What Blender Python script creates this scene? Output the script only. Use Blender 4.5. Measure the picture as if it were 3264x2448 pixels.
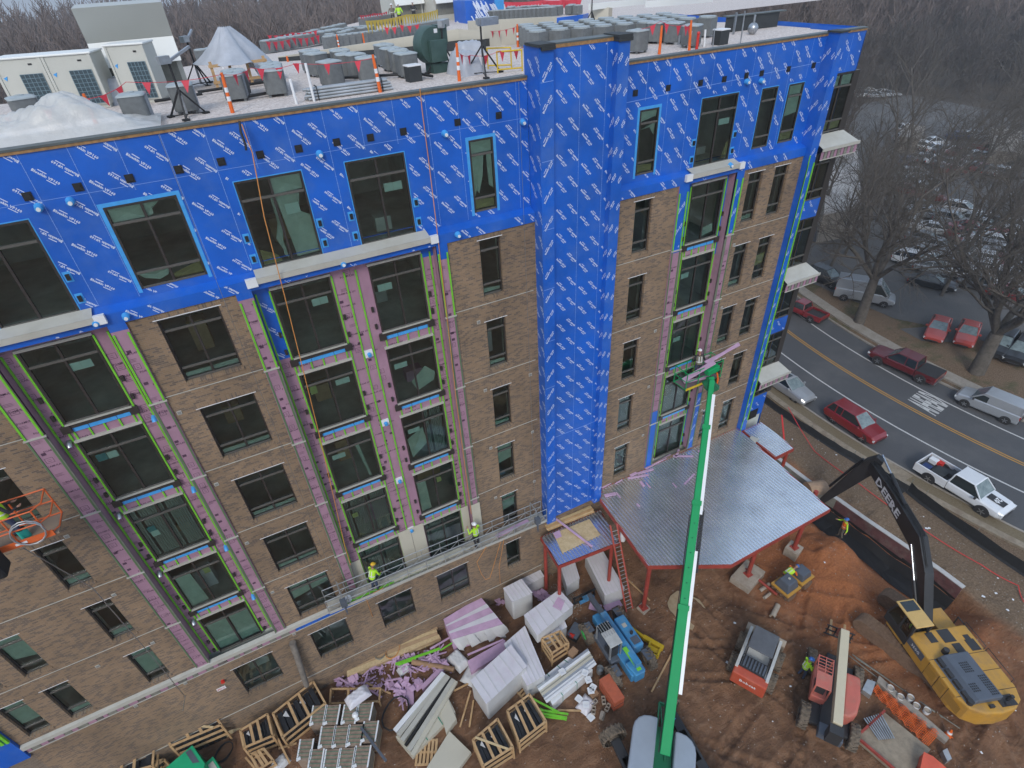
import bpy, bmesh, math, random
import numpy as np
from mathutils import Vector, Matrix
random.seed(7); RNG=np.random.default_rng(7)
for o in list(bpy.data.objects): bpy.data.objects.remove(o)
SC=bpy.context.scene; COL=SC.collection
PI=math.pi
# ---------------------------------------------------------------- camera
CAMP=np.array([-8.10431,-19.26467,32.26147])
CR=np.array([[0.88628177,-0.46054109,-0.04905643],[-0.31126758,-0.51386191,-0.7994113],[0.34295352,0.72377334,-0.59877795]])
FX=1818.14
cam=bpy.data.cameras.new('camera'); camo=bpy.data.objects.new('camera',cam); COL.objects.link(camo)
cam.sensor_width=36; cam.lens=36*FX/3264; cam.clip_start=0.1; cam.clip_end=6000
M4=Matrix.Identity(4)
for i in range(3):
    M4[i][0]=CR[0][i]; M4[i][1]=-CR[1][i]; M4[i][2]=-CR[2][i]; M4[i][3]=CAMP[i]
camo.matrix_world=M4; SC.camera=camo
# ---------------------------------------------------------------- world, sun, exposure
W=bpy.data.worlds.new("World"); SC.world=W; W.use_nodes=True
nt=W.node_tree; nt.nodes.clear()
SUN_EL=math.radians(38); SUN_ROT=math.radians(215)
def N(nt,t,**k):
    n=nt.nodes.new(t)
    for a,b in k.items():
        if a=='ins':
            for i,v in b.items(): n.inputs[i].default_value=v
        else: setattr(n,a,b)
    return n
wo=N(nt,'ShaderNodeOutputWorld'); bg=N(nt,'ShaderNodeBackground',ins={1:0.12})
sky=N(nt,'ShaderNodeTexSky',sky_type='NISHITA',sun_disc=False,sun_elevation=SUN_EL,sun_rotation=SUN_ROT,air_density=1.0,dust_density=2.5,ozone_density=1.5)
tc=N(nt,'ShaderNodeTexCoord'); sp=N(nt,'ShaderNodeSeparateXYZ'); mx=N(nt,'ShaderNodeMath',operation='MAXIMUM',ins={1:0.04}); cb=N(nt,'ShaderNodeCombineXYZ')
nt.links.new(tc.outputs['Generated'],sp.inputs[0]); nt.links.new(sp.outputs[0],cb.inputs[0]); nt.links.new(sp.outputs[1],cb.inputs[1])
nt.links.new(sp.outputs[2],mx.inputs[0]); nt.links.new(mx.outputs[0],cb.inputs[2]); nt.links.new(cb.outputs[0],sky.inputs[0])
mp=N(nt,'ShaderNodeMapping',ins={3:(2.2,2.2,14)}); nz=N(nt,'ShaderNodeTexNoise',ins={2:1.6,3:6,4:.55})
rp=N(nt,'ShaderNodeValToRGB'); rp.color_ramp.elements[0].position=.36; rp.color_ramp.elements[1].position=.66
nt.links.new(tc.outputs['Generated'],mp.inputs[0]); nt.links.new(mp.outputs[0],nz.inputs[0]); nt.links.new(nz.outputs[0],rp.inputs[0])
mixc=N(nt,'ShaderNodeMixRGB'); mixc.inputs[2].default_value=(4.3,5.5,7.3,1)
mlt=N(nt,'ShaderNodeMath',operation='MULTIPLY_ADD',ins={1:.5,2:.42}); nt.links.new(rp.outputs[0],mlt.inputs[0])
nt.links.new(mlt.outputs[0],mixc.inputs[0]); nt.links.new(sky.outputs[0],mixc.inputs[1]); nt.links.new(mixc.outputs[0],bg.inputs[0]); nt.links.new(bg.outputs[0],wo.inputs[0])
sl=bpy.data.lights.new('sun','SUN'); sl.energy=1.2; sl.angle=math.radians(18); sl.color=(1,.97,.92)
so=bpy.data.objects.new('sun',sl); COL.objects.link(so)
so.rotation_euler=(PI/2-SUN_EL,0,PI-SUN_ROT if False else 0)
sd=Vector((math.sin(SUN_ROT)*math.cos(SUN_EL),math.cos(SUN_ROT)*math.cos(SUN_EL),math.sin(SUN_EL)))
so.rotation_euler=(-sd).to_track_quat('-Z','Y').to_euler(); so.location=(-20,-60,80)
SC.view_settings.view_transform='Standard'; SC.view_settings.look='None'; SC.view_settings.gamma=1; SC.view_settings.exposure=0.40
SC.render.engine='CYCLES'; SC.cycles.max_bounces=6; SC.cycles.transparent_max_bounces=12; SC.cycles.glossy_bounces=3; SC.cycles.diffuse_bounces=3
# ---------------------------------------------------------------- photo pixel (2212 wide view) -> place helpers
DS=3264/2212
def ray(x,y):
    q=np.array([(x*DS-1632)/FX,(y*DS-1224)/FX,1.]); return CR.T@q
def on(ax,v,x,y):
    r=ray(x,y); return CAMP+(v-CAMP[ax])/r[ax]*r
def gp(x,y,z=0.0): return Vector(on(2,z,x,y))
def fp(x,y,yy=0.0): return Vector(on(1,yy,x,y))
def crop(ox,oy,s):
    return lambda x,y:((ox+x/s)/DS,(oy+y/s)/DS)
# ---------------------------------------------------------------- object helpers
def tag(o,label=None,cat=None,group=None,kind=None):
    if label: o['label']=label
    if cat: o['category']=cat
    if group: o['group']=group
    if kind: o['kind']=kind
    return o
def thing(name,label,cat,loc=(0,0,0),rz=0,group=None):
    o=bpy.data.objects.new(name,None); o.empty_display_size=.3; COL.objects.link(o)
    o.location=loc; o.rotation_euler=(0,0,rz); return tag(o,label,cat,group)
def dup(o,parent=None,loc=None,rz=None,label=None,group=None,scale=None):
    c=o.copy(); COL.objects.link(c)
    if parent is not None: c.parent=parent; c.matrix_parent_inverse=o.matrix_parent_inverse.copy()
    if loc is not None: c.location=loc
    if rz is not None: c.rotation_euler=(0,0,rz)
    if scale is not None: c.scale=scale
    if label: c['label']=label
    if group: c['group']=group
    for ch in o.children: dup(ch,c)
    return c
class MB:
    """collects shapes, builds ONE mesh object"""
    def __init__(s): s.v=[];s.f=[];s.m=[];s.sm=[];s.M=None
    def add(s,vs,fs,mi=0,smooth=False):
        b=len(s.v)
        if s.M is not None: vs=[tuple(s.M@Vector(v)) for v in vs]
        s.v.extend([tuple(v) for v in vs]); s.f.extend([tuple(b+i for i in f) for f in fs]); s.m.extend([mi]*len(fs)); s.sm.extend([smooth]*len(fs))
        return s
    def quad(s,a,b,c,d,mi=0): return s.add([a,b,c,d],[(0,1,2,3)],mi)
    def box(s,x0,x1,y0,y1,z0,z1,mi=0):
        vs=[(x,y,z) for x in (x0,x1) for y in (y0,y1) for z in (z0,z1)]
        return s.add(vs,[(0,1,3,2),(4,6,7,5),(0,4,5,1),(2,3,7,6),(0,2,6,4),(1,5,7,3)],mi)
    def cbox(s,c,sz,rot=None,mi=0,taper=None):
        h=[q/2 for q in sz]; vs=[]
        for x in (-1,1):
            for y in (-1,1):
                for z in (-1,1):
                    t=(taper if (taper and z>0) else 1)
                    vs.append(Vector((x*h[0]*t,y*h[1]*t,z*h[2])))
        if rot is not None: vs=[rot@v for v in vs]
        vs=[v+Vector(c) for v in vs]
        return s.add(vs,[(0,1,3,2),(4,6,7,5),(0,4,5,1),(2,3,7,6),(0,2,6,4),(1,5,7,3)],mi)
    def bar(s,a,b,w,h=None,mi=0,up=(0,0,1)):
        a=Vector(a);b=Vector(b);d=b-a;L=d.length
        if L<1e-6: return s
        h=w if h is None else h; d/=L; u=Vector(up)
        if abs(d.dot(u))>.98: u=Vector((1,0,0))
        x=d.cross(u).normalized(); z=x.cross(d)
        vs=[]
        for p in (a,b):
            for i,j in ((-1,-1),(1,-1),(1,1),(-1,1)): vs.append(p+x*(i*w/2)+z*(j*h/2))
        return s.add(vs,[(0,3,2,1),(4,5,6,7),(0,1,5,4),(1,2,6,5),(2,3,7,6),(3,0,4,7)],mi)
    def tube(s,pts,r,n=8,mi=0,cap=True,smooth=True):
        pts=[Vector(p) for p in pts]; m=len(pts)
        rs=r if isinstance(r,(list,tuple)) else [r]*m
        vs=[];fs=[]
        px=None
        for i,p in enumerate(pts):
            d=(pts[min(i+1,m-1)]-pts[max(i-1,0)])
            if d.length<1e-9: d=Vector((0,0,1))
            d.normalize()
            if px is None:
                u=Vector((0,0,1)) if abs(d.z)<.9 else Vector((1,0,0)); px=d.cross(u).normalized()
            else:
                px=(px-d*px.dot(d)); px=px.normalized() if px.length>1e-6 else d.orthogonal().normalized()
            py=d.cross(px)
            for k in range(n):
                a=2*PI*k/n; vs.append(p+px*(rs[i]*math.cos(a))+py*(rs[i]*math.sin(a)))
        for i in range(m-1):
            for k in range(n): fs.append((i*n+k,i*n+(k+1)%n,(i+1)*n+(k+1)%n,(i+1)*n+k))
        s.add(vs,fs,mi,smooth)
        if cap: s.add([vs[k] for k in range(n)],[tuple(range(n-1,-1,-1))],mi); s.add([vs[(m-1)*n+k] for k in range(n)],[tuple(range(n))],mi)
        return s
    def cyl(s,c,r,h,n=16,mi=0,r2=None,ax=2,smooth=True):
        a=Vector(c); d=Vector([h if i==ax else 0 for i in range(3)])
        return s.tube([a,a+d],[r,r if r2 is None else r2],n,mi,True,smooth)
    def prism(s,poly,z0,z1,mi=0,ax=2,flip=False):
        n=len(poly)
        def P(p,z):
            return (p[0],p[1],z) if ax==2 else ((p[0],z,p[1]) if ax==1 else (z,p[0],p[1]))
        vs=[P(p,z0) for p in poly]+[P(p,z1) for p in poly]
        fs=[tuple(range(n-1,-1,-1)),tuple(range(n,2*n))]+[(i,(i+1)%n,n+(i+1)%n,n+i) for i in range(n)]
        return s.add(vs,fs,mi)
    def loft(s,rings,mi=0,smooth=True,cap=True,closed=True):
        n=len(rings[0]); vs=[p for r in rings for p in r]; fs=[]
        for i in range(len(rings)-1):
            for k in range(n if closed else n-1): fs.append((i*n+k,i*n+(k+1)%n,(i+1)*n+(k+1)%n,(i+1)*n+k))
        s.add(vs,fs,mi,smooth)
        if cap: s.add(rings[0],[tuple(range(n-1,-1,-1))],mi); s.add(rings[-1],[tuple(range(n))],mi)
        return s
    def sphere(s,c,r,mi=0,nu=10,nv=7,sc=(1,1,1)):
        rings=[]
        for i in range(1,nv):
            t=PI*i/nv; rings.append([(c[0]+r*sc[0]*math.sin(t)*math.cos(2*PI*k/nu),c[1]+r*sc[1]*math.sin(t)*math.sin(2*PI*k/nu),c[2]-r*sc[2]*math.cos(t)) for k in range(nu)])
        return s.loft(rings,mi)
    def build(s,name,mats,parent=None,bevel=0,recalc=False,smooth=None,label=None,cat=None,group=None,kind=None,sub=0):
        me=bpy.data.meshes.new(name); me.from_pydata(s.v,[],s.f)
        if not isinstance(mats,(list,tuple)): mats=[mats]
        for m in mats: me.materials.append(m)
        me.polygons.foreach_set('material_index',s.m); me.polygons.foreach_set('use_smooth',s.sm if smooth is None else [smooth]*len(s.m))
        me.update()
        if recalc:
            bm=bmesh.new(); bm.from_mesh(me); bmesh.ops.remove_doubles(bm,verts=bm.verts,dist=1e-5); bmesh.ops.recalc_face_normals(bm,faces=bm.faces); bm.to_mesh(me); bm.free()
        o=bpy.data.objects.new(name,me); COL.objects.link(o)
        if parent is not None: o.parent=parent
        if bevel:
            b=o.modifiers.new('bevel','BEVEL'); b.width=bevel; b.segments=2; b.limit_method='ANGLE'; b.angle_limit=math.radians(40)
        if sub:
            b=o.modifiers.new('sub','SUBSURF'); b.levels=sub; b.render_levels=sub
        return tag(o,label,cat,group,kind)
def np_mesh(name,V,F,mats,parent=None,mi=None):
    me=bpy.data.meshes.new(name); V=np.asarray(V,float); F=np.asarray(F,int)
    me.vertices.add(len(V)); me.vertices.foreach_set('co',V.ravel()); k=F.shape[1]
    me.loops.add(F.size); me.loops.foreach_set('vertex_index',F.ravel()); me.polygons.add(len(F))
    me.polygons.foreach_set('loop_start',np.arange(len(F))*k); me.polygons.foreach_set('loop_total',np.full(len(F),k))
    if not isinstance(mats,(list,tuple)): mats=[mats]
    for m in mats: me.materials.append(m)
    if mi is not None: me.polygons.foreach_set('material_index',np.asarray(mi,int))
    me.update(calc_edges=True); me.validate()
    o=bpy.data.objects.new(name,me); COL.objects.link(o)
    if parent is not None: o.parent=parent
    return o
# ---------------------------------------------------------------- materials
MATS={}
def mat(name,col,rough=.6,metal=0,nscale=0,namp=.15,bump=0,bscale=40,spec=.5,emit=None,coat=0,ncol=None,dirt=None,dscale=1.2,damp=.5):
    """principled + procedural colour variation; ncol = second colour mixed by noise, dirt = third colour in blotches"""
    m=bpy.data.materials.new(name); m.use_nodes=True; t=m.node_tree; b=t.nodes['Principled BSDF']
    b.inputs['Base Color'].default_value=(*col,1); b.inputs['Roughness'].default_value=rough; b.inputs['Metallic'].default_value=metal
    b.inputs['Specular IOR Level'].default_value=spec
    if coat: b.inputs['Coat Weight'].default_value=coat; b.inputs['Coat Roughness'].default_value=.08
    if nscale or dirt or bump:
        c=N(t,'ShaderNodeTexCoord')
    last=None
    if nscale:
        n=N(t,'ShaderNodeTexNoise',ins={2:nscale,3:5,4:.6}); t.links.new(c.outputs['Object'],n.inputs[0])
        r=N(t,'ShaderNodeValToRGB'); r.color_ramp.elements[0].position=.3; r.color_ramp.elements[1].position=.7
        c2=ncol if ncol else tuple(min(1,x*(1+namp)) for x in col); c1=col if ncol else tuple(x*(1-namp) for x in col)
        r.color_ramp.elements[0].color=(*c1,1); r.color_ramp.elements[1].color=(*c2,1)
        t.links.new(n.outputs[0],r.inputs[0]); last=r.outputs[0]
    if dirt:
        n=N(t,'ShaderNodeTexNoise',ins={2:dscale,3:7,4:.65}); t.links.new(c.outputs['Object'],n.inputs[0])
        r=N(t,'ShaderNodeValToRGB'); r.color_ramp.elements[0].position=.48; r.color_ramp.elements[1].position=.7; r.color_ramp.elements[1].color=(damp,damp,damp,1)
        t.links.new(n.outputs[0],r.inputs[0]); x=N(t,'ShaderNodeMixRGB'); x.inputs[2].default_value=(*dirt,1)
        if last: t.links.new(last,x.inputs[1])
        else: x.inputs[1].default_value=(*col,1)
        t.links.new(r.outputs[0],x.inputs[0]); last=x.outputs[0]
    if last: t.links.new(last,b.inputs['Base Color'])
    if bump:
        n=N(t,'ShaderNodeTexNoise',ins={2:bscale,3:6,4:.6}); t.links.new(c.outputs['Object'],n.inputs[0])
        bp=N(t,'ShaderNodeBump',ins={0:bump,1:.05}); t.links.new(n.outputs[0],bp.inputs['Height']); t.links.new(bp.outputs[0],b.inputs['Normal'])
    if emit: b.inputs['Emission Color'].default_value=(*emit,1); b.inputs['Emission Strength'].default_value=1
    MATS[name]=m; return m
def brick_mat(name,rot=0,bw=.203,bh=.0677,c1=(.285,.188,.112),c2=(.135,.098,.074),mortar=(.27,.215,.155)):
    m=bpy.data.materials.new(name); m.use_nodes=True; t=m.node_tree; b=t.nodes['Principled BSDF']; b.inputs['Roughness'].default_value=.85
    c=N(t,'ShaderNodeTexCoord'); s=N(t,'ShaderNodeSeparateXYZ'); k=N(t,'ShaderNodeCombineXYZ')
    t.links.new(c.outputs['Object'],s.inputs[0])
    if rot: t.links.new(s.outputs[2],k.inputs[0]); t.links.new(s.outputs[0],k.inputs[1])
    else:
        ad=N(t,'ShaderNodeMath',operation='ADD'); t.links.new(s.outputs[0],ad.inputs[0]); t.links.new(s.outputs[1],ad.inputs[1]); t.links.new(ad.outputs[0],k.inputs[0]); t.links.new(s.outputs[2],k.inputs[1])
    br=N(t,'ShaderNodeTexBrick'); br.offset=.5; br.inputs['Scale'].default_value=1; br.inputs['Brick Width'].default_value=bw; br.inputs['Row Height'].default_value=bh
    br.inputs['Mortar Size'].default_value=.006; br.inputs['Mortar Smooth'].default_value=.3; br.inputs['Bias'].default_value=0
    br.inputs['Color1'].default_value=(0,0,0,1); br.inputs['Color2'].default_value=(1,1,1,1)
    t.links.new(k.outputs[0],br.inputs['Vector'])
    r=N(t,'ShaderNodeValToRGB'); r.color_ramp.interpolation='LINEAR'
    e=r.color_ramp.elements; e[0].position=0; e[0].color=(*c1,1); e[1].position=.5; e[1].color=(*[x*.86 for x in c1],1)
    q=e.new(.68); q.color=(*[(a+b2)/2 for a,b2 in zip(c1,c2)],1); q=e.new(.78); q.color=(*c2,1); q=e.new(1); q.color=(*[x*1.15 for x in c2],1)
    t.links.new(br.outputs['Color'],r.inputs[0])
    mo=N(t,'ShaderNodeMixRGB'); mo.inputs[2].default_value=(*mortar,1); t.links.new(br.outputs['Fac'],mo.inputs[0]); t.links.new(r.outputs[0],mo.inputs[1])
    n=N(t,'ShaderNodeTexNoise',ins={2:.32,3:8,4:.65}); t.links.new(c.outputs['Object'],n.inputs[0])
    mr=N(t,'ShaderNodeMapRange',ins={1:.3,2:.7,3:.66,4:1.14}); t.links.new(n.outputs[0],mr.inputs[0])
    mu=N(t,'ShaderNodeVectorMath',operation='SCALE'); t.links.new(mo.outputs[0],mu.inputs[0]); t.links.new(mr.outputs[0],mu.inputs['Scale'])
    t.links.new(mu.outputs[0],b.inputs['Base Color'])
    bp=N(t,'ShaderNodeBump',ins={0:.4,1:.01}); bp.invert=True; t.links.new(br.outputs['Fac'],bp.inputs['Height']); t.links.new(bp.outputs[0],b.inputs['Normal'])
    return m
def glass_mat(name,tint=(.74,.86,.80),rough=.02,ior=1.5,streak=0):
    m=bpy.data.materials.new(name); m.use_nodes=True; t=m.node_tree; t.nodes.clear()
    o=N(t,'ShaderNodeOutputMaterial'); g=N(t,'ShaderNodeBsdfGlossy',ins={1:rough}); g.inputs[0].default_value=(.8,.9,.85,1)
    tr=N(t,'ShaderNodeBsdfTransparent'); tr.inputs[0].default_value=(*tint,1); f=N(t,'ShaderNodeFresnel',ins={0:ior}); x=N(t,'ShaderNodeMixShader')
    a=N(t,'ShaderNodeMath',operation='MULTIPLY_ADD',ins={1:1.15,2:.05}); t.links.new(f.outputs[0],a.inputs[0])
    t.links.new(a.outputs[0],x.inputs[0]); t.links.new(tr.outputs[0],x.inputs[1]); t.links.new(g.outputs[0],x.inputs[2]); t.links.new(x.outputs[0],o.inputs[0])
    return m
M_BLUE=mat('blue_membrane',(.007,.105,.50),.42,nscale=.5,namp=.18,bump=.22,bscale=2.2,dirt=(.11,.20,.42),dscale=.7,damp=.32)
M_BLUEL=mat('light_blue_tape',(.06,.33,.72),.4,nscale=6,namp=.1)
M_BLUEL2=mat('sky_blue_flashing',(.05,.30,.68),.4,nscale=5,namp=.1)
M_PRINT=mat('white_print',(.62,.68,.82),.5)
M_SEAM=mat('seam_line',(.20,.34,.72),.5)
M_PINK=mat('pink_foam',(.30,.165,.23),.7,nscale=.9,ncol=(.38,.22,.29),dirt=(.20,.13,.15),dscale=1.3,damp=.4)
M_PINKD=mat('pink_foam_pale',(.50,.33,.47),.75,nscale=1.5,namp=.15)
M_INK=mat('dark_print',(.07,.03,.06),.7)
M_LIME=mat('lime_steel',(.16,.50,.03),.45,nscale=3,namp=.15)
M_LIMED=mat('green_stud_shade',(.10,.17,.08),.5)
M_TRIM=mat('grey_corner_trim',(.20,.20,.17),.5,nscale=4,namp=.2)
M_CREAM=mat('cream_metal',(.44,.43,.38),.45,nscale=1.5,namp=.06,dirt=(.33,.30,.24),dscale=2,damp=.3)
M_CREAMP=mat('cream_panel',(.50,.47,.38),.55,nscale=.8,namp=.05)
M_WHITE=mat('white_paint',(.72,.73,.74),.4,nscale=2,namp=.05)
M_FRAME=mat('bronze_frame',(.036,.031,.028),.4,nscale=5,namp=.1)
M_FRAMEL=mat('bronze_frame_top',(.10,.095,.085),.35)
M_BLACK=mat('black_rubber',(.012,.012,.013),.6)
M_BLACKM=mat('black_membrane',(.03,.034,.036),.7,nscale=2,namp=.2)
M_CAP=mat('grey_coping',(.085,.10,.10),.5,nscale=2,namp=.2)
M_WOODE=mat('plywood_edge',(.30,.17,.07),.7,nscale=7,namp=.3)
M_BRICK=brick_mat('brown_brick'); M_SOLD=brick_mat('soldier_brick',1)
M_GLASS=glass_mat('window_glass')
M_SLAB=mat('concrete_slab',(.55,.60,.55),.8,nscale=.8,namp=.3)
M_GYP=mat('interior_wall',(.52,.56,.52),.9,nscale=.6,namp=.35)
M_PAPER=mat('paper_notice',(.60,.75,.70),.7)
M_PAPERY=mat('yellow_notice',(.45,.50,.20),.7)
M_TEAL=mat('teal_notice',(.05,.30,.34),.7)
M_FILM=mat('plastic_film',(.42,.54,.47),.35,nscale=3,ncol=(.56,.68,.60),bump=.4,bscale=5)
M_KRAFT=mat('kraft_sheet',(.36,.33,.15),.8,nscale=3,namp=.2)
M_BLIND=mat('blind_slat',(.34,.40,.36),.6)
M_GALV=mat('galvanised',(.42,.44,.46),.35,metal=.85,nscale=3,namp=.2)
M_STEEL=mat('zinc_sheet',(.45,.47,.48),.4,metal=.6,nscale=2,namp=.15)
M_PINE0=mat('stored_timber',(.45,.32,.18),.8,nscale=3,namp=.2)
M_FOOTG=mat('vent_grey',(.22,.22,.21),.6)
M_RED=mat('red_primer',(.30,.045,.03),.6,nscale=3,namp=.2)
M_REDP=mat('signal_red',(.55,.03,.02),.4)
# ---------------------------------------------------------------- printed text as geometry
def text_tris(body,size=1.0,bold=0):
    cu=bpy.data.curves.new('t','FONT'); cu.body=body; cu.size=size; cu.resolution_u=1; cu.offset=bold
    o=bpy.data.objects.new('t',cu); COL.objects.link(o); dg=bpy.context.evaluated_depsgraph_get(); me=o.evaluated_get(dg).to_mesh()
    me.calc_loop_triangles(); V=np.array([v.co[:2] for v in me.vertices]); F=np.array([t.vertices[:] for t in me.loop_triangles])
    o.evaluated_get(dg).to_mesh_clear(); bpy.data.objects.remove(o); bpy.data.curves.remove(cu)
    lo=V.min(0); hi=V.max(0); V=(V-lo)/(hi[1]-lo[1])    # height 1
    return V,F
def place_print(V,F,insts,O,U,Vv,rect,holes,off=.004):
    """insts: (u,v,angle,size). returns world verts/faces clipped to rect minus holes"""
    VV=[];FF=[];n=0; O=np.array(O,float);U=np.array(U,float);Vv=np.array(Vv,float);Nn=np.cross(U,Vv); 
    for (u,v,a,s) in insts:
        c,si=math.cos(a)*s,math.sin(a)*s
        q=np.stack([u+V[:,0]*c-V[:,1]*si,v+V[:,0]*si+V[:,1]*c],1)
        cen=q[F].mean(1); ok=(cen[:,0]>rect[0])&(cen[:,0]<rect[1])&(cen[:,1]>rect[2])&(cen[:,1]<rect[3])
        for h in holes: ok&=~((cen[:,0]>h[0])&(cen[:,0]<h[1])&(cen[:,1]>h[2])&(cen[:,1]<h[3]))
        f=F[ok]
        if not len(f): continue
        used,inv=np.unique(f,return_inverse=True); q=q[used]
        VV.append(O+q[:,:1]*U+q[:,1:]*Vv+Nn*off); FF.append(inv.reshape(f.shape)+n); n+=len(used)
    return VV,FF
def text_obj(name,body,origin,U,Vv,h,m,parent,bold=0,center=False,sx=1):
    V,F=text_tris(body,1,bold); V=V.copy(); V[:,0]*=sx
    if center: V=V-(V.max(0)+V.min(0))/2
    O=np.array(origin,float); P=O+V[:,:1]*h*np.array(U,float)+V[:,1:]*h*np.array(Vv,float)
    return np_mesh(name,P,F,m,parent)
# ================================================================ THE APARTMENT BUILDING
BLD=thing('apartment_building','long seven storey apartment building under construction, blue membrane above brown brick with pink foam bays','building',(0,0,0))
ZR=[23.6-3.6*k for k in range(5)]            # window heads of the five brick storeys
def facade(mb,x0,x1,z0,z1,y,holes,mi=0,rev=None,revmi=None):
    xs=sorted({x0,x1,*[min(max(h[i],x0),x1) for h in holes for i in (0,1)]}); zs=sorted({z0,z1,*[min(max(h[i],z0),z1) for h in holes for i in (2,3)]})
    for i in range(len(xs)-1):
        j=0
        while j<len(zs)-1:
            cx=(xs[i]+xs[i+1])/2
            def solid(j):
                cz=(zs[j]+zs[j+1])/2; return not any(h[0]<cx<h[1] and h[2]<cz<h[3] for h in holes)
            if not solid(j): j+=1; continue
            k=j
            while k+1<len(zs)-1 and solid(k+1): k+=1
            mb.quad((xs[i],y,zs[j]),(xs[i+1],y,zs[j]),(xs[i+1],y,zs[k+1]),(xs[i],y,zs[k+1]),mi); j=k+1
    if rev:
        r=mi if revmi is None else revmi
        for h in holes:
            a,b,c,d=h; a=max(a,x0);b=min(b,x1)
            mb.quad((a,y,c),(a,y,d),(a,y+rev,d),(a,y+rev,c),r); mb.quad((b,y,c),(b,y+rev,c),(b,y+rev,d),(b,y,d),r)
            mb.quad((a,y,d),(b,y,d),(b,y+rev,d),(a,y+rev,d),r); mb.quad((a,y,c),(a,y+rev,c),(b,y+rev,c),(b,y,c),r)
PAPERS=[0]
def window(x0,x1,z0,z1,y,rows,cols,parent=BLD,fw=.06,depth=.09,extras=(),name='window',double=False):
    """bronze window: rows = heights of horizontal bars (fractions), cols = x fractions of vertical bars"""
    mb=MB(); w=x1-x0; h=z1-z0
    mb.box(x0,x0+fw,y,y+depth,z0,z1); mb.box(x1-fw,x1,y,y+depth,z0,z1)
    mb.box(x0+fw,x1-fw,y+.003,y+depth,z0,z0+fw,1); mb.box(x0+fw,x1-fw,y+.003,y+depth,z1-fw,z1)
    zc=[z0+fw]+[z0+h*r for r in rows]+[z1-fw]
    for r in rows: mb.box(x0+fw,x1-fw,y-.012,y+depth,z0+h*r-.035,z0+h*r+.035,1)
    for i in range(len(zc)-1):
        for c in cols:
            a=zc[i]+(.035 if i else 0); b=zc[i+1]-(.035 if i<len(zc)-2 else 0)
            mb.box(x0+w*c-.035,x0+w*c+.035,y+.006,y+depth,a,b)
    f=mb.build(name,[M_FRAME,M_FRAMEL],parent)
    g=MB(); g.quad((x0+.02,y+.05,z0+.02),(x1-.02,y+.05,z0+.02),(x1-.02,y+.05,z1-.02),(x0+.02,y+.05,z1-.02)); g.build('glass_pane',M_GLASS,f)
    wr=random.Random(int(x0*31+z0*17))
    if wr.random()<.6 and h>2:
        q=MB(); bx=x0+w*wr.uniform(.1,.5); by=y+wr.uniform(.9,2.6); bz=z0-.03; q.box(bx,bx+wr.uniform(.4,w*.7),by,by+.5,bz,bz+wr.uniform(.3,1.4)); q.build('stored_material',[M_GYP,M_PINKD,M_PINE0,M_WHITE][wr.randint(0,3)],f)
    for e in extras:
        k=e[0]
        if k=='paper':
            q=MB(); px,pz,pw,ph=e[1:5]; q.box(x0+w*px,x0+w*(px+pw),y+.058,y+.061,z0+h*pz,z0+h*(pz+ph)); 
            if pw>.2: q.box(x0+w*(px+pw/2)-.006,x0+w*(px+pw/2)+.006,y+.056,y+.062,z0+h*pz,z0+h*(pz+ph),1)
            q.build('paper_notice',[e[5] if len(e)>5 else M_PAPER,M_SLAB],f)
        elif k=='blind':
            q=MB(); a,b=e[1],e[2]; nb=int((b-a)*w/.085); zb=z0+.1
            for i in range(nb):
                xx=x0+w*a+i*.085; 
                if (i*7)%11==3: continue
                q.quad((xx,y+.13,zb),(xx+.06,y+.16,zb),(xx+.06,y+.16,z1-.1),(xx,y+.13,z1-.1))
            q.build('vertical_blind',M_BLIND,f)
        elif k=='film':
            # crumpled sheet behind the pane, outline as fractions
            q=MB(); pts=[(x0+w*a,z0+h*b) for a,b in e[1]]; cx=sum(p[0] for p in pts)/len(pts); cz=sum(p[1] for p in pts)/len(pts)
            vs=[(cx,y+.14,cz)]+[(p[0],y+.075+.02*(i%2),p[1]) for i,p in enumerate(pts)]; n=len(pts)
            q.add(vs,[(0,i+1,(i+1)%n+1) for i in range(n)]); q.build(e[3] if len(e)>3 else 'plastic_film',e[2] if len(e)>2 else M_FILM,f)
    return f
R3=(.2,.8)
# ---- brick wall with openings
BX0,BX1=-23.1,17.5
brick_holes=[]; wins=[]
def brow(x0,x1,r,sill=2.44,rows=R3,cols=(),ex=()):
    z1=ZR[r]; z0=z1-sill+.0; brick_holes.append((x0,x1,z0,z1)); wins.append((x0,x1,z0,z1,rows,cols,ex))
plast=('film',[(.05,.04),(.95,.04),(.95,.16),(.05,.17)])
for r in range(5): brow(-11.27,-9.42,r,2.42,cols=(.5,),ex=[('film',[(.04,.04),(.96,.04),(.96,.11),(.04,.10)])] if r in(0,1,2,3) else [('film',[(.03,.5),(.97,.62),(.97,.97),(.03,.97)])])
for r in range(5): brow(0,.91,r,ex=[('film',[(.08,.04),(.92,.04),(.92,.1),(.08,.12)])] if r<3 else [('film',[(.08,.45),(.92,.5),(.92,.95),(.08,.95)])])
for r in range(5): brow(7.41,8.34,r,ex=[('blind',.05,.95)] if r>2 else [])
for r in range(5): brow(13.99,14.91,r,ex=[('blind',.05,.95)] if r>3 else [('film',[(.08,.04),(.92,.04),(.92,.12),(.08,.12)])])
for r in range(5): brow(15.68,16.6,r,ex=[('film',[(.1,.3),(.9,.35),(.9,.6),(.1,.55)],M_KRAFT,'kraft_sheet')] if r==1 else ([('blind',.05,.95)] if r>3 else []))
for r in (1,2,3,4): brow(-17.98,-17.1,r,2.4,ex=[('film',[(.08,.04),(.92,.04),(.92,.14),(.08,.14)])] if r<4 else [('film',[(.08,.2),(.92,.24),(.92,.95),(.08,.95)])])
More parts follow.
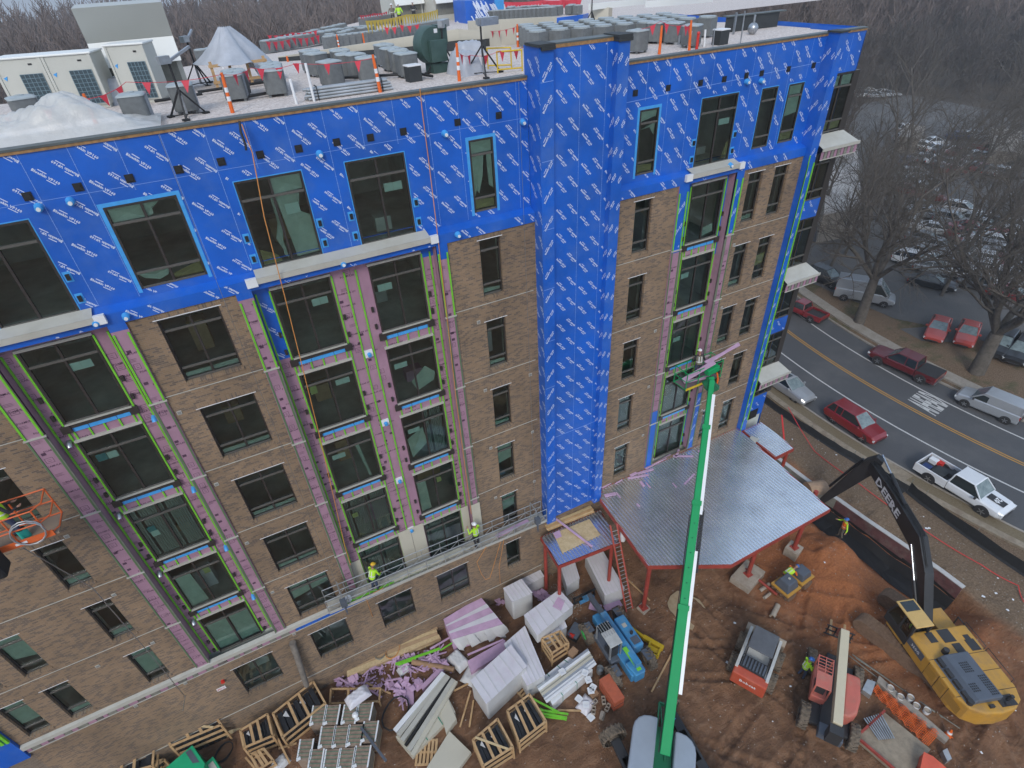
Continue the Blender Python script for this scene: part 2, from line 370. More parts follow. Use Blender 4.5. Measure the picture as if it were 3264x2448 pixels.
for r in (3,4): brow(-21.06,-20.18,r,2.4,ex=[('film',[(.08,.4),(.92,.3),(.92,.95),(.08,.95)])] if r==3 else [('film',[(.08,.04),(.92,.04),(.92,.14),(.08,.14)])])
for r in (3,4): brow(-22.62,-21.76,r,2.4,ex=[('film',[(.08,.3),(.92,.3),(.92,.95),(.08,.95)])])
for a,b in ((-15.0,-13.16),(-11.25,-9.42),(-7.68,-5.82),(-4.31,-2.45)):
    z1,z0=5.12,2.72; brick_holes.append((a,b,z0,z1)); wins.append((a,b,z0,z1,(.3,),(.5,),[]))
brick_holes.append((0,.91,2.85,5.17)); wins.append((0,.91,2.85,5.17,(.25,),(),[]))
BAYS=[(-16.14,-12.05),(-8.82,-1.33),(9.72,13.56)]
bay_holes=[(BAYS[0][0],BAYS[0][1],6.45,23.87),(BAYS[1][0],BAYS[1][1],6.45,23.87),(BAYS[2][0],BAYS[2][1],6.45,23.87)]
mb=MB(); facade(mb,BX0,BX1,0,23.87,0,brick_holes+bay_holes,0)
for h in brick_holes:
    a,b,c,d=h; mb.quad((a,0,c),(a,0,d),(a,.17,d),(a,.17,c)); mb.quad((b,0,c),(b,.17,c),(b,.17,d),(b,0,d)); mb.quad((a,0,d),(b,0,d),(b,.17,d),(a,.17,d))
mb.build('brick_wall',M_BRICK,BLD)
for w in wins:
    f_=window(w[0]+.005,w[1]-.005,w[2]+.005,w[3]-.005,.12,w[4],w[5],extras=w[6]); a,b,c,d=w[:4]
    MB().box(a-.1,b+.1,-.006,.1,d+.03,d+.24).build('soldier_course',M_SOLD,f_); MB().box(a-.02,b+.02,-.035,.12,c-.12,c-.004).build('brick_sill',M_SOLD,f_)
    MB().box(a-.1,b+.08,-.014,.09,d+.002,d+.028).build('lintel_flashing',M_WHITE,f_)
# belt lines
mb=MB()
for k in range(4):
    z=20.83-3.6*k
    for a,b in ((BX0,-16.14),(-12.05,-8.82),(-1.33,2.3),(6.6,9.72),(13.56,17.5)): MB().box(a+.002,b-.002,-.022,.02,z,z+.022).build('belt_flashing',M_CREAM,BLD)
MB().box(BX0,2.3,-.02,.02,1.62,1.66).build('belt_flashing',M_CREAM,BLD)
mb=MB()
mb.box(BX0,2.4,-.14,.03,6.22,6.46,0); mb.quad((BX0,-.15,6.46),(2.4,-.15,6.46),(2.4,.05,6.52),(BX0,.05,6.52),0)
mb.box(BX0,2.4,-.05,.02,5.83,5.87,0)
mb.build('ledge_flashing',M_CREAM,BLD)
mb=MB(); x=BX0; i=0
while x<2.2:
    wdt=.18+.22*((i*37)%10)/10; mb.box(x+.01,min(x+wdt,2.3),-.035,.02,5.88,6.21,(0,1,0,2,0,1)[(i*5)%6] if not -12<x<-5 else 3); x+=wdt+.012; i+=1
mb.build('ledge_strip',[M_PINK,M_TRIM,M_GALV,M_BLUE],BLD)
# wall vents
VENTP=[]
for k in range(5):
    VENTP+= [(1.95 if 0 else -1.0+0.0,20.2-3.6*k)] if False else []
for x in (-16.9,-8.98-2.9,-.35,2.0,9.35,13.85,-19.0):
    for k in range(5):
        z=20.1-3.6*k
        if x==-16.9 and k==0: continue
        if x in (2.0,9.35) and k not in (1,2,3): continue
        if x==-.35 and k==4: pass
        if x==-19.0 and k<3: continue
        q=MB(); q.box(x-.075,x+.075,-.03,.0,z-.075,z+.075); q.box(x-.055,x+.055,-.035,-.03,z-.055,z+.055,1); q.build('wall_vent',[M_CREAM,M_FOOTG],BLD)
# ---- upper blue wall
UY=.3; UZ0,UZ1=24.34,28.86
th=[]; tw=[]
def top(x0,x1,z0,z1,rows,cols,ex=(),tape=True): th.append((x0,x1,z0,z1)); tw.append((x0,x1,z0,z1,rows,cols,ex,tape))
top(-15.05,-13.05,24.36,27.2,(.79,),(.5,),[],False)
top(-11.29,-9.38,24.6,27.15,R3,(.5,),[('film',[(.04,.82),(.48,.82),(.5,.97),(.04,.97)]),('film',[(.52,.97),(.75,.97),(.62,.9),(.6,.83),(.52,.82)]),('film',[(.04,.18),(.5,.18),(.45,.1),(.3,.06),(.1,.12)]),('film',[(.52,.1),(.96,.18),(.96,.04),(.52,.04)],M_KRAFT,'kraft_sheet')])
top(-7.76,-5.74,24.36,27.2,(.79,),(.5,),[('film',[(.5,.8),(.96,.81),(.97,.97),(.5,.97)]),('film',[(.52,.78),(.9,.78),(.75,.6),(.97,.5),(.97,.05),(.6,.04)]),('film',[(.44,.78),(.5,.78),(.49,.4),(.4,.1),(.46,.05),(.35,.3),(.45,.5)]),('film',[(.05,.03),(.35,.03),(.3,.12),(.05,.22)],M_KRAFT,'kraft_sheet'),('paper',.62,.55,.22,.12)],False)
top(-4.35,-2.33,24.36,27.2,(.79,),(.5,),[('paper',.57,.58,.32,.1)],False)
top(.05,1.0,24.6,27.18,R3,(),[('film',[(.06,.82),(.94,.82),(.94,.97),(.06,.97)]),('film',[(.08,.78),(.6,.79),(.5,.5),(.3,.25),(.2,.3),(.08,.2)]),('film',[(.7,.79),(.92,.79),(.92,.3),(.75,.35),(.7,.6)]),('film',[(.08,.04),(.92,.04),(.92,.16),(.08,.17)],M_KRAFT,'kraft_sheet')])
top(7.5,8.46,24.6,27.15,R3,(),[('film',[(.06,.82),(.94,.88),(.94,.97),(.06,.97)]),('film',[(.1,.7),(.9,.78),(.85,.6),(.8,.78)]),('film',[(.08,.04),(.92,.04),(.92,.14),(.08,.16)],M_KRAFT,'kraft_sheet')])
top(10.68,12.72,24.36,27.17,(.79,),(.5,),[('paper',.57,.57,.3,.09),('film',[(.8,.05),(.97,.06),(.96,.3),(.9,.28)],M_KRAFT,'kraft_sheet')],False)
top(14.09,15.06,24.6,27.13,R3,(),[])
top(15.73,16.69,24.6,27.1,R3,(),[('film',[(.06,.82),(.94,.82),(.94,.97),(.06,.97)]),('film',[(.06,.78),(.94,.78),(.94,.5),(.06,.45)]),('film',[(.08,.04),(.92,.04),(.92,.17),(.08,.17)],M_KRAFT,'kraft_sheet')])
mb=MB()
facade(mb,-30,2.45,UZ0,UZ1,UY,th,0,rev=.1); facade(mb,6.1,17.46,UZ0,UZ1,UY,th,0,rev=.1)
for a,b in ((-30,2.45),(6.14,17.46)):
    mb.quad((a,-.06,24.22),(b,-.06,24.22),(b,UY,UZ0),(a,UY,UZ0)); mb.quad((a,-.06,23.84),(b,-.06,23.84),(b,-.06,24.22),(a,-.06,24.22)); mb.quad((a,-.06,23.84),(a,.0,23.84),(b,.0,23.84),(b,-.06,23.84))
    mb.quad((a,0,23.84),(a,.5,23.84),(b,.5,23.84),(b,0,23.84))
mb.build('blue_membrane_wall',M_BLUE,BLD)
for w in tw:
    a,b,c,d=w[:4]; f_=window(a+.005,b-.005,c+.005,d-.005,UY-.02,w[4],w[5],extras=w[6],name='window')
    t=.11 if w[7] and w[0] not in (14.09,15.73) else .03
    mb=MB(); mb.box(a-t,a,UY-.008,UY+.01,c-(t if w[7] else 0),d); mb.box(b,b+t,UY-.008,UY+.01,c-(t if w[7] else 0),d); mb.box(a-t,b+t,UY-.009,UY+.01,d,d+t)
    mb.build('tape_surround',M_BLUEL,f_)
    if w[7]: continue
    for s,xx in ((-1,w[0]-.16),(1,w[1]+.16)):
        for zz in (24.75,25.45):
            mb=MB(); mb.box(xx-.1,xx+.1,UY-.012,UY+.01,zz-.16,zz+.16,0); mb.box(xx-.05,xx+.05,UY-.07,UY-.012,zz-.09,zz+.09,1); mb.build('balcony_bracket',[M_BLUEL,M_BLACK],f_)
# cream balcony ledges
for a,b in ((-19,-12.75),(-8.05,-1.98),(10.3,13.05)):
    mb=MB(); mb.quad((a,-.2,24.27),(b,-.2,24.27),(b,UY-.03,24.40),(a,UY-.03,24.40)); mb.box(a,b,-.2,-.165,24.07,24.265); mb.quad((a,-.2,24.07),(b,-.2,24.07),(b,-.07,24.07),(a,-.07,24.07))
    mb.build('balcony_ledge',M_CREAM,BLD)
    mb=MB()
    mb.box(a-.35,a-.004,-.21,-.07,24.0,24.29); mb.build('ledge_end_wrap',M_WHITE,BLD)
    mb=MB(); mb.box(b+.004,b+.3,-.21,-.07,24.0,24.29); mb.build('ledge_end_wrap',M_WHITE,BLD)
# square soffit vents near the roof, round duct stubs
for x,z in [(fp(*p,UY).x,fp(*p,UY).z) for p in ((60,424),(169,404),(280,385),(386,366),(478,349),(562,334),(645,321),(727,307),(800,297),(871,284),(988,264),(1077,249))]+[(fp(*p,UY).x,fp(*p,UY).z) for p in ((1372,201),(1443,190),(1513,179),(1564,171),(1612,163),(1645,158),(1703,149),(1757,141))]:
    q=MB(); q.box(x-.11,x+.11,UY-.03,UY,z-.11,z+.11,0); q.box(x-.07,x+.07,UY-.05,UY-.03,z-.07,z+.07,0); q.build('black_vent',M_BLACK,BLD)
for p,yy in (((84,447),UY),((152,434),UY),((690,332),UY),((960,288),UY),((1128,263),UY),((1612,176),UY),((1643,174),UY),((272,682),-.07),((207,695),-.07),((740,568),-.07),((988,506),-.07),((1576,356),-.07)):
    v=fp(*p,yy); q=MB(); q.tube([(v.x,yy,v.z),(v.x,yy-.16,v.z-.02)],[.12,.09],12); q.tube([(v.x,yy-.16,v.z-.02),(v.x,yy-.2,v.z-.02)],.055,10,1); q.build('duct_stub',[M_BLUEL,M_WHITE],BLD)
# ---- blue tower between the two parts
TZ0,TZ1=6.0,29.85
mb=MB()
T=[(2.46,.3),(2.46,-.58),(3.02,-.58),(3.02,-.28),(5.64,-.28),(5.64,-.58),(6.14,-.58),(6.14,.3)]
for i in range(len(T)-1): a,b=T[i],T[i+1]; mb.quad((a[0],a[1],TZ0),(b[0],b[1],TZ0),(b[0],b[1],TZ1),(a[0],a[1],TZ1),0)
mb.quad((6.14,.0,TZ0),(6.58,.0,TZ0),(6.58,.0,23.87),(6.14,.0,23.87)); mb.quad((2.46,.3,TZ0),(3.02,.3,TZ0),(3.02,.3,TZ1),(2.46,.3,TZ1))
mb.box(2.47,6.13,.3,.5,28,TZ1)
mb.build('blue_tower',M_BLUE,BLD)
mb=MB()
mb.box(3.0,5.66,-.31,.3,TZ1+.0,TZ1+.05,1); mb.box(2.4,3.06,-.64,.3,TZ1+.003,TZ1+.09,0); mb.box(2.52,3.06,-.66,-.0,TZ1-.1,TZ1,0); mb.box(5.6,6.2,-.64,.3,TZ1+.003,TZ1+.09,0); mb.box(5.62,6.2,-.66,.3,TZ1-.12,TZ1,0)
mb.box(3.02,5.63,-.30,-.283,TZ1-.11,TZ1-.002,2)
mb.build('tower_cap',[M_BLACKM,M_CAP,M_WOODE],BLD)
# parapet copings with plywood edge
mb=MB()
for a,b in ((-30,2.44),(6.16,20.0)):
    mb.box(a,b,UY-.06,UY+.3,28.9,28.96,0); mb.box(a,b,UY-.04,UY+.02,28.82,28.898,1)
mb.build('parapet_coping',[M_CAP,M_WOODE],BLD)
notes={(1,0,0):[('paper',.6,.64,.28,.1)],(1,0,1):[('paper',.1,.62,.13,.13,M_PAPERY),('paper',.6,.64,.28,.09)],(1,0,2):[('paper',.1,.62,.28,.09),('film',[(.62,.78),(.7,.78),(.8,.06),(.75,.06)])],(1,0,3):[('blind',.03,.97),('paper',.12,.55,.13,.1,M_PAPERY)],(1,0,4):[('blind',.03,.97)],
 (1,1,0):[('paper',.1,.6,.28,.1)],(1,1,1):[('paper',.1,.6,.28,.09),('film',[(.4,.3),(.75,.5),(.95,.35),(.9,.2),(.5,.1)])],(1,1,2):[('blind',.55,.97),('paper',.1,.6,.28,.09),('film',[(.05,.5),(.45,.65),(.5,.3),(.1,.08)])],(1,1,3):[('film',[(.05,.05),(.3,.05),(.27,.75),(.05,.75)]),('paper',.55,.6,.12,.12,M_PAPERY)],(1,1,4):[('blind',.03,.6)],
 (0,0,0):[('paper',.5,.62,.32,.1)],(0,0,1):[('paper',.1,.62,.16,.11,M_TEAL),('paper',.27,.62,.16,.1)],(0,0,2):[('blind',.03,.97),('paper',.14,.52,.14,.1,M_TEAL),('paper',.16,.42,.14,.1)],(0,0,3):[('film',[(.05,.05),(.4,.05),(.35,.75),(.05,.75)]),('paper',.6,.62,.12,.12,M_PAPERY)],(0,0,4):[('film',[(.04,.05),(.48,.05),(.48,.77),(.04,.77)]),('film',[(.54,.05),(.96,.05),(.96,.77),(.54,.77)])],
 (2,0,0):[('film',[(.5,.05),(.9,.1),(.85,.25),(.5,.2)])],(2,0,1):[('paper',.06,.6,.25,.1)],(2,0,2):[('blind',.1,.97),('paper',.1,.52,.25,.1)],(2,0,3):[('blind',.03,.97)],(2,0,4):[('blind',.03,.97)]}
# ---- pink bays
def bay(x0,x1,pl,pr,wx,studs,zt=23.86,zb=6.45,pier_blue=0,lowblue=None):
    Y=.4
    P=MB()
    # recess wall with openings
    holes=[(a,b,20.68-3.6*k,23.52-3.6*k) for a,b in wx for k in range(5)]
    facade(P,x0+pl,x1-pr,zb,zt,Y,holes,0,rev=.1)
    # piers
    for a,b in ((x0,x0+pl),(x1-pr,x1)):
        P.quad((a,-.07,zb),(b,-.07,zb),(b,-.07,zt),(a,-.07,zt)); P.quad((a,-.07,zb),(a,-.07,zt),(a,.02,zt),(a,.02,zb)); P.quad((b,-.07,zb),(b,.02,zb),(b,.02,zt),(b,-.07,zt))
    a=x0+pl; P.quad((a,-.07,zb),(a,Y,zb),(a,Y,zt),(a,-.07,zt)); a=x1-pr; P.quad((a,-.07,zb),(a,-.07,zt),(a,Y,zt),(a,Y,zb))
    P.build('pink_insulation',M_PINK,BLD)
    # exposed blue areas (thin sheets proud of the foam)
    B=MB()
    def sheet(a,b,c,d,y): MB().box(a,b,y-.004,y,c,d).build('exposed_membrane',M_BLUE,BLD)
    if pier_blue:
        for a,b,l in ((x0+.001,x0+pl-.001,pier_blue[0]),(x1-pr+.001,x1-.001,pier_blue[1])):
            if l>0: sheet(a,b,zt-l,zt,-.07)
        for a,b,l in ((x0+pl+.001,wx[0][0]-.03,pier_blue[2]),(wx[-1][1]+.03,x1-pr-.001,pier_blue[3])):
            if l>0: sheet(a,b,zt-l,zt,Y)
    if lowblue: 
        sheet(x0+.001,x0+pl-.001,zb,lowblue,-.072); sheet(x1-pr+.001,x1-.001,zb,lowblue,-.072); sheet(x0+pl+.002,wx[0][0]-.01,zb,lowblue-.6,Y-.002); sheet(wx[-1][1]+.01,x1-pr-.002,zb,lowblue-.6,Y-.002)
    # green girts on piers and recess
    for a,b in ((x0,x0+pl),(x1-pr,x1)):
        for xx in (a+.045,b-.05):
            G=MB(); zc=zt-.35
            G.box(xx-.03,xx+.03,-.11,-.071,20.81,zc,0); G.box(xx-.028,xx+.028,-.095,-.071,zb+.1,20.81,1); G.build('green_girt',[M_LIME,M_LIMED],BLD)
        MB().box(b-.012 if a==x0 else a-.02,b+.02 if a==x0 else a+.012,-.1,-.03,zb,20.6,0).build('corner_trim',M_TRIM,BLD)
        for k in range(0,4):
            zz=20.75-3.6*k; MB().box(a-.03,b+.03,-.13,-.06,zz,zz+.05).build('belt_flashing',M_CREAM,BLD)
    for xx,c in studs: MB().box(xx-.028,xx+.028,Y-.05,Y-.001,6.5,23.5).build('green_girt',M_LIME,BLD)
    ni={-16.14:0,-8.82:1,9.72:2}[x0]
    for wi,(a,b) in enumerate(wx):
        for k in range(5):
            zt_,zb_=23.52-3.6*k,20.68-3.6*k
            f_=window(a+.005,b-.005,zb_+.005,zt_-.005,.37,(.79,),(.5,),extras=notes.get((ni,wi,k),[]))
            MB().box(a-.04,b+.04,Y-.09,Y,zt_,zt_+.09).build('head_flashing',M_CREAM,f_)
            if k<4:
                S=MB(); S.box(a-.12,b+.12,Y-.09,Y,zb_-.16,zb_-.02,0); S.box(a-.16,a+.12,Y-.13,Y-.09,zb_-.3,zb_-.02,0); S.box(b-.12,b+.16,Y-.13,Y-.09,zb_-.3,zb_-.02,0); S.box(a,b,Y-.11,Y-.0,zb_-.02,zb_+.01,1); S.build('sill_bar',[M_FRAME,M_CREAM],f_)
                L=MB(); L.box(a+.13,b-.13,Y-.055,Y-.001,zb_-.33,zb_-.162,0)
                for q in (.3,.72): L.box(a+(b-a)*q-.008,a+(b-a)*q+.008,Y-.058,Y-.001,zb_-.329,zb_-.163,1)
                L.build('blue_sill_tape',[M_BLUEL,M_FRAME],f_)
                for i in range(5):
                    xx=a+.1+(b-a-.2)*i/4; MB().box(xx-.025,xx+.025,Y-.04,Y-.001,zb_-.74,zb_-.335).build('short_stud',M_LIME,f_)
            for xx in (a-.17,b+.17):
                for zz in (zb_+.35,zb_+1.1): MB().box(xx-.045,xx+.045,Y-.09,Y,zz-.1,zz+.1).build('anchor_bracket',M_FRAME,f_)
    return holes
WXS=[[(-15.12,-13.15)],[(-7.74,-5.72),(-4.31,-2.31)],[(10.88,12.88)]]
bay(-16.14,-12.05,.57,.5,WXS[0],[(-15.17,0),(-13.1,0),(-12.7,1),(-15.5,1)],pier_blue=(0,.25,0,.2))
bay(-8.82,-1.33,.5,.44,WXS[1],[(-7.79,0),(-5.66,0),(-5.2,1),(-4.78,1),(-8.24,1),(-2.25,0),(-1.92,0)],pier_blue=(.25,.6,3.1,.55))
bay(9.72,13.56,.55,.46,WXS[2],[(10.82,0),(10.4,1),(12.95,0)],pier_blue=(3.2,3.0,3.2,4.2),lowblue=10.9)
# exhaust boxes on the middle strip of the wide bay, blue elbows elsewhere
for k in range(4):
    z=19.95-3.6*k; x=-5.0
    q=MB(); q.box(x-.16,x+.16,.33,.4,z-.16,z+.16,0); q.tube([(x,.33,z),(x,.2,z-.03)],.08,12,1); q.build('exhaust_box',[M_WHITE,M_BLUEL],BLD)
for x in (-12.72,-15.3,13.2):
    for k in range(4):
        z=20.0-3.6*k; yy=.4
        q=MB(); q.tube([(x,yy,z),(x,yy-.14,z),(x,yy-.2,z-.1)],.09,10,0); q.build('duct_elbow',[M_BLUEL if x!=-15.3 else M_GALV],BLD)
# cream cladding panels at the foot of the wide bay
mb=MB()
for a,b,c,d in ((-8.28,-7.8,6.5,8.6),(-5.68,-5.05,6.5,9.3),(-5.03,-4.36,6.5,9.3),(-2.26,-1.85,6.5,9.2)): MB().box(a,b,.3,.345,c,d).build('cladding_panel',M_CREAMP,BLD)
MB().box(-1.8,-1.32,-.12,-.1,6.5,9.6).build('cladding_panel',M_CREAMP,BLD)
# ---- end bay
def endbay():
    mb=MB(); B=MB()
    for a,b in (((17.46,.3),(17.46,-.32)),((17.46,-.32),(17.95,-.32)),((17.95,-.32),(17.95,.3))): mb.quad((a[0],a[1],6.1),(b[0],b[1],6.1),(b[0],b[1],28.95),(a[0],a[1],28.95))
    Y=.3; mb.quad((17.95,Y,27.2),(20.0,Y,27.2),(20.0,Y,28.86),(17.95,Y,28.86)); mb.quad((17.95,Y,6.1),(18.3,Y,6.1),(18.3,Y,27.2),(17.95,Y,27.2))
    for z0,z1 in ((20.2,21.2),(13.0,14.0)): mb.box(18.3,20.0,Y-.03,Y,z0,z1)
    mb.box(18.3,20.0,Y-.03,Y,6.9,8.1); mb.box(17.96,18.3,Y-.02,Y,6.1,8.1)
    mb.box(19.6,20.0,Y-.03,Y,6.3,6.9)
    mb.build('end_bay_membrane',M_BLUE,BLD)
    c=MB(); c.box(17.4,18.0,-.37,.3,28.96,29.03); c.build('pilaster_cap',M_BLACKM,BLD)
    for z in (24.05,16.9,10.0):
        q=MB(); q.quad((18.0,-.55,z+.1),(20.55,-.55,z+.1),(20.3,Y,z+.5),(18.0,Y,z+.5)); q.box(18.0,20.6,-.6,-.55,z-.03,z+.12); q.box(18.0,20.5,-.56,-.5,z-.45,z-.42); q.box(20.5,20.55,-.55,Y,z-.02,z+.1)
        for i in range(11): q.box(18.02+i*.235,18.2+i*.235,-.52,-.5,z-.42,z-.03,1+i%2)
        q.build('end_balcony_ledge',[M_CREAM,M_PINK,M_TRIM],BLD)
    wz=[(24.6,27.18),(21.22,23.6),(17.4,20.17),(14.02,16.45),(10.5,12.98),(8.1,9.55)]
    for a,b in wz: window(18.31,20.0,a,b,Y-.02,(.2,.78) if b-a>2 else (.3,),(.5,),extras=[('film',[(.04,.04),(.96,.04),(.96,.17),(.04,.17)],M_KRAFT,'kraft_sheet'),('film',[(.04,.8),(.96,.8),(.96,.96),(.04,.96)])] if a>24 else ([('blind',.1,.6)] if a<20 else []))
    q=MB(); q.box(20.0,20.35,.28,.8,8.1,27.2); q.build('corner_mullion',M_FRAME,BLD)
    g=MB()
    for xx in (17.5,17.9):
        g.box(xx-.03,xx+.03,-.36,-.322,7.0,23.5,0)
    g.box(17.47,17.5,-.37,-.32,6.2,23.9,0); g.build('green_girt',[M_LIME],BLD)
    q=MB(); q.quad((20.0,Y,27.2),(20.0,Y+3,27.2),(20.0,Y+3,28.86),(20.0,Y,28.86)); q.quad((20.34,.5,0),(20.34,14,0),(20.34,14,28.9),(20.34,.5,28.9)); q.build('end_wall',M_BLUE,BLD)
    q=MB(); q.box(18.3,19.58,Y-.01,Y+.0,6.1,6.9,0); q.build('dark_opening',M_BLACK,BLD)
endbay()
# far-left corner pier and recessed brick beyond
mb=MB(); mb.box(-24.2,-23.12,-.12,.3,5.6,23.8); mb.build('corner_membrane',M_BLUE,BLD)
mb=MB(); mb.box(-23.9,-23.8,-.18,-.12,7.2,23.5); mb.box(-23.4,-23.28,-.18,-.12,7.2,23.5); mb.box(-23.2,-23.1,-.2,-.1,7.2,23.4); mb.build('green_girt',M_LIME,BLD)
mb=MB(); mb.box(-30,-23.1,.02,.3,0,5.9); mb.box(-30,-24.2,.3,.5,5.9,23.9); mb.build('recessed_brick',brick_mat('grey_brick',c1=(.22,.17,.13)),BLD)
# ---- floors and back walls seen through the glass
mb=MB()
for k in range(7):
    z=24.2-3.6*k; mb.box(-30,20.2,.52,6.5,z-.2,z)
mb.box(-30,20.2,.52,12,0,.02); mb.build('floor_slab',M_SLAB,BLD)
mb=MB(); mb.box(-30,20.2,6.5,6.6,0,28.6)
for x in (-18.9,-16.6,-12.2,-9.0,-5.0,-1.2,2.6,6.2,9.3,13.3,15.3,17.2): mb.box(x-.06,x+.06,.55,6.5,0,28.4)
mb.build('inner_wall',M_GYP,BLD)
# inner lining keeps daylight out behind the recess
mb=MB(); facade(mb,-30,20.2,0,28.6,.515,brick_holes+th+[(a,b,20.68-3.6*k,23.52-3.6*k) for ws in WXS for a,b in ws for k in range(5)]+[(18.3,20.0,8,27.2)],0); mb.build('sheathing',M_GYP,BLD)
# ---- printed membrane marks and seams
TV,TF=text_tris('Blueskin VP160',1.0,.03)
bx=[]   # small sub line above the name
q=np.array([[1.2,1.25],[3.6,1.25],[3.6,1.5],[1.2,1.5],[4.3,-.5],[6.9,-.5],[6.9,-.25],[4.3,-.25]]); nV=len(TV); TV=np.vstack([TV,q]); TF=np.vstack([TF,[[nV,nV+1,nV+2],[nV,nV+2,nV+3],[nV+4,nV+5,nV+6],[nV+4,nV+6,nV+7]]])
TL=TV[:,0].max()
allV=[];allF=[];tot=0
seam=MB()
def stamps(O,U,rect,holes=(),flip=False,sheet=1.12,u_off=0,seams=True,L=.64,offn=.004,maxz=None):
    global tot
    ang=-math.radians(47) if not flip else math.radians(58); s=L/TL; ins=[]
    k0=int((rect[0]-u_off)//sheet)-1; k1=int((rect[1]-u_off)//sheet)+1
    for k in range(k0,k1+1):
        us=u_off+k*sheet; zo=(.52 if k%2 else 0)
        if seams and rect[0]+.05<us<rect[1]-.05:
            Uv=Vector(U);O_=Vector(O); Nn=Uv.cross(Vector((0,0,1)))
            z=rect[2]
            while z<rect[3]:
                z2=min(z+.22,rect[3])
                if not any(h[0]-.02<us<h[1]+.02 and h[2]-.1<z+.1<h[3]+.1 for h in holes):
                    p=O_+Uv*us+Nn*.004; seam.quad(p-Uv*.006+Vector((0,0,z)),p+Uv*.006+Vector((0,0,z)),p+Uv*.006+Vector((0,0,z2)),p-Uv*.006+Vector((0,0,z2)))
                    seam.quad(p-Uv*.02+Vector((0,0,z)),p+Uv*.02+Vector((0,0,z)),p+Uv*.02+Vector((0,0,z+.012)),p-Uv*.02+Vector((0,0,z+.012)))
                z+=.22
        nz_=int((rect[3]-rect[2])/1.05)+3
        zbase=math.floor(rect[2]/1.05)*1.05
        for i in range(nz_):
            z=zbase+i*1.05+zo+ (.02*((k*13+i*7)%5))
            for j,uo in enumerate((.12,.62)):
                u=us+uo; c,si=math.cos(ang),math.sin(ang)
                if flip: z_=z-.6
                else: z_=z
                if j==0: ins.append((u,z_,ang,s))
                else: ins.append((u+c*L+si*-s*1,z_+.12+si*L+c*s,ang+PI,s))
    V,F=place_print(TV,TF,ins,O,U,(0,0,1),rect,holes,offn)
    for v,f in zip(V,F): allV.append(v); allF.append(f+tot)
    for v in V: pass
    tot+=sum(len(v) for v in V)
def flushfix():
    pass
_first=[0]
def stamps_(*a,**k):
    global allV,allF,tot
    b=tot; n=len(allV); stamps(*a,**k)
pad=[(h[0]-.12,h[1]+.12,h[2]-.02,h[3]+.12) for h in th]+[(-19.3,-12.45,23.9,24.4),(-8.4,-1.7,23.9,24.4),(9.95,13.35,23.9,24.4)]
stamps_((0,UY,0),(1,0,0),(-24,2.42,24.4,28.8),pad,u_off=-10.31)
stamps_((0,UY,0),(1,0,0),(6.3,17.4,24.4,28.8),pad,u_off=6.6)
stamps_((0,-.06,0),(1,0,0),(-24,2.4,23.86,24.2),pad,u_off=-9.8,seams=False)
stamps_((0,-.06,0),(1,0,0),(6.6,17.4,23.86,24.2),pad,u_off=6.2,seams=False)
stamps_((0,-.28,0),(1,0,0),(3.03,5.63,6.1,29.7),(),u_off=3.15)
stamps_((0,-.58,0),(1,0,0),(2.47,3.01,6.1,29.6),(),flip=True,u_off=2.5,seams=False)
stamps_((0,-.58,0),(1,0,0),(5.65,6.13,6.1,29.7),(),flip=True,u_off=5.4,seams=False)
stamps_((2.46,0,0),(0,-1,0),(-.28,.57,6.1,29.6),(),u_off=-.35,seams=False)
stamps_((5.64,0,0),(0,-1,0),(.29,.57,6.1,29.7),(),flip=True,u_off=.1,seams=False)
stamps_((0,.3,0),(1,0,0),(18,19.95,27.3,28.75),(),u_off=18.1)
stamps_((0,-.32,0),(1,0,0),(17.5,17.93,6.3,28.8),(),flip=True,u_off=17.3,seams=False)
stamps_((17.46,0,0),(0,-1,0),(-.28,.3,24.3,28.8),(),flip=True,u_off=-.4,seams=False)
for z0,z1 in ((20.25,21.15),(13.05,13.95),(6.95,8.05)): stamps_((0,.27,0),(1,0,0),(18.35,19.95,z0,z1),(),u_off=18.5,seams=False,L=.5)
stamps_((0,-.074,0),(1,0,0),(9.74,10.25,20.9,23.5),(),flip=True,u_off=9.7,seams=False)
stamps_((0,-.074,0),(1,0,0),(13.12,13.54,20.9,23.5),(),flip=True,u_off=13.0,seams=False)
stamps_((0,.396,0),(1,0,0),(-8.3,-7.8,20.8,23.5),(),u_off=-8.4)
stamps_((0,-.078,0),(1,0,0),(13.12,13.54,6.6,10.8),(),flip=True,u_off=13.0,seams=False)
np_mesh('membrane_print',np.vstack(allV),np.vstack(allF),M_PRINT,BLD)
for z in (12.2,): seam.box(3.03,5.63,-.287,-.282,z,z+.02)
for z in np.arange(8,29,2.6): seam.quad((2.5,-.585,z),(3.0,-.585,z+.02),(3.0,-.585,z+.04),(2.5,-.585,z+.02))
seam.quad((6.4,UY-.005,26.9+.6),(17.4,UY-.005,27.8),(17.4,UY-.005,27.82),(6.4,UY-.005,27.52)); seam.quad((-23,UY-.005,27.6),(2.4,UY-.005,27.6),(2.4,UY-.005,27.612),(-23,UY-.005,27.612))
seam.build('membrane_seam',M_SEAM,BLD)
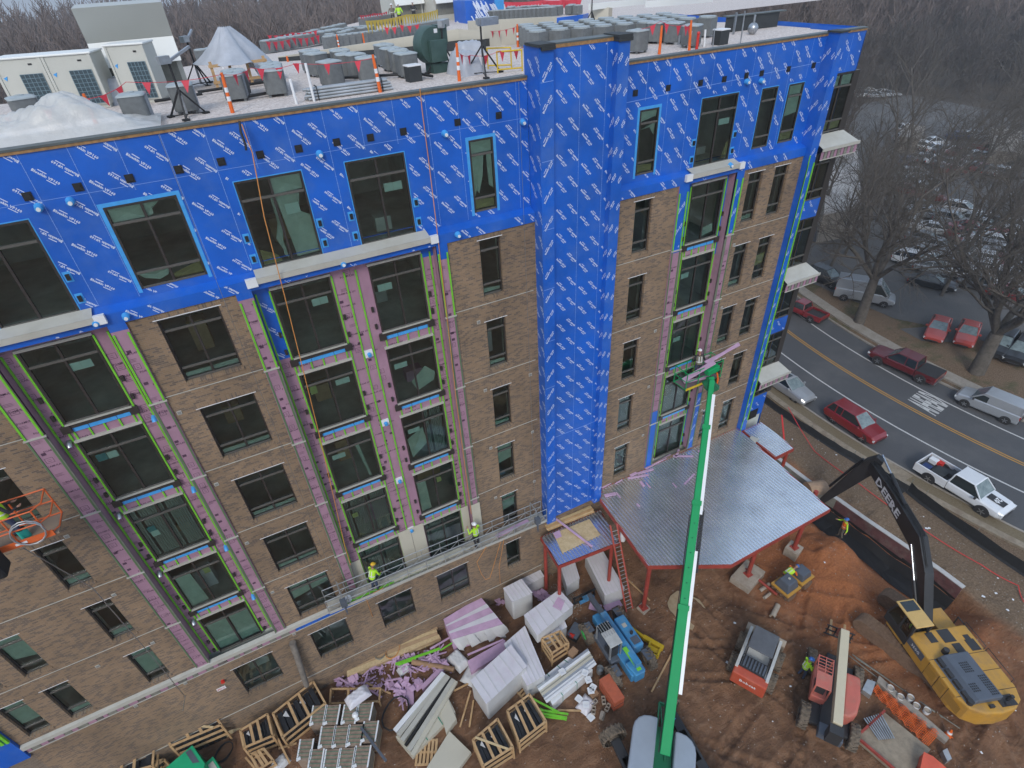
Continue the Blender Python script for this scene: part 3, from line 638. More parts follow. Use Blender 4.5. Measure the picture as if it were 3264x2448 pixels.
# prints on the foam
FVs=[text_tris('FOAMULAR 250',1.0,.02),text_tris('FOAMULAR',1.0,.02)]
iV=[];iF=[];it=0
def foamprint(O,rect,holes,step,seed,mirror=False):
    global it
    rg=random.Random(seed); ins={0:[],1:[]}
    z=rect[2]
    while z<rect[3]:
        ins[rg.randint(0,1)].append((rect[0]+rg.uniform(-.25,.35),z,0,.075)); z+=step*rg.uniform(.7,1.3)
    for i in (0,1):
        V,F=place_print(*FVs[i],ins[i],O,(1,0,0),(0,0,1),rect,holes,.004)
        b_=it
        for v,f in zip(V,F): iV.append(v); iF.append(f+b_); it+=len(v)
ink=MB()
for (x0,x1),pl,pr,wx in zip(BAYS,(.57,.5,.55),(.5,.44,.46),WXS):
    cols=[(x0+.1,x0+pl-.1,-.07),(x1-pr+.1,x1-.1,-.07),(x0+pl+.05,wx[0][0]-.1,.4),(wx[-1][1]+.08,x1-pr-.05,.4)]
    if len(wx)>1: cols.append((wx[0][1]+.1,wx[1][0]-.1,.4))
    hi=[20.0,20.0,20,20,23.6] if x0>9 else [23.4,23.0,20.4 if x0>-10 else 23.6,22.9,23.6]; lo=10.9 if x0>9 else 6.6
    for ci,((a,b,y),h) in enumerate(zip(cols,hi)):
        foamprint((0,y,0),(a,b,lo,h),[],.62,ci+int(x0*7))
        rg=random.Random(ci+int(x0*3)); z=lo
        while z<h:
            k=rg.randint(0,3); w=min(b-a-.05,.34)
            if w>.08:
                u=a+rg.uniform(0,max(.01,b-a-w)); yy=y-.004
                if k==0:
                    for i in range(3): ink.quad((u,yy,z+i*.045),(u+w*rg.uniform(.6,1),yy,z+i*.045),(u+w*.6,yy,z+i*.045+.012),(u,yy,z+i*.045+.012))
                elif k==1: ink.quad((u,yy,z),(u+.13,yy,z),(u+.13,yy,z+.11),(u,yy,z+.11))
                else:
                    for s_ in ((0,0,w*.7,.012),(0,.2,w*.7,.212),(0,0,.012,.2),(w*.7,0,w*.7+.012,.2),(.06,.06,w*.5,.075),(.06,.13,w*.5,.14)): ink.quad((u+s_[0],yy,z+s_[1]),(u+s_[2],yy,z+s_[1]),(u+s_[2],yy,z+s_[3]),(u+s_[0],yy,z+s_[3]))
            z+=rg.uniform(.3,.7)
    for a,b in wx:
        for k in range(4):
            foamprint((0,.4,0),(a+.15,b-.15,20.0-3.6*k,20.3-3.6*k),[],.25,k+int(a))
np_mesh('foam_print',np.vstack(iV),np.vstack(iF),M_INK,BLD); ink.build('foam_diagram',M_INK,BLD)
# fire department connection plate
q=MB(); v=fp(478,1487,0); q.box(v.x-.2,v.x+.2,-.02,0,v.z-.11,v.z+.11); s=q.build('hydrant_sign',M_WHITE,BLD); text_obj('sign_text','FDC',(v.x,-.025,v.z),(1,0,0),(0,0,1),.13,M_REDP,s,bold=.02,center=True)
v=fp(481,1470,0); q=MB(); q.tube([(v.x,0,v.z),(v.x,-.12,v.z)],.09,12); q.build('alarm_bell',M_REDP,BLD)
# ================================================================ GROUND, STREET, WOODS
def inpoly(x,y,P):
    r=np.zeros(x.shape,bool); n=len(P); j=n-1
    for i in range(n):
        xi,yi=P[i];xj,yj=P[j]; c=((yi>y)!=(yj>y))&(x<(xj-xi)*(y-yi)/(yj-yi+1e-12)+xi); r^=c; j=i
    return r
def sstep(a,b,t): t=np.clip((t-a)/(b-a),0,1); return t*t*(3-2*t)
_g=np.random.default_rng(3); NG=_g.random((64,64,))
def vnoise(x,y,s):
    x=x/s;y=y/s; xi=np.floor(x).astype(int);yi=np.floor(y).astype(int);fx=x-xi;fy=y-yi; fx=fx*fx*(3-2*fx);fy=fy*fy*(3-2*fy)
    g=lambda a,b:NG[a%64,b%64]
    return (g(xi,yi)*(1-fx)+g(xi+1,yi)*fx)*(1-fy)+(g(xi,yi+1)*(1-fx)+g(xi+1,yi+1)*fx)*fy-.5
WALL=[(23.30,1.5),(23.42,.56),(23.45,-2.61),(23.79,-4.82),(23.88,-6.97),(24.13,-9.82),(24.24,-11.81),(24.23,-13.2)]
TRK=[((4,-19),(17,-9.5),1.0,.24,.10),((6,-8),(21,-15),.95,.22,.09),((12.5,-5.5),(20.5,-14.5),1.35,.36,.10),((-6,-17),(9,-13.5),1.1,.26,.10),((8,-20),(22,-19),1.2,.3,.09),((2,-9.5),(8.5,-18.5),1.0,.24,.10),((15,-21),(21.5,-11.5),1.35,.36,.11),((9,-4.5),(11.5,-16),.9,.22,.08)]
def wallx(y): ys=[p[1] for p in WALL][::-1]; xs=[p[0] for p in WALL][::-1]; return np.interp(y,ys,xs)
def hgt(x,y):
    x=np.asarray(x,float);y=np.asarray(y,float)
    site=sstep(-3,0,-y+1.5)*(1-sstep(24.5,27,x))*sstep(-36,-30,x)*(1-sstep(40,44,-y))
    h=site*(vnoise(x,y,2.3)*.2+vnoise(x+9,y,.8)*.15+vnoise(x,y+5,.36)*.09)
    # wheel ruts running across the mud
    rut=(np.sin((x*.62-y*.78)*3.0+vnoise(x,y,4)*5)*.05+np.sin((x*.9+y*.43)*2.2+vnoise(x+7,y,5)*6)*.04); h+=site*rut*sstep(6,9,x)
    for (xa,ya),(xb,yb),gap,wd,dp in TRK:
        L=math.hypot(xb-xa,yb-ya); ux,uy=(xb-xa)/L,(yb-ya)/L; al=(x-xa)*ux+(y-ya)*uy; ac=-(x-xa)*uy+(y-ya)*ux+np.sin(al*.35)*.35
        on_=sstep(0,1,al)*(1-sstep(L-1,L,al))
        for s in (-1,1):
            b=np.exp(-((ac-s*gap)/wd)**4); h=h-on_*site*b*(dp+.035*np.sin(al*2*PI/.42+s))+on_*site*np.exp(-((np.abs(ac-s*gap)-wd*1.35)/.12)**2)*dp*.8
    d=wallx(y)-x       # distance in front of the retaining wall
    tr=sstep(.0,.35,d)*(1-sstep(1.5,3.6,d))*sstep(-15.5,-13,y)*(1-sstep(.5,2.5,y))
    h-=tr*1.6
    mound=np.exp(-(((x-19.6)/1.9)**2+((y+7.6)/1.5)**2)); h+=mound*1.1*(1+vnoise(x,y,.5)*.6)
    mound=np.exp(-(((x-18.3)/1.2)**2+((y+9.4)/1.4)**2)); h+=mound*.4
    h+=sstep(24,25,x)*(1-sstep(27,29,x))*.12*sstep(-40,-35,y)*(1-sstep(6,12,y))
    far=sstep(29,30.5,x)*1.0
    h=h*(1-far)-.06*sstep(28.4,29,x)*(1-sstep(43.5,45,x))
    dd=np.hypot(x,y); h=h-.07*np.maximum(0,dd-345)
    return h
def axis(a,b,s,far):
    m=list(np.arange(a,b+1e-6,s)); l=[];t=a;st=s
    while t>-far: st*=1.35; t-=st; l.append(t)
    r=[];t=b;st=s
    while t<far: st*=1.35; t+=st; r.append(t)
    return np.array(l[::-1]+m+r)
gx=axis(-20,30,.10,2500); gy=axis(-21,1,.10,2500)
XX,YY=np.meshgrid(gx,gy,indexing='ij'); ZZ=hgt(XX,YY)
V=np.stack([XX.ravel(),YY.ravel(),ZZ.ravel()],1); nx,ny=XX.shape
I=np.arange((nx-1)*(ny-1)); i,j=I//(ny-1),I%(ny-1); F=np.stack([i*ny+j,(i+1)*ny+j,(i+1)*ny+j+1,i*ny+j+1],1)
def ground_mat():
    m=bpy.data.materials.new('site_ground'); m.use_nodes=True; t=m.node_tree; b=t.nodes['Principled BSDF']; L=t.links
    g=N(t,'ShaderNodeNewGeometry'); s=N(t,'ShaderNodeSeparateXYZ'); L.new(g.outputs['Position'],s.inputs[0])
    def noise(sc,d=7,r=.6,dist=0): n=N(t,'ShaderNodeTexNoise',ins={2:sc,3:d,4:r,8:dist}); L.new(g.outputs['Position'],n.inputs[0]); return n.outputs[0]
    def ramp(v,*st):
        r=N(t,'ShaderNodeValToRGB'); e=r.color_ramp.elements
        while len(e)<len(st): e.new(.5)
        for q,(p,c) in zip(e,st): q.position=p; q.color=(*c,1)
        L.new(v,r.inputs[0]); return r.outputs[0]
    def mix(f,a,c):
        x=N(t,'ShaderNodeMixRGB'); L.new(f,x.inputs[0])
        for k,v in ((1,a),(2,c)):
            if isinstance(v,tuple): x.inputs[k].default_value=(*v,1)
            else: L.new(v,x.inputs[k])
        return x.outputs[0]
    def mr(v,a,b2,c=0,d=1): n=N(t,'ShaderNodeMapRange',interpolation_type='SMOOTHSTEP',ins={1:a,2:b2,3:c,4:d}); L.new(v,n.inputs[0]); return n.outputs[0]
    def mth(op,a,b2):
        n=N(t,'ShaderNodeMath',operation=op)
        for k,v in ((0,a),(1,b2)):
            if isinstance(v,(int,float)): n.inputs[k].default_value=v
            else: L.new(v,n.inputs[k])
        return n.outputs[0]
    mpg=N(t,'ShaderNodeMapping'); mpg.inputs['Rotation'].default_value=(0,0,math.radians(-38)); mpg.inputs['Scale'].default_value=(.8,2.2,1); L.new(g.outputs['Position'],mpg.inputs[0]); ns=N(t,'ShaderNodeTexNoise',ins={2:1.5,3:6,4:.65,8:.6}); L.new(mpg.outputs[0],ns.inputs[0]); streak=ns.outputs[0]
    n1=noise(.35); n2=noise(1.6); n3=noise(9,8,.7); n4=noise(34,4,.7)
    mud=ramp(n2,(.25,(.12,.052,.024)),(.5,(.225,.106,.050)),(.75,(.34,.175,.085)))
    wet=ramp(n1,(.38,(.10,.056,.032)),(.62,(.29,.155,.082)))
    mud=mix(mr(n3,.35,.65,.25,.75),mud,wet)
    red=ramp(n3,(.3,(.24,.074,.024)),(.7,(.50,.185,.065)))
    mud=mix(mr(streak,.5,.68,0,.5),mud,ramp(n3,(.3,(.29,.165,.092)),(.7,(.40,.25,.155))))
    mud=mix(mr(streak,.43,.33,0,.5),mud,(.075,.042,.026))
    # red fill near the trench and spoil heap
    dx=mth('SUBTRACT',s.outputs[0],20.2); dy=mth('SUBTRACT',s.outputs[1],-7.2)
    rr=mth('SQRT',mth('ADD',mth('MULTIPLY',dx,dx),mth('MULTIPLY',mth('MULTIPLY',dy,dy),.45)),0)
    rr=mth('ADD',rr,mth('MULTIPLY',n2,3.0))
    mud=mix(mr(rr,5.2,10.5,.92,0),mud,red)
    dirt=ramp(n3,(.28,(.105,.068,.040)),(.5,(.20,.135,.082)),(.72,(.31,.22,.145)))
    mud=mix(mr(s.outputs[0],23.6,24.6),mud,dirt)
    leaf=ramp(noise(14,6,.75),(.3,(.07,.045,.03)),(.5,(.19,.125,.075)),(.68,(.34,.25,.165)))
    grass=ramp(noise(5),(.4,(.085,.085,.035)),(.6,(.15,.12,.065)))
    leaf=mix(mr(n1,.5,.62),leaf,grass)
    col=mix(mr(s.outputs[0],28.5,29.5),mud,leaf)
    wood=ramp(noise(.05,9,.7),(.3,(.045,.037,.028)),(.7,(.12,.092,.065)))
    d2=mth('SQRT',mth('ADD',mth('MULTIPLY',s.outputs[0],s.outputs[0]),mth('MULTIPLY',s.outputs[1],s.outputs[1])),0)
    col=mix(mr(d2,90,150),col,wood)
    L.new(col,b.inputs['Base Color'])
    # puddled patches are smoother
    pud=mr(noise(.8,3,.4),.60,.68,.92,.35); inside=mr(s.outputs[0],22,24); ro=N(t,'ShaderNodeMixRGB'); L.new(inside,ro.inputs[0]); L.new(pud,ro.inputs[1]); ro.inputs[2].default_value=(.93,.93,.93,1); L.new(ro.outputs[0],b.inputs['Roughness'])
    bp=N(t,'ShaderNodeBump',ins={0:.9,1:.12}); hh=mth('ADD',mth('ADD',mth('MULTIPLY',n3,1.0),mth('MULTIPLY',n4,.5)),mth('MULTIPLY',streak,1.1)); L.new(hh,bp.inputs['Height']); L.new(bp.outputs[0],b.inputs['Normal'])
    return m
M_GROUND=ground_mat()
g=np_mesh('ground',V,F,M_GROUND); tag(g,kind='structure'); g.data.polygons.foreach_set('use_smooth',[True]*len(g.data.polygons))
# ---- street: runs along y, gently curved
def xc(y): return 37.75+.0085*max(-14,min(14,y-1))**2+ (0 if abs(y-1)<14 else (.24*(abs(y-1)-14)))
def strip(name,o0,o1,y0,y1,z,m,step=2.0,thick=0,kind='structure',**k):
    mb=MB(); y=y0
    while y<y1-1e-6:
        ye=min(y+step,y1); a,b=xc(y),xc(ye)
        mb.quad((a+o0,y,z),(a+o1,y,z),(b+o1,ye,z),(b+o0,ye,z))
        if thick:
            mb.quad((a+o0,y,z-thick),(a+o0,y,z),(b+o0,ye,z),(b+o0,ye,z-thick)); mb.quad((a+o1,y,z-thick),(b+o1,ye,z-thick),(b+o1,ye,z),(a+o1,y,z))
        y=ye
    return mb.build(name,m,kind=kind,**k)
M_ASPH=mat('asphalt',(.062,.064,.068),.85,nscale=26,ncol=(.098,.10,.105),dirt=(.15,.145,.14),dscale=.25,damp=.45,bump=.3,bscale=60)
M_ASPH2=mat('old_asphalt',(.085,.085,.086),.9,nscale=12,ncol=(.13,.13,.128),dirt=(.17,.16,.15),dscale=.2,damp=.6)
M_CONC=mat('concrete',(.30,.27,.23),.85,nscale=5,namp=.14,dirt=(.2,.16,.12),dscale=.9,damp=.6)
M_CONCD=mat('dusty_concrete',(.27,.225,.165),.9,nscale=4,namp=.2,dirt=(.17,.12,.08),dscale=1.1,damp=.8)
M_LINEW=mat('white_road_paint',(.55,.55,.53),.7,dirt=(.25,.25,.25),dscale=6,damp=.5)
M_LINEY=mat('yellow_road_paint',(.48,.25,.04),.7,dirt=(.2,.14,.06),dscale=6,damp=.5)
Y0,Y1=-60,120
strip('road',-7.35,5.4,Y0,Y1,0.0,M_ASPH)
strip('road_marking',-3.28,-3.14,Y0,Y1,.006,M_LINEW); strip('road_marking',3.12,3.26,Y0,Y1,.006,M_LINEW)
strip('road_marking',-.19,-.07,Y0,Y1,.006,M_LINEY); strip('road_marking',.07,.19,Y0,Y1,.006,M_LINEY)
strip('kerb',-7.52,-7.35,Y0,Y1,.14,M_CONC,thick=.25); strip('kerb',5.4,5.56,Y0,Y1,.14,M_CONC,thick=.25)
strip('pavement',6.3,7.6,Y0,Y1,.13,M_CONC,thick=.2); strip('pavement',-9.0,-8.45,Y0,Y1,.12,M_CONCD,thick=.2)
strip('verge',-8.45,-7.52,Y0,Y1,.11,mat('dead_turf',(.14,.105,.06),.95,nscale=9,ncol=(.20,.16,.10),bump=.5,bscale=20),thick=.2)
mb=MB(); a,b=-5.9,-3.6; mb.box(xc(-4.8)-9.05,xc(-4.8)-7.55,a,b,.0,.135); mb.build('pavement',M_CONCD,kind='structure')
for i,y in enumerate(np.arange(-30,14,1.5)): pass
# AHEAD legend on the far lane
C4=crop(2444,1200,2.6756)
c0,c1,c2,c3=[gp(*C4(*p)) for p in ((1190,205),(1320,125),(1562,240),(1440,340))]
TVh,TFh=text_tris('AHEAD',1,.03)
O=np.array([c3.x,c3.y,.008]); Uu=np.array(c2)-np.array(c3); Vh=np.array(c0)-np.array(c3); Uu[2]=0;Vh[2]=0
t_=TVh.copy(); t_[:,0]/=t_[:,0].max(); P=O+t_[:,:1]*Uu+t_[:,1:]*Vh
tag(np_mesh('road_marking',P,TFh,M_LINEW),kind='structure')
# parking lot
mb=MB(); poly=[(49.2,26),(50,9),(51.2,7),(53,3.5),(53.5,-30),(140,-30),(150,75),(105,75),(86,46),(66,32)]
mb.add([(x,y,.02) for x,y in poly],[tuple(range(len(poly)))]); mb.build('parking_lot',M_ASPH2,kind='structure')
mb=MB(); poly=[(52,2.2),(48.3,5),(48.6,7.5),(51.5,6.2),(54,3)]; mb.add([(x,y,.016) for x,y in poly],[tuple(range(len(poly)))]); mb.build('parking_lot',M_ASPH2,kind='structure')
mb=MB(); p=[gp(*q) for q in ((1900,350),(2060,345),(2212,350),(2212,385),(2060,372),(1950,380))]; mb.add([(q.x,q.y,.03) for q in p],[tuple(range(len(p)))]); mb.build('road',M_ASPH2,kind='structure')
# ---- bare trees
M_BARK=mat('grey_bark',(.10,.085,.068),.9,nscale=3,ncol=(.17,.15,.125)); M_BARK2=mat('brown_twigs',(.15,.115,.098),.9,nscale=.06,ncol=(.235,.185,.165)); M_BARKD=mat('dark_bark',(.075,.064,.053),.9,nscale=3,ncol=(.145,.128,.108))
def grow(seed,H,r0,levels,nb,spread,first=.3,lenf=.62,up=.25,forks=None,minr=.006,jit=.16):
    rg=random.Random(seed); segs=[]
    def br(p,d,L,r,lv):
        n=max(2,int(5-lv*.5)); q=Vector(p); dd=Vector(d); pts=[(q.copy(),r)]
        for i in range(n):
            dd=(dd+Vector((rg.uniform(-1,1),rg.uniform(-1,1),rg.uniform(-.6,1)*.8))*jit+Vector((0,0,up*.12))).normalized()
            q=q+dd*(L/n); rr=r*(1-(i+1)/n*.62); pts.append((q.copy(),rr))
        for a,b in zip(pts,pts[1:]): segs.append((a[0],b[0],a[1],b[1],lv))
        if lv<levels:
            k=nb[lv] if lv<len(nb) else nb[-1]
            for i in range(k):
                f=first+(1-first)*(i+rg.random()*.8)/k if lv==0 else .25+.75*(i+rg.random())/k
                j=min(n-1,int(f*n)); t=f*n-j; pp=pts[j][0].lerp(pts[j+1][0],t); rr=pts[j][1]
                ax=(pts[j+1][0]-pts[j][0]).normalized(); az=rg.uniform(0,2*PI)+i*2.4; o=ax.orthogonal().normalized(); o2=ax.cross(o)
                sp=spread*rg.uniform(.6,1.25); nd=(ax*math.cos(sp)+(o*math.cos(az)+o2*math.sin(az))*math.sin(sp)+Vector((0,0,up))).normalized()
                br(pp,nd,L*lenf*rg.uniform(.65,1.15)*(1.15-.45*f if lv==0 else 1),max(minr,rr*.62),lv+1)
    if forks:
        segs.append((Vector((0,0,-.2)),Vector((0,0,forks[0])),r0*1.35,r0,0))
        for k in range(forks[1]):
            az=2*PI*k/forks[1]+rg.uniform(-.4,.4); d=Vector((math.cos(az)*.62,math.sin(az)*.62,.85)).normalized(); br((0,0,forks[0]-.1),d,H*.62*rg.uniform(.8,1.1),r0*.62,1)
    else: br((0,0,-.2),(rg.uniform(-.06,.06),rg.uniform(-.06,.06),1),H,r0,0)
    return segs
def segs_mesh(segs,n3=3,flat_lv=99):
    V=[];F=[];
    A=np.array([s[0][:] for s in segs]);B=np.array([s[1][:] for s in segs]);ra=np.array([s[2] for s in segs]);rb=np.array([s[3] for s in segs])
    d=B-A; d/=np.linalg.norm(d,axis=1,keepdims=True)+1e-9; u=np.cross(d,[.31,.17,.93]); u/=np.linalg.norm(u,axis=1,keepdims=True)+1e-9; w=np.cross(d,u)
    n=len(segs); out=[]
    for k in range(n3):
        a=2*PI*k/n3; o=u*math.cos(a)+w*math.sin(a); out.append(A+o*ra[:,None]); out.append(B+o*rb[:,None])
    V=np.stack(out,1).reshape(-1,3); base=np.arange(n)*2*n3; F=[]
    for k in range(n3):
        k2=(k+1)%n3; F.append(np.stack([base+2*k,base+2*k2,base+2*k2+1,base+2*k+1],1))
    return V,np.vstack(F)
def tree(name,label,x,y,H,r0,levels,nb,spread,seed,group=None,m=M_BARK,lean=0,**k):
    s=grow(seed,H,r0,levels,nb,spread,**k); t=thing(name,label,'tree',(x,y,0),random.Random(seed).uniform(0,6),group); t.rotation_euler[1]=lean
    tr=[q for q in s if q[4]<=1]; cr=[q for q in s if q[4]>1]
    V,F=segs_mesh(tr,7); np_mesh('trunk',V,F,m,t); V,F=segs_mesh(cr,3); np_mesh('crown',V,F,m,t); return t
tree('bare_tree','big bare tree with a forked grey trunk rising beside the tall silver van','tree' and 46.3,10.4,13,.42,5,[0,7,5,5,4],.85,11,up=.12,jit=.22,m=M_BARKD,forks=(5.0,6),minr=.006)
tree('bare_tree','thick bare tree on the leafy bank in front of the two faded red cars',47.4,-.6,14,.50,5,[0,7,5,5,4],.85,5,up=.12,jit=.22,m=M_BARKD,forks=(4.2,7),minr=.008)
lots=[(54.5,20.5,10),(57,26.5,11),(63,24,12),(60,17.6,11),(66,31,12),(70,21,12),(58.5,9.5,11),(64,12,12),(68,4,12),(74,17,12),(81,9,12),(59,22,10),(72,27,12),(86,27,13),(94,20,13),(104,26,14),(76,34,13),(79,25,13),(84,18,12),(90,38,14),(97,29,14),(62,6,12),(72,9.5,12),(56.5,0,12),(88,50,14),(104,44,15),(112,33,15),(96,56,15)]
tp=None
for i,(x,y,H) in enumerate(lots):
    lab='slender bare tree among the cars parked in the lot across the street'
    if i<4: 
        t=tree('bare_tree',lab,x,y,H,.2,4,[9,6,5,4],.95,30+i,'bare trees in and around the parking lot',first=.28,minr=.008,lenf=.6,jit=.2,up=.15,m=M_BARKD)
        if i==0: tps=[t]
        else: tps.append(t)
    else: dup(tps[i%4],loc=(x,y,0),rz=i*1.7,scale=(H/11,)*3)
# ---- far woods: one mass of bare trees
protoV=[]
for k in range(6):
    s=grow(100+k,1.0,.018,3,[14,6,5],.62,first=.2,lenf=.46,up=.30,minr=.0036,jit=.13)
    protoV.append(segs_mesh(s,3))
def woods(name,spots,m,hs):
    VV=[];FF=[];b=0; rg=np.random.default_rng(5)
    for i,(x,y) in enumerate(spots):
        V,F=protoV[i%6]; h=hs*rg.uniform(.72,1.15); a=rg.uniform(0,6.28); c,s=math.cos(a),math.sin(a)
        sc=rg.uniform(.8,1.2); W=np.stack([(V[:,0]*c-V[:,1]*s)*h*sc+x,(V[:,0]*s+V[:,1]*c)*h*sc+y,V[:,2]*h*.86],1); VV.append(W); FF.append(F+b); b+=len(V)
    o=np_mesh(name,np.vstack(VV),np.vstack(FF),m); return tag(o,kind='stuff')
rg=np.random.default_rng(9); sp_=[]
while len(sp_)<2000:
    az=math.radians(rg.uniform(-14,76)); d=rg.uniform(135,330); x=CAMP[0]+math.sin(az)*d; y=CAMP[1]+math.cos(az)*d
    if x>55 and y<95 and d<235 and math.degrees(az)>44: continue
    if -22<x<80 and y<110: continue
    sp_.append((x,y))
woods('winter_woods',sp_,M_BARK2,26)
sp_=[]
while len(sp_)<330:
    az=math.radians(rg.uniform(40,74)); d=rg.uniform(108,240); x=CAMP[0]+math.sin(az)*d; y=CAMP[1]+math.cos(az)*d
    if inpoly(np.array([x]),np.array([y]),[(50,26),(53,-30),(140,-30),(152,70),(105,74),(86,46),(66,32)])[0]: continue
    sp_.append((x,y))
woods('roadside_woods',sp_,mat('dark_twigs',(.06,.052,.044),.9,nscale=.1,ncol=(.13,.105,.09)),15)
# low dense understory so the woods close up near the ground
VV=[];FF=[];b=0
for k in range(2600):
    az=math.radians(rg.uniform(-14,76)); d=rg.uniform(140,340); x=CAMP[0]+math.sin(az)*d; y=CAMP[1]+math.cos(az)*d
    if (x>55 and y<95 and d<235 and math.degrees(az)>44) or (-22<x<80 and y<110): continue
    n=9; a0=rg.uniform(0,6.28); h=rg.uniform(5,15); w=rg.uniform(2.5,5)
    for q in range(n):
        a=a0+q*.7; dx,dy=math.cos(a)*w*rg.random(),math.sin(a)*w*rg.random(); hh=h*rg.uniform(.6,1.1); t=.22
        VV+= [(x+dx*.4,y+dy*.4,0),(x+dx*.4+t,y+dy*.4,0),(x+dx,y+dy,hh)]; FF.append((b,b+1,b+2)); b+=3
tag(np_mesh('woodland_underbrush',np.array(VV),np.array(FF),M_BARK2),kind='stuff')
# ---- white flat-roofed building behind the end bay
wb=thing('low_building','low building with a broad white flat roof beyond the end of the apartments','building',(0,0,0))
p=[gp(*q,4) for q in ((1792,312),(1852,318),(1862,447),(1780,462))]
mb=MB(); mb.prism([(q.x,q.y) for q in p][::-1],3.8,4.0); mb.build('roof',mat('white_membrane',(.50,.48,.46),.7,dirt=(.24,.21,.19),dscale=.35,damp=.95),wb)  # dark blotches are tree shade mixed into the white roof colour
mb=MB(); mb.prism([(q.x*1.0,q.y) for q in p][::-1],0,3.79); mb.build('wall',M_CONC,wb)
for i,(px,py,w,d,h) in enumerate(((1960,318,9,3,2.6),(2160,335,16,4,2.4))):
    q=gp(px,py,0); t=thing('far_building',('pale low building behind the trees at the far edge of the lot','long pale shed by the far road')[i],'building',(q.x,q.y,0),.5)
    mb=MB(); mb.box(-w/2,w/2,-d/2,d/2,0,h,0); mb.build('wall',M_CONC,t); mb=MB(); mb.box(-w/2-.2,w/2+.2,-d/2-.2,d/2+.2,h,h+.2,0); mb.build('roof',M_CONC,t)
# ---- retaining wall, footing wrap, silt fence
M_BW=mat('black_waterproofing',(.010,.010,.011),.7); M_BOARD=mat('grey_drain_board',(.23,.23,.20),.8,nscale=2,namp=.15,dirt=(.14,.08,.05),dscale=1.2,damp=.6)
rw=thing('retaining_wall','low curved concrete retaining wall beside the trench, pale on top with grey and maroon drain boards','wall',(0,0,0))
mb=MB(); md=MB(); mk=MB(); mm=MB()
for a,b in zip(WALL,WALL[1:]):
    a=Vector((*a,0));b=Vector((*b,0)); n=Vector((1,0,0)); 
    mb.add([a+Vector((-.16,0,-1.4)),b+Vector((-.16,0,-1.4)),b+Vector((-.16,0,.35)),a+Vector((-.16,0,.35)),a+Vector((.16,0,-1.4)),b+Vector((.16,0,-1.4)),b+Vector((.16,0,.35)),a+Vector((.16,0,.35))],[(3,2,1,0),(4,5,6,7),(2,3,7,6)])
    t=mm if b.y<-6.9 else md
    t.quad(a+Vector((-.2,0,-.55)),b+Vector((-.2,0,-.55 if b.y>-7 else -.7)),b+Vector((-.2,0,.33)),a+Vector((-.2,0,.33)))
    mk.quad(a+Vector((-.185,0,-1.4)),b+Vector((-.185,0,-1.4)),b+Vector((-.185,0,.0)),a+Vector((-.185,0,.0)))
mb.build('concrete_wall',mat('wall_concrete',(.46,.45,.43),.8,nscale=3,namp=.1),rw); md.build('drain_board',M_BOARD,rw); mm.build('drain_board',mat('maroon_board',(.13,.055,.055),.8,nscale=2,namp=.3,dirt=(.22,.2,.17),dscale=1.5,damp=.5),rw); mk.build('membrane_sheet',M_BW,rw)
mk=MB(); ys_=np.arange(-13.2,1.2,.6)
for y0_,y1_ in zip(ys_,ys_[1:]):
    for k in range(5):
        o0,o1=-.2-.3*k,-.2-.3*(k+1); P_=[(wallx(y)+o,y) for y,o in ((y0_,o0),(y1_,o0),(y1_,o1),(y0_,o1))]; mk.add([(px,py,float(hgt(px,py))+.07) for px,py in P_],[(3,2,1,0)])
mk.build('membrane_sheet',M_BW,rw)
# silt fence: black fabric panels with stakes
sf=thing('silt_fence','long black fabric silt fence with thin stakes between the bare dirt bank and the pavement','fence',(0,0,0))
M_SILT=mat('silt_fabric',(.014,.015,.016),.75,nscale=3,namp=.3)
sil=[(28.3,14),(28.31,5.83),(28.15,3.24),(28.32,-.81),(28.81,-4.04),(28.97,-6.55)]
sil2=[(28.97,-6.55),(28.78,-7.7),(28.57,-11.26),(28.62,-14.33),(28.9,-22)]
def fence(parts,h,name,segl=1.6,out=.12):
    pts=[]
    for a,b in zip(parts,parts[1:]):
        a=Vector((*a,0));b=Vector((*b,0)); n=max(1,int((b-a).length/segl)); pts+=[a.lerp(b,i/n) for i in range(n)]
    pts.append(Vector((*parts[-1],0))); mb=MB(); rg=random.Random(4); hs=[h*rg.uniform(.82,1.05) for _ in pts]
    for i in range(len(pts)-1):
        a,b=pts[i],pts[i+1]; m=(a+b)/2; hm=(hs[i]+hs[i+1])/2*.93; o=Vector((-out,0,0))
        mb.add([a+o*2,m+o*2.4,b+o*2,b+Vector((0,0,hs[i+1])),m+Vector((-.05,0,hm)),a+Vector((0,0,hs[i]))],[(0,1,4,5),(1,2,3,4)])
        mb.add([a+o*7-Vector((0,0,-.02)),b+o*7+Vector((0,0,.02)),b+o*2+Vector((0,0,.1)),a+o*2+Vector((0,0,.1))],[(0,1,2,3)])
    mb.build(name,M_SILT,sf)
    for p in pts[::1]: MB().bar(p+Vector((.03,0,-.1)),p+Vector((.03,0,h+.22)),.035,mi=0).build('stake',M_TRIM,sf)
fence(sil,.55,'fabric_panel',out=.09); fence(sil2,1.0,'fabric_panel',2.2,.04)
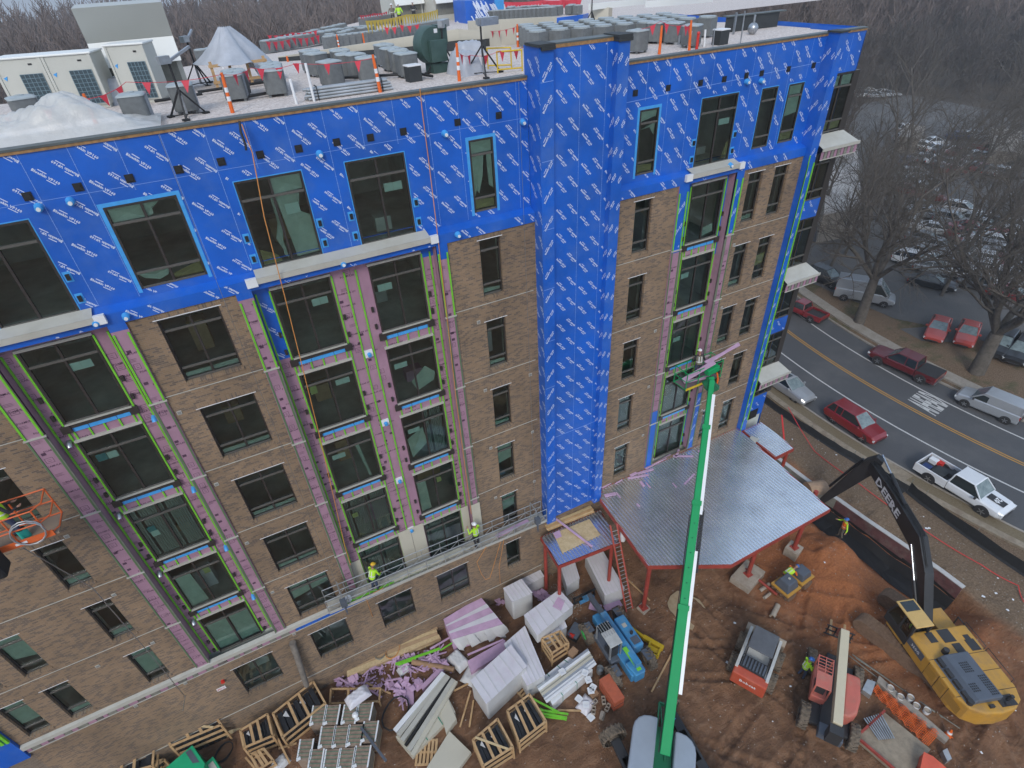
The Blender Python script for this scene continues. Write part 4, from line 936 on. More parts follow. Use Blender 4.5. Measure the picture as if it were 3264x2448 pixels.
# orange warning rope on the bank
def rope(name,label,pts,r,m,sag=.0,cat='rope',group=None,n=8):
    P=[]
    for a,b in zip(pts,pts[1:]):
        a=Vector(a);b=Vector(b)
        for i in range(n): t=i/n; p=a.lerp(b,t); p.z-=sag*4*t*(1-t); P.append(p)
    P.append(Vector(pts[-1])); mb=MB(); mb.tube(P,r,5); o=mb.build(name,m); return tag(o,label,cat,group)
M_ROPEO=mat('orange_rope',(.60,.25,.06),.6); M_RSTR=mat('red_string',(.62,.04,.04),.6)
rope('warning_rope','red plastic warning rope strung across the dirt bank from the slanting red post',[gp(1703,880,1.2),gp(1760,975,.25),gp(1850,1040,.3),gp(1990,1140,.3),gp(2120,1220,.3),gp(2200,1265,.3),gp(2212,1300,.3)],.03,M_RSTR,.1)
q=MB(); a=gp(1694,960,.0); q.bar(a,a+Vector((.2,1.1,2.2)),.05); q.bar(a+Vector((.1,0,0)),a+Vector((.32,1.1,2.1)),.04); tag(q.build('leaning_stake',M_RSTR),'slanting red stake with a red rope tied to it on the dirt bank','stake')
# ================================================================ ROOF
T=crop(1050,0,4.366);T4=crop(1500,0,4.366);T1=crop(0,0,3.318);T2=crop(600,0,4.366);T5=crop(1950,0,4.366)
def rz_(y): return 28.7-.0555*max(0,min(y,36)-9)
def rp(c,x,y,dz=0):
    px=c(x,y); z=28.7
    for _ in range(30):
        p=gp(*px,z+dz); z=.5*z+.5*rz_(p.y)
    return gp(*px,z+dz)
M_GRAV=mat('roof_gravel',(.48,.41,.37),.95,nscale=9,ncol=(.76,.69,.64),dirt=(.28,.23,.21),dscale=16,damp=.7,bump=.8,bscale=14)
mb=MB(); ys=[.5,4,9,14,20,28,36,80]
FE=[(x,y) for x,y in ((-30,13),(-11,13),(-8.5,26),(-4,31),(6,50),(16,62),(70,66))]
def fedge(x): return float(np.interp(x,[p[0] for p in FE],[p[1] for p in FE]))
XS=[-30,-20,-11,-8.5,-4,0,6,12,16,20.3,30,45,60]
for x0,x1 in zip(XS,XS[1:]):
    e0,e1=fedge(x0),fedge(x1); yy=[.5,9,20,36,80] if x1<=20.3 else [20,36,80]
    for a,b in zip(yy,yy[1:]):
        if a>=max(e0,e1): break
        c0_,c1_=min(b,e0),min(b,e1); mb.add([(x0,min(a,c0_),rz_(a)),(x1,min(a,c1_),rz_(a)),(x1,c1_,rz_(c1_)),(x0,c0_,rz_(c0_))],[(0,1,2,3)])
mb.build('roof_gravel',M_GRAV,BLD)
M_AC=mat('condenser_grey',(.15,.16,.162),.5,nscale=6,namp=.15); M_ACT=mat('condenser_top',(.33,.37,.38),.45,nscale=5,namp=.1); M_ACP=mat('condenser_panel',(.30,.33,.36),.5)
def ac_unit(label,group,loc,rz=0,detail=True):
    t=thing('air_conditioner',label,'air conditioner',loc,rz,group); s=.36; r=.1
    def ring(z,k=1): 
        o=[]
        for cx,cy,a0 in ((1,1,0),(-1,1,90),(-1,-1,180),(1,-1,270)):
            for a in (0,45,90): q=math.radians(a0+a); o.append(((cx*(s-r)+math.cos(q)*r)*k,(cy*(s-r)+math.sin(q)*r)*k,z))
        return o
    mb=MB(); mb.loft([ring(.1),ring(.8)]); 
    for i in range(9): z=.14+i*.072; mb.loft([ring(z,1.015),ring(z+.03,1.015)],cap=False)
    for a in (-1,1):
        for b in (-1,1): mb.box(a*.26-.04,a*.26+.04,b*.26-.04,b*.26+.04,0,.1)
    mb.build('cabinet',M_AC,t)
    mb=MB(); mb.loft([ring(.8,1.06),ring(.835,1.06),ring(.86,.85),ring(.88,.45)]); mb.cyl((0,0,.88),.12,.02,10); mb.build('fan_grille',M_ACT,t)
    mb=MB(); mb.box(s-.005,s+.02,-.2,.2,.14,.78); mb.build('access_panel',M_ACP,t); return t
mb=MB(); mb.box(-.36,.36,-.36,.36,.08,.8,0); mb.prism([(.4*math.cos(a*PI/4+.39),.4*math.sin(a*PI/4+.39)) for a in range(8)],.8,.87,1); mb.box(.36,.375,-.2,.2,.15,.75,2)
acs=mb.build('air_conditioner',[M_AC,M_ACT,M_ACP])
p0=rp(T,60,1200); AC0=ac_unit('grey condenser directly behind the bundle of pipes at the roof edge','near condensers on the gravel roof',p0,.3)
near=[(T,200,1010,None),(T,280,1075,None),(T,400,1080,None),(T,560,1140,None),(T,800,925,None),(T,890,985,None),(T,1000,1020,None),(T,1100,1075,None),(T2,700,1400,'grey condenser behind the leaning striped delineator'),(T2,730,1340,None),(T2,1255,1330,'grey condenser standing alone in front of the timber frame'),(T2,1240,1280,None),(T2,1230,1230,None),(T1,370,1330,'small condenser at the left edge beside the white plastic sheet'),(T1,1510,1310,'grey condenser at the parapet right of the white plastic sheet'),(T1,2000,1190,'condenser behind the black tripod near the parapet'),(T2,1750,1010,None),(T2,1830,1060,None),(T5,340,735,'condenser just right of the blue tower top')]
for c,x,y,l in near:
    o=dup(AC0,loc=rp(c,x,y),rz=random.uniform(-.2,.4),label=l or 'grey condenser in the clusters between the pipes and the cream roof wall')
    if l: del o['group']
for c,x,y in ((T5,600,600),(T5,850,610),(T5,1090,655)): dup(AC0,loc=rp(c,x,y),rz=.5,label='large condenser in the front row behind the tower cap on the right roof',group='condensers on the right roof')
# back rows on the right roof
o_=rp(T5,850,600)
for r in range(1,5):
    for i in range(-6,4):
        p=o_+Vector((i*1.02+.35*r,r*1.0-.25*i,0))
        if p.x>15.2 or p.x<5.2: continue
        dup(acs,loc=p,rz=.4,label='condenser in the packed rows on the right roof behind the blue tower',group='packed condensers on the right roof')
for x,y in ((820,530),(990,525)): dup(acs,loc=rp(T4,x,y),rz=.2,label='condenser showing over the left cap of the blue tower',group='condensers behind the tower cap')
def acrow(c0,p,c1,q,n,label,group,jit=.0):
    a=rp(c0,*p);b=rp(c1,*q)
    for i in range(n):
        t=i/(n-1); v=a.lerp(b,t)+Vector((random.uniform(-jit,jit),random.uniform(-jit,jit),0)); dup(acs,loc=v,rz=random.uniform(0,.3),label=label,group=group)
acrow(T,(790,585),T,(1540,425),16,'condenser in the long row under the yellow pennants','condensers under the yellow pennants')
acrow(T,(20,700),T,(640,620),8,'condenser behind the low cream wall left of the yellow pennants','condensers behind the low cream wall')
acrow(T2,(1120,745),T2,(2150,560),11,'condenser in the curving row behind the grey tent','condensers behind the tent')
acrow(T2,(1240,720),T2,(2180,470),10,'condenser in the second row behind the grey tent','second row of condensers behind the tent',.3)
acrow(T2,(1500,640),T,(500,510),9,'condenser in the third row behind the grey tent','third row of condensers behind the tent',.3)
acrow(T,(60,640),T,(560,520),8,'condenser in the block just left of the yellow pennants','condensers left of the yellow pennants',.4)
acrow(T2,(240,900),T2,(520,840),3,'condenser with a pale side panel left of the grey tent','condensers left of the tent')
acrow(T,(480,380),T,(800,330),7,'distant condenser in front of the dark woods behind the cream wall','distant condensers before the woods')
acrow(T4,(140,295),T4,(1130,235),17,'distant condenser in the far row before the cream parapet','far row of condensers')
acrow(T4,(480,230),T4,(1480,200),16,'distant condenser among red pennants on the far wing','far wing condensers',.6)
bpy.data.objects.remove(acs)
# cream and black roof walls
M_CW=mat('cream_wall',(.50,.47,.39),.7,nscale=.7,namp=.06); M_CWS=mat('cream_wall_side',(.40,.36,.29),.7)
rwall=thing('roof_wall','long low cream wall with a black base strip crossing the gravel roof','wall',(0,0,0))
def quadpx(mb,c,pts,dy,mi=0,thick=.15):
    """wall quad given by base-left, base-right, top-right, top-left; the base pair fixes the distance"""
    a=rp(c,*pts[0]);b=rp(c,*pts[1])
    def up(base,px):
        r=ray(*c(*px)); n=math.hypot(base.x-CAMP[0],base.y-CAMP[1])/math.hypot(r[0],r[1]); return Vector((base.x,base.y,CAMP[2]+r[2]*n))
    t1=up(b,pts[2]);t0=up(a,pts[3]); o=Vector((0,thick,0))
    mb.add([a,b,t1,t0,a+o,b+o,t1+o,t0+o],[(0,1,2,3),(3,2,6,7),(1,5,6,2),(0,3,7,4)],mi); return a,b,t1,t0
mb=MB(); quadpx(mb,T,((-700,850),(1060,755),(1290,500),(-700,790)),0); mb.build('cream_panel',M_CW,rwall)
mb=MB(); quadpx(mb,T,((1060,755),(1820,700),(1760,405),(1290,500)),0); mb.build('cream_panel',M_CW,rwall)
mb=MB(); quadpx(mb,T,((1820,700),(2170,690),(2170,430),(1760,405)),0); mb.build('cream_panel',M_CW,rwall)
mb=MB(); quadpx(mb,T4,((0,650),(430,640),(430,270),(0,290)),0); quadpx(mb,T4,((430,640),(1200,560),(1120,232),(430,270)),0); mb.build('cream_panel',M_CW,rwall)
mb=MB()
for c,q in ((T,((-700,856),(1060,761),(1060,655),(-700,800))),(T,((1060,761),(1800,706),(1800,560),(1060,655))),(T,((1800,706),(2180,690),(2180,545),(1800,560))),(T4,((90,656),(760,610),(760,480),(90,555)))): quadpx(mb,c,q,0,thick=-.03)
mb.build('base_flashing',M_BLACKM,rwall)
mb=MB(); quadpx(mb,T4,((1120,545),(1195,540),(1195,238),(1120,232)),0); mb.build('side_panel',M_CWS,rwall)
fw=thing('far_wing','far blue and cream wing with a white downpipe beyond the cream roof wall','building',(0,0,0))
mb=MB(); quadpx(mb,T4,((1196,400),(1560,390),(1560,205),(1196,250)),0); mb.build('blue_wall',M_BLUE,fw); mb=MB(); quadpx(mb,T4,((1560,380),(1640,350),(1640,185),(1560,205)),0); mb.build('blue_wall',M_BLUE,fw)
mb=MB(); quadpx(mb,T4,((1495,390),(1515,390),(1515,245),(1495,248)),0,thick=-.1); mb.build('downpipe',M_WHITE,fw)
mb=MB(); quadpx(mb,T4,((1680,400),(1910,380),(1910,105),(1720,150)),0); mb.build('cream_wall',M_CW,fw); mb=MB(); quadpx(mb,T4,((1910,380),(1962,372),(1962,110),(1910,105)),0); mb.build('cream_wall',M_CWS,fw)
def prints(objname,par,O,U,rect,seed=1,n=30):
    pass
bp_=thing('blue_penthouse','tall blue wrapped stair tower on the far roof','penthouse',(0,0,0))
mb=MB(); A=quadpx(mb,T,((1910,330),(2183,300),(2183,8),(1890,12)),0,thick=3); mb.build('wrapped_wall',M_BLUE,bp_); mb=MB(); B=quadpx(mb,T4,((0,300),(345,255),(345,-30),(0,0)),0,thick=3); mb.build('wrapped_wall',M_BLUE,bp_); mb=MB(); quadpx(mb,T4,((345,255),(472,240),(472,-40),(345,-30)),0,thick=.3); mb.build('wrapped_side',M_BLUEL,bp_)
st=MB(); rg=random.Random(2)
for A_ in (A,B):
    a,b,t1,t0=A_; 
    for i in range(34):
        u=rg.random();v=rg.random(); p=(a.lerp(b,u)).lerp(t0.lerp(t1,u),v)+Vector((0,-.06,0)); st.quad(p,p+Vector((.14,0,0)),p+Vector((.5,0,-.6)),p+Vector((.38,0,-.6)))
st.build('membrane_print',M_PRINT,bp_)
# ---- roof-top air handlers
M_RTU=mat('rtu_cream',(.50,.50,.45),.5,nscale=.9,namp=.05); M_RTUT=mat('rtu_top',(.74,.75,.72),.45); M_GRL=mat('coil_grille',(.035,.06,.075),.45); M_GRW=mat('grille_wire',(.16,.24,.28),.5)
def rtu_front(p,q,h,depth,label,mods):
    a=Vector(p);b=Vector(q); L=(b-a).length; ang=math.atan2(b.y-a.y,b.x-a.x); t=thing('rooftop_unit',label,'air handler',a,ang)
    mb=MB(); mb.box(0,L,0,depth,.12,h-.06); mb.box(.05,L-.05,.05,depth-.05,0,.12); mb.build('casing',M_RTU,t,bevel=.01)
    mb=MB(); mb.box(-.04,L+.04,-.05,depth+.04,h-.06,h); mb.build('top_cover',M_RTUT,t,bevel=.02)
    w=L/mods
    for i in range(mods):
        x=i*w; mb=MB(); mb.box(x+w*.93,x+w*.995,-.03,0,.12,h-.07,0); mb.build('post',M_RTU,t); mb=MB(); mb.box(x+.005*w,x+w*.06,-.03,0,.12,h-.07,0); mb.build('post',M_RTU,t)
        mb=MB(); mb.box(x+w*.45,x+w*.9,-.02,.0,.18,h*.7,0)
        for k in range(6): xx=x+w*.45+w*.45*k/5; mb.box(xx-.008,xx+.008,-.032,-.02,.18,h*.7,1)
        for k in range(9): zz=.18+(h*.7-.18)*k/8; mb.box(x+w*.45,x+w*.9,-.03,-.021,zz-.007,zz+.007,1)
        mb.build('coil_grille',[M_GRL,M_GRW],t)
        mb=MB(); mb.prism([(x+w*.10,h*.66),(x+w*.19,h*.69),(x+w*.15,h*.61)],-.012,-.002,0,ax=1); mb.build('maker_mark',M_BLUEL,t)
        mb=MB(); mb.box(x+w*.7,x+w*.78,-.01,-.001,h*.85,h*.88); mb.build('handle',M_BLACK,t)
    return t
rtu_front(rp(T1,190,1225),rp(T1,1190,1135),1.72,1.1,'wide cream rooftop unit with two dark grilles at the left of the roof',2)
rtu_front(rp(T1,1345,1110),rp(T1,1735,1080),1.86,.9,'narrow cream rooftop unit with one dark grille in front of the large hood',1)
def hood(p,w,d,h,label,ang=0.,k=1):
    t=thing('air_intake_hood',label,'ventilation unit',p,ang)
    mb=MB(); pr=[(0,0),(d,0),(d,h),(d*.35,h),(d*.35,h*.45),(0,h*.45)]
    mb.prism([(-.0,0),(d,0),(d,h*.62),(0,h*.62)],0,w,0,ax=0); mb.build('casing',M_RTU,t)
    mb=MB(); mb.add([(-.02,-.02,h*.62),(w+.02,-.02,h*.62),(w+.02,-.55*k,h*.98),(-.02,-.55*k,h*.98),(-.02,d,h),(w+.02,d,h)],[(0,1,2,3),(3,2,5,4)]); mb.quad((w,0,h*.62),(w,d,h*.62),(w,d,h),(w,-.55*k,h*.98),0); mb.quad((0,0,h*.62),(0,-.55*k,h*.98),(0,d,h),(0,d,h*.62),0); mb.build('upper_hood',mat('hood_shade',(.42,.43,.40),.5) if 'hood_shade' not in MATS else MATS['hood_shade'],t)
    mb=MB(); mb.add([(-.02,-.03,h*.62),(w+.02,-.03,h*.62),(w+.02,-.42*k,h*.36),(-.02,-.42*k,h*.36)],[(3,2,1,0)]); mb.add([(w+.02,-.03,h*.62),(w+.02,0,h*.36),(w+.02,-.42*k,h*.36)],[(0,1,2)]); mb.build('lower_hood',M_RTUT,t)
    mb=MB(); mb.box(w*.06,w*.94,-.01,0,h*.12,h*.34); mb.build('shaded_intake',M_TRIM,t); return t
hood((-10.75,8.6,28.7),2.75,1.6,2.95,'large grey intake hood standing above everything at the left of the roof',.02)
hood(rp(T,930,330),3.3,3.5,4.4,'far intake hood beside the group of workers on the back roof',.1,1.4); hood(rp(T,1480,300),3.3,3.5,4.4,'second far intake hood next to the blue stair tower',.1,1.4)
# ---- tripods with masts
def tripod(loc,label,mast=1.7,rz=0,box=False,hh=.8,rad=.6):
    t=thing('davit_tripod',label,'tripod',loc,rz)
    for k in range(3):
        a=k*2*PI/3; f=Vector((math.cos(a)*rad,math.sin(a)*rad,.03)); mb=MB(); mb.bar((0,0,hh),f,.045); mb.box(f.x-.09,f.x+.09,f.y-.09,f.y+.09,0,.06); mb.bar(f,(0,0,.1),.03); mb.build('leg',M_BLACK,t)
    mb=MB(); mb.tube([(0,0,.06),(0,0,mast)],.035,8); mb.build('mast',M_BLACK,t)
    mb=MB(); mb.tube([(0,0,.1),(0,0,.62)],.045,8); mb.build('inner_tube',M_GALV,t)
    mb=MB()
    if box: mb.box(-.05,.75,-.12,.12,mast-.25,mast); mb.box(-.14,-.05,-.09,.09,mast-.2,mast+.0)
    else: mb.box(-.28,.05,-.1,.1,mast-.05,mast+.16); mb.bar((.0,0,mast),(.9,.3,mast+.28),.07)
    mb.build('winch_head',M_GALV,t); return t
tripod(rp(T1,1990,1240),'black tripod mast nearest the left of the parapet with a white box head',1.55,.4)
tripod(rp(T2,190,1190),'black tripod mast behind the first one beside the cream unit',1.6,.9,hh=.85)
tripod(rp(T,1620,1000),'black tripod mast beside the dark green blower',1.75,.9,hh=1.0,rad=.75,box=True)
tripod(rp(T4,185,1050),'black tripod mast at the parapet left of the blue tower with a grey box head',1.85,.2,box=True,hh=1.0,rad=.8)
tb=tripod(rp(T4,1680,410),'black tripod behind the tower carrying a long pale beam',1.7,.3,hh=1.0)
def ray_at(c,px,d):
    r=ray(*c(*px)); n=d/math.hypot(r[0],r[1]); return Vector(CAMP)+Vector(r)*n
bd=math.hypot(tb.location.x-CAMP[0],tb.location.y-CAMP[1])
for c0,a,c1,b,l in ((T4,(1650,95),T5,(480,18),'long pale rigging beam running off behind the tower'),(T5,(470,62),T5,(1400,-12),'second long pale rigging beam at the top of the picture')):
    q=MB(); q.bar(ray_at(c0,a,bd),ray_at(c1,b,bd+4),.12,.34); tag(q.build('rigging_beam',M_GALV if 0 else M_RTUT),l,'beam')
# ---- delineators, pvc stakes, pennants
M_ORG=mat('safety_orange',(.72,.13,.015),.5,nscale=4,namp=.1); M_PEN=mat('red_pennant',(.55,.035,.06),.6); M_YEL=mat('yellow_paint',(.62,.42,.02),.45,nscale=3,namp=.08)
def delineator(c,base,top,label,stripes=True):
    p=rp(c,*base); r=ray(*c(*top)); n=math.hypot(p.x-CAMP[0],p.y-CAMP[1])/math.hypot(r[0],r[1]); tp=Vector(CAMP)+Vector(r)*n; tp.y=p.y
    t=thing('delineator_post',label,'traffic post',p); v=tp-p; L=v.length; v.normalize()
    mb=MB(); mb.tube([(0,0,0),tuple(v*L*.8),tuple(v*L)],[.065,.05,.04],10); mb.build('post_tube',M_ORG,t)
    if stripes: 
        for a in (.3,.52): q=MB(); q.tube([tuple(v*L*a),tuple(v*L*(a+.12))],.066-.015*a,10,cap=False); q.build('reflective_band',M_WHITE,t)
    return p,tp
dl=[(T1,(1020,1310),(880,990),'plain orange delineator leaning in the white plastic sheet',0),(T2,(620,1570),(460,1010),'striped delineator leaning at the parapet beside the black tripod',1),(T,(710,1285),(600,760),'striped delineator standing in front of the pipe bundle',1),(T,(1810,1130),(1770,600),'striped delineator at the parapet left of the wrapped pallets',1),(T4,(660,655),(650,335),'striped delineator on a black base by the cream wall',1),(T5,(660,755),(700,355),'bright orange delineator at the right roof parapet',0),(T5,(1075,700),(1095,280),'orange delineator beside two white stakes on the right roof',0),(T5,(385,375),(390,270),'small orange delineator behind the tower cap',0),(T,(850,580),(830,420),'thin orange delineator in the yellow pennant row',0),(T,(495,650),(460,460),'orange delineator left of the yellow pennants',0),(T,(140,690),(100,480),'striped delineator behind the low cream wall',1),(T,(1890,590),(1885,420),'thin striped delineator against the cream wall',1),(T4,(1668,430),(1665,280),'orange post under the beam tripod',0),(T2,(1390,860),(1370,780),'stubby orange cone behind the tent',0)]
DP=[delineator(*q[:3],q[3],q[4]) for q in dl]
for c,b,t_,l in ((T1,(850,1455),(690,1120),'leaning white pipe stake in front of the plastic sheet'),(T2,(1510,1450),(1415,1100),'short white pipe stake left of the pipe bundle'),(T2,(1755,1410),(1630,880),'tall white pipe stake at the end of the pipe bundle'),(T2,(490,955),(430,740),'white pipe stake left of the tent'),(T,(2080,640),(2070,550),'white pipe stake behind the wrapped pallets'),(T5,(1062,700),(1105,430),'left of the two white pipe stakes on the right roof'),(T5,(1283,655),(1303,412),'right of the two white pipe stakes on the right roof'),(T5,(1790,600),(1855,155),'tall thin galvanised pole on the right roof'),(T5,(1405,655),(1430,410),'short grey pole beside the black vent box')):
    p=rp(c,*b); r=ray(*c(*t_)); n=math.hypot(p.x-CAMP[0],p.y-CAMP[1])/math.hypot(r[0],r[1]); tp=Vector(CAMP)+Vector(r)*n; g_='grey' in l or 'galv' in l
    q=MB(); q.tube([p,tp],.028 if g_ else .045,8); tag(q.build('roof_stake',M_GALV if g_ else M_WHITE),l,'stake')
def pennants(pts,n,label,m,size=.3,group=None):
    t=thing('pennant_string',label,'bunting',(0,0,0),0,group); P=[]
    for a,b in zip(pts,pts[1:]):
        for i in range(8): s=i/8; p=Vector(a).lerp(Vector(b),s); p.z-=.09*4*s*(1-s); P.append(p)
    P.append(Vector(pts[-1])); mb=MB(); mb.tube(P,.008,4); mb.build('cord',m,t)
    for i in range(n):
        f=(i+.5)/n*(len(P)-1); k=int(f); p=P[k].lerp(P[k+1],f-k); d=(P[k+1]-P[k]).normalized(); w=d*size*.36; sw=random.uniform(-.12,.12)
        q=MB(); q.add([p-w,p+w,p+Vector((sw*.4,sw,-size))+w*sw],[(0,1,2)]); q.build('pennant',m,t)
tops=[q[1] for q in DP]
pennants([rp(T1,-60,1400)+Vector((0,0,.4)),tops[0]-Vector((0,0,.15)),rp(T1,1500,1280)+Vector((0,0,1.1)),tops[1]-Vector((0,0,.05)),rp(T2,1000,1400)+Vector((0,0,1.0)),rp(T2,1600,1300)+Vector((0,0,.95)),tops[2]-Vector((0,0,.1))],15,'string of red pennants along the left parapet',M_PEN,.34)
pennants([tops[3]-Vector((0,0,.25)),rp(T4,20,1060)+Vector((0,0,.7)),rp(T4,420,1020)+Vector((0,0,.75)),rp(T4,740,960)+Vector((0,0,.75))],5,'red pennants hanging in the yellow guard frames',M_PEN,.34)
pennants([rp(T4,180,640)+Vector((0,0,.7)),tops[4]-Vector((0,0,.1))],5,'red pennants in front of the cream wall near the tower',M_PEN,.32)
pennants([rp(T5,250,740)+Vector((0,0,.85)),rp(T5,640,740)+Vector((0,0,1.15)),rp(T5,980,690)+Vector((0,0,.9)),tops[6]-Vector((0,0,.1))],6,'red pennants on the right roof',M_PEN,.36)
a=rp(T,560,640)+Vector((0,0,1.5)); b=rp(T,1540,425)+Vector((0,0,1.6)); pennants([a,a.lerp(b,.5),b],26,'string of yellow pennants over the long condenser row',M_YEL,.8)
for j,(c,p,q,n) in enumerate(((T,(450,390),(830,330),12),(T2,(1150,720),(1850,640),9),(T2,(1150,900),(1900,780),9),(T4,(480,190),(1530,150),22),(T4,(1000,190),(1540,140),12),(T,(780,640),(1300,590),5))):
    a=rp(c,*p)+Vector((0,0,1.1)); b=rp(c,*q)+Vector((0,0,1.1)); pennants([a,a.lerp(b,.5),b],n,['distant red pennants before the woods','red pennants behind the tent','red pennants between the tent and low cream wall','far red pennants over the far wing condensers','farthest red pennants on the far wing','red pennants above the cream wall edge'][j],M_PEN,.42 if j not in(3,4) else .8)
# ---- other roof things
def cloth(name,label,cat,outline_fn,nx,ny,m,mats=None):
    V=[];F=[]
    for i in range(nx+1):
        for j in range(ny+1): V.append(outline_fn(i/nx,j/ny))
    for i in range(nx):
        for j in range(ny): a=i*(ny+1)+j; F.append((a,a+ny+1,a+ny+2,a+1))
    mb=MB(); mb.add(V,F,0,True); return tag(mb.build(name,m),label,cat)
M_POLY=mat('white_poly',(.60,.60,.58),.4,nscale=1.2,namp=.1,bump=.35,bscale=3); M_TARP=mat('grey_tarp',(.40,.42,.46),.45,nscale=1.5,namp=.15,bump=.4,bscale=3)
M_SHEET=mat('clear_plastic_sheet',(.62,.62,.60),.3,nscale=1.5,namp=.12,bump=.5,bscale=5); M_SHEET.node_tree.nodes['Principled BSDF'].inputs['Alpha'].default_value=.72
def f(u,v):
    x=-15.6+u*6.5; y=.58+v*3.2; e=math.sin(PI*u)**.7*math.sin(PI*min(1,v*.75+.22))
    z=28.94-.15*v+e*min(1,v*6)*(.16+.55*math.exp(-((u-.66)/.15)**2)+.3*abs(math.sin(u*9+v*3))*abs(math.sin(v*4+u*5))+.13*abs(math.sin(u*25+v*13))+.10*abs(math.sin(u*17-v*29))+.05*abs(math.sin(u*61+v*31))); return (x,y,max(28.72,z))
cloth('plastic_sheet','crumpled translucent white plastic sheet heaped along the left parapet','plastic sheet',f,90,44,M_SHEET)
def tent():
    c=rp(T2,790,1195); t=thing('tarp_tent','grey tarpaulin tent over a timber frame on the roof','tent',c,.05); w=1.05;h=1.95
    def g(u,v):
        a=2*PI*u; r=(1.12+.12*math.cos(4*a+.8))*(1-v**.8*.86)*w*(1+.03*math.sin(a*9+v*4)); return (math.cos(a)*r*1.15+(1-v)*.25*(math.cos(a)>.6),math.sin(a)*r*1.3+1.0,.8+(h-.8)*v+(-.5*(1-v)**3 if math.cos(a)>.45 else 0)+.02*math.sin(a*13))
    V=[];F=[];nu,nv=48,12
    for i in range(nu):
        for j in range(nv+1): V.append(g(i/nu,j/nv))
    for i in range(nu):
        for j in range(nv): a=i*(nv+1)+j;b=((i+1)%nu)*(nv+1)+j; F.append((a,b,b+1,a+1))
    mb=MB(); mb.add(V,F,0,True); mb.build('tarpaulin',M_TARP,t)
    for x in (-1.0,-.35,.3,.95): q=MB(); q.box(x-.05,x+.05,-.1,-.02,0,.95); q.build('timber_post',M_PINE,t)
    for z in (.25,.8): q=MB(); q.box(-1.1,1.05,-.14,-.1,z-.05,z+.05); q.build('timber_rail',M_PINE,t)
M_PINE=mat('pine_wood',(.42,.25,.11),.7,nscale=3,ncol=(.56,.37,.19),dirt=(.28,.2,.12),dscale=2,damp=.5); M_PLYW=mat('plywood',(.50,.37,.19),.75,nscale=4,ncol=(.62,.48,.28),dirt=(.36,.26,.14),dscale=9,damp=.6)
tent()
t=thing('pipe_bundle','bundle of pale galvanised pipes strapped together along the parapet','pipe bundle',(0,0,0)); a=rp(T2,1660,1400)+Vector((0,-.2,0)); b=rp(T,840,1250)+Vector((0,-.1,0)); d=(b-a).normalized()
for i in range(4):
    for j in range(4-i//2): q=MB(); o=Vector((0,j*.1+i*.03,.06+i*.09)); q.tube([a+o+d*random.uniform(-.1,.1),b+o+d*random.uniform(-.1,.1)],.045,8); q.build('pipe',M_STEEL,t)
for s in (.12,.9): q=MB(); p=a.lerp(b,s); q.bar(p+Vector((0,-.07,0)),p+Vector((0,-.05,.42)),.03); q.bar(p+Vector((0,-.05,.42)),p+Vector((0,.3,.42)),.03); q.build('strap',M_BLACK,t)
def box_thing(name,label,cat,p,w,d,h,m,top=None,rz=0,bev=.01,lid=.05):
    t=thing(name,label,cat,p,rz); mb=MB(); mb.box(-w/2,w/2,-d/2,d/2,0,h-lid); mb.build('body',m,t,bevel=bev)
    mb=MB(); mb.box(-w/2-.02,w/2+.02,-d/2-.02,d/2+.02,h-lid,h); mb.build('lid',top or m,t,bevel=bev); return t
box_thing('vent_box','black roof vent box with a white lid right of the pipe bundle','vent box',rp(T,1180,1130),.52,.42,.56,M_BLACKM,M_WHITE,.1)
box_thing('vent_box','black roof vent box with a white lid on the right roof','vent box',rp(T5,1500,620),.56,.45,.6,M_BLACKM,M_WHITE,.1)
for a_,b_,l in (((T2,(150,1330)),(T2,(1130,1180)),'black pipe run beside the near condensers'),((T2,(750,1410)),(T2,(1200,1330)),'second black pipe run beside the near condensers'),((T,(180,1130)),(T,(1040,1080)),'black pipe run behind the pipe bundle'),((T,(1280,1080)),(T,(1440,1110)),'short black pipe elbow beside the vent box'),((T1,(1650,1110)),(T1,(2150,1030)),'black pipe run behind the first tripod')):
    q=MB(); q.tube([rp(a_[0],*a_[1])+Vector((0,0,.12)),rp(b_[0],*b_[1])+Vector((0,0,.12))],.05,8); tag(q.build('insulated_pipe',M_BLACK),l,'pipe')
# blower
def blower():
    t=thing('blower_fan','big dark green round blower fan on the roof','blower',rp(T,1470,1010),.15); G=mat('dark_green_paint',(.045,.085,.075),.45,nscale=3,namp=.15)
    mb=MB(); n=28
    ring=[(math.cos(2*PI*i/n)*.62,0,.95+math.sin(2*PI*i/n)*.66) for i in range(n)]
    mb.loft([[(x*.95,y-.18,(z-.95)*.95+.95) for x,y,z in ring],[(x,y-.1,z) for x,y,z in ring],[(x,y+.4,z) for x,y,z in ring]]); mb.build('scroll_housing',G,t)
    mb=MB(); mb.box(-.28,.42,-.42,-.19,.4,1.15); mb.build('motor_box',G,t,bevel=.02); mb=MB(); mb.box(.3,.62,-.2,.4,.95,1.6); mb.build('outlet',G,t); mb=MB(); mb.box(-.2,.5,-.3,.35,0,.35); mb.build('stand',G,t)
    mb=MB(); mb.box(.05,.2,-.19,-.182,1.36,1.5); mb.build('plate',M_WHITE,t)
blower()
def yframe(a,b,label):
    t=thing('guard_frame',label,'guard rail',(0,0,0)); z=Vector((0,0,1))
    for h in (.12,.72): q=MB(); q.tube([a+z*h,b+z*h],.028,8); q.build('rail',M_YEL,t)
    for p in (a,b): q=MB(); q.tube([p,p+z*.74],.028,8); q.build('post',M_YEL,t)
yframe(rp(T4,380,1020),rp(T4,720,990),'front yellow tubular guard frame left of the tower'); yframe(rp(T4,245,960),rp(T4,570,950),'back yellow tubular guard frame left of the tower')
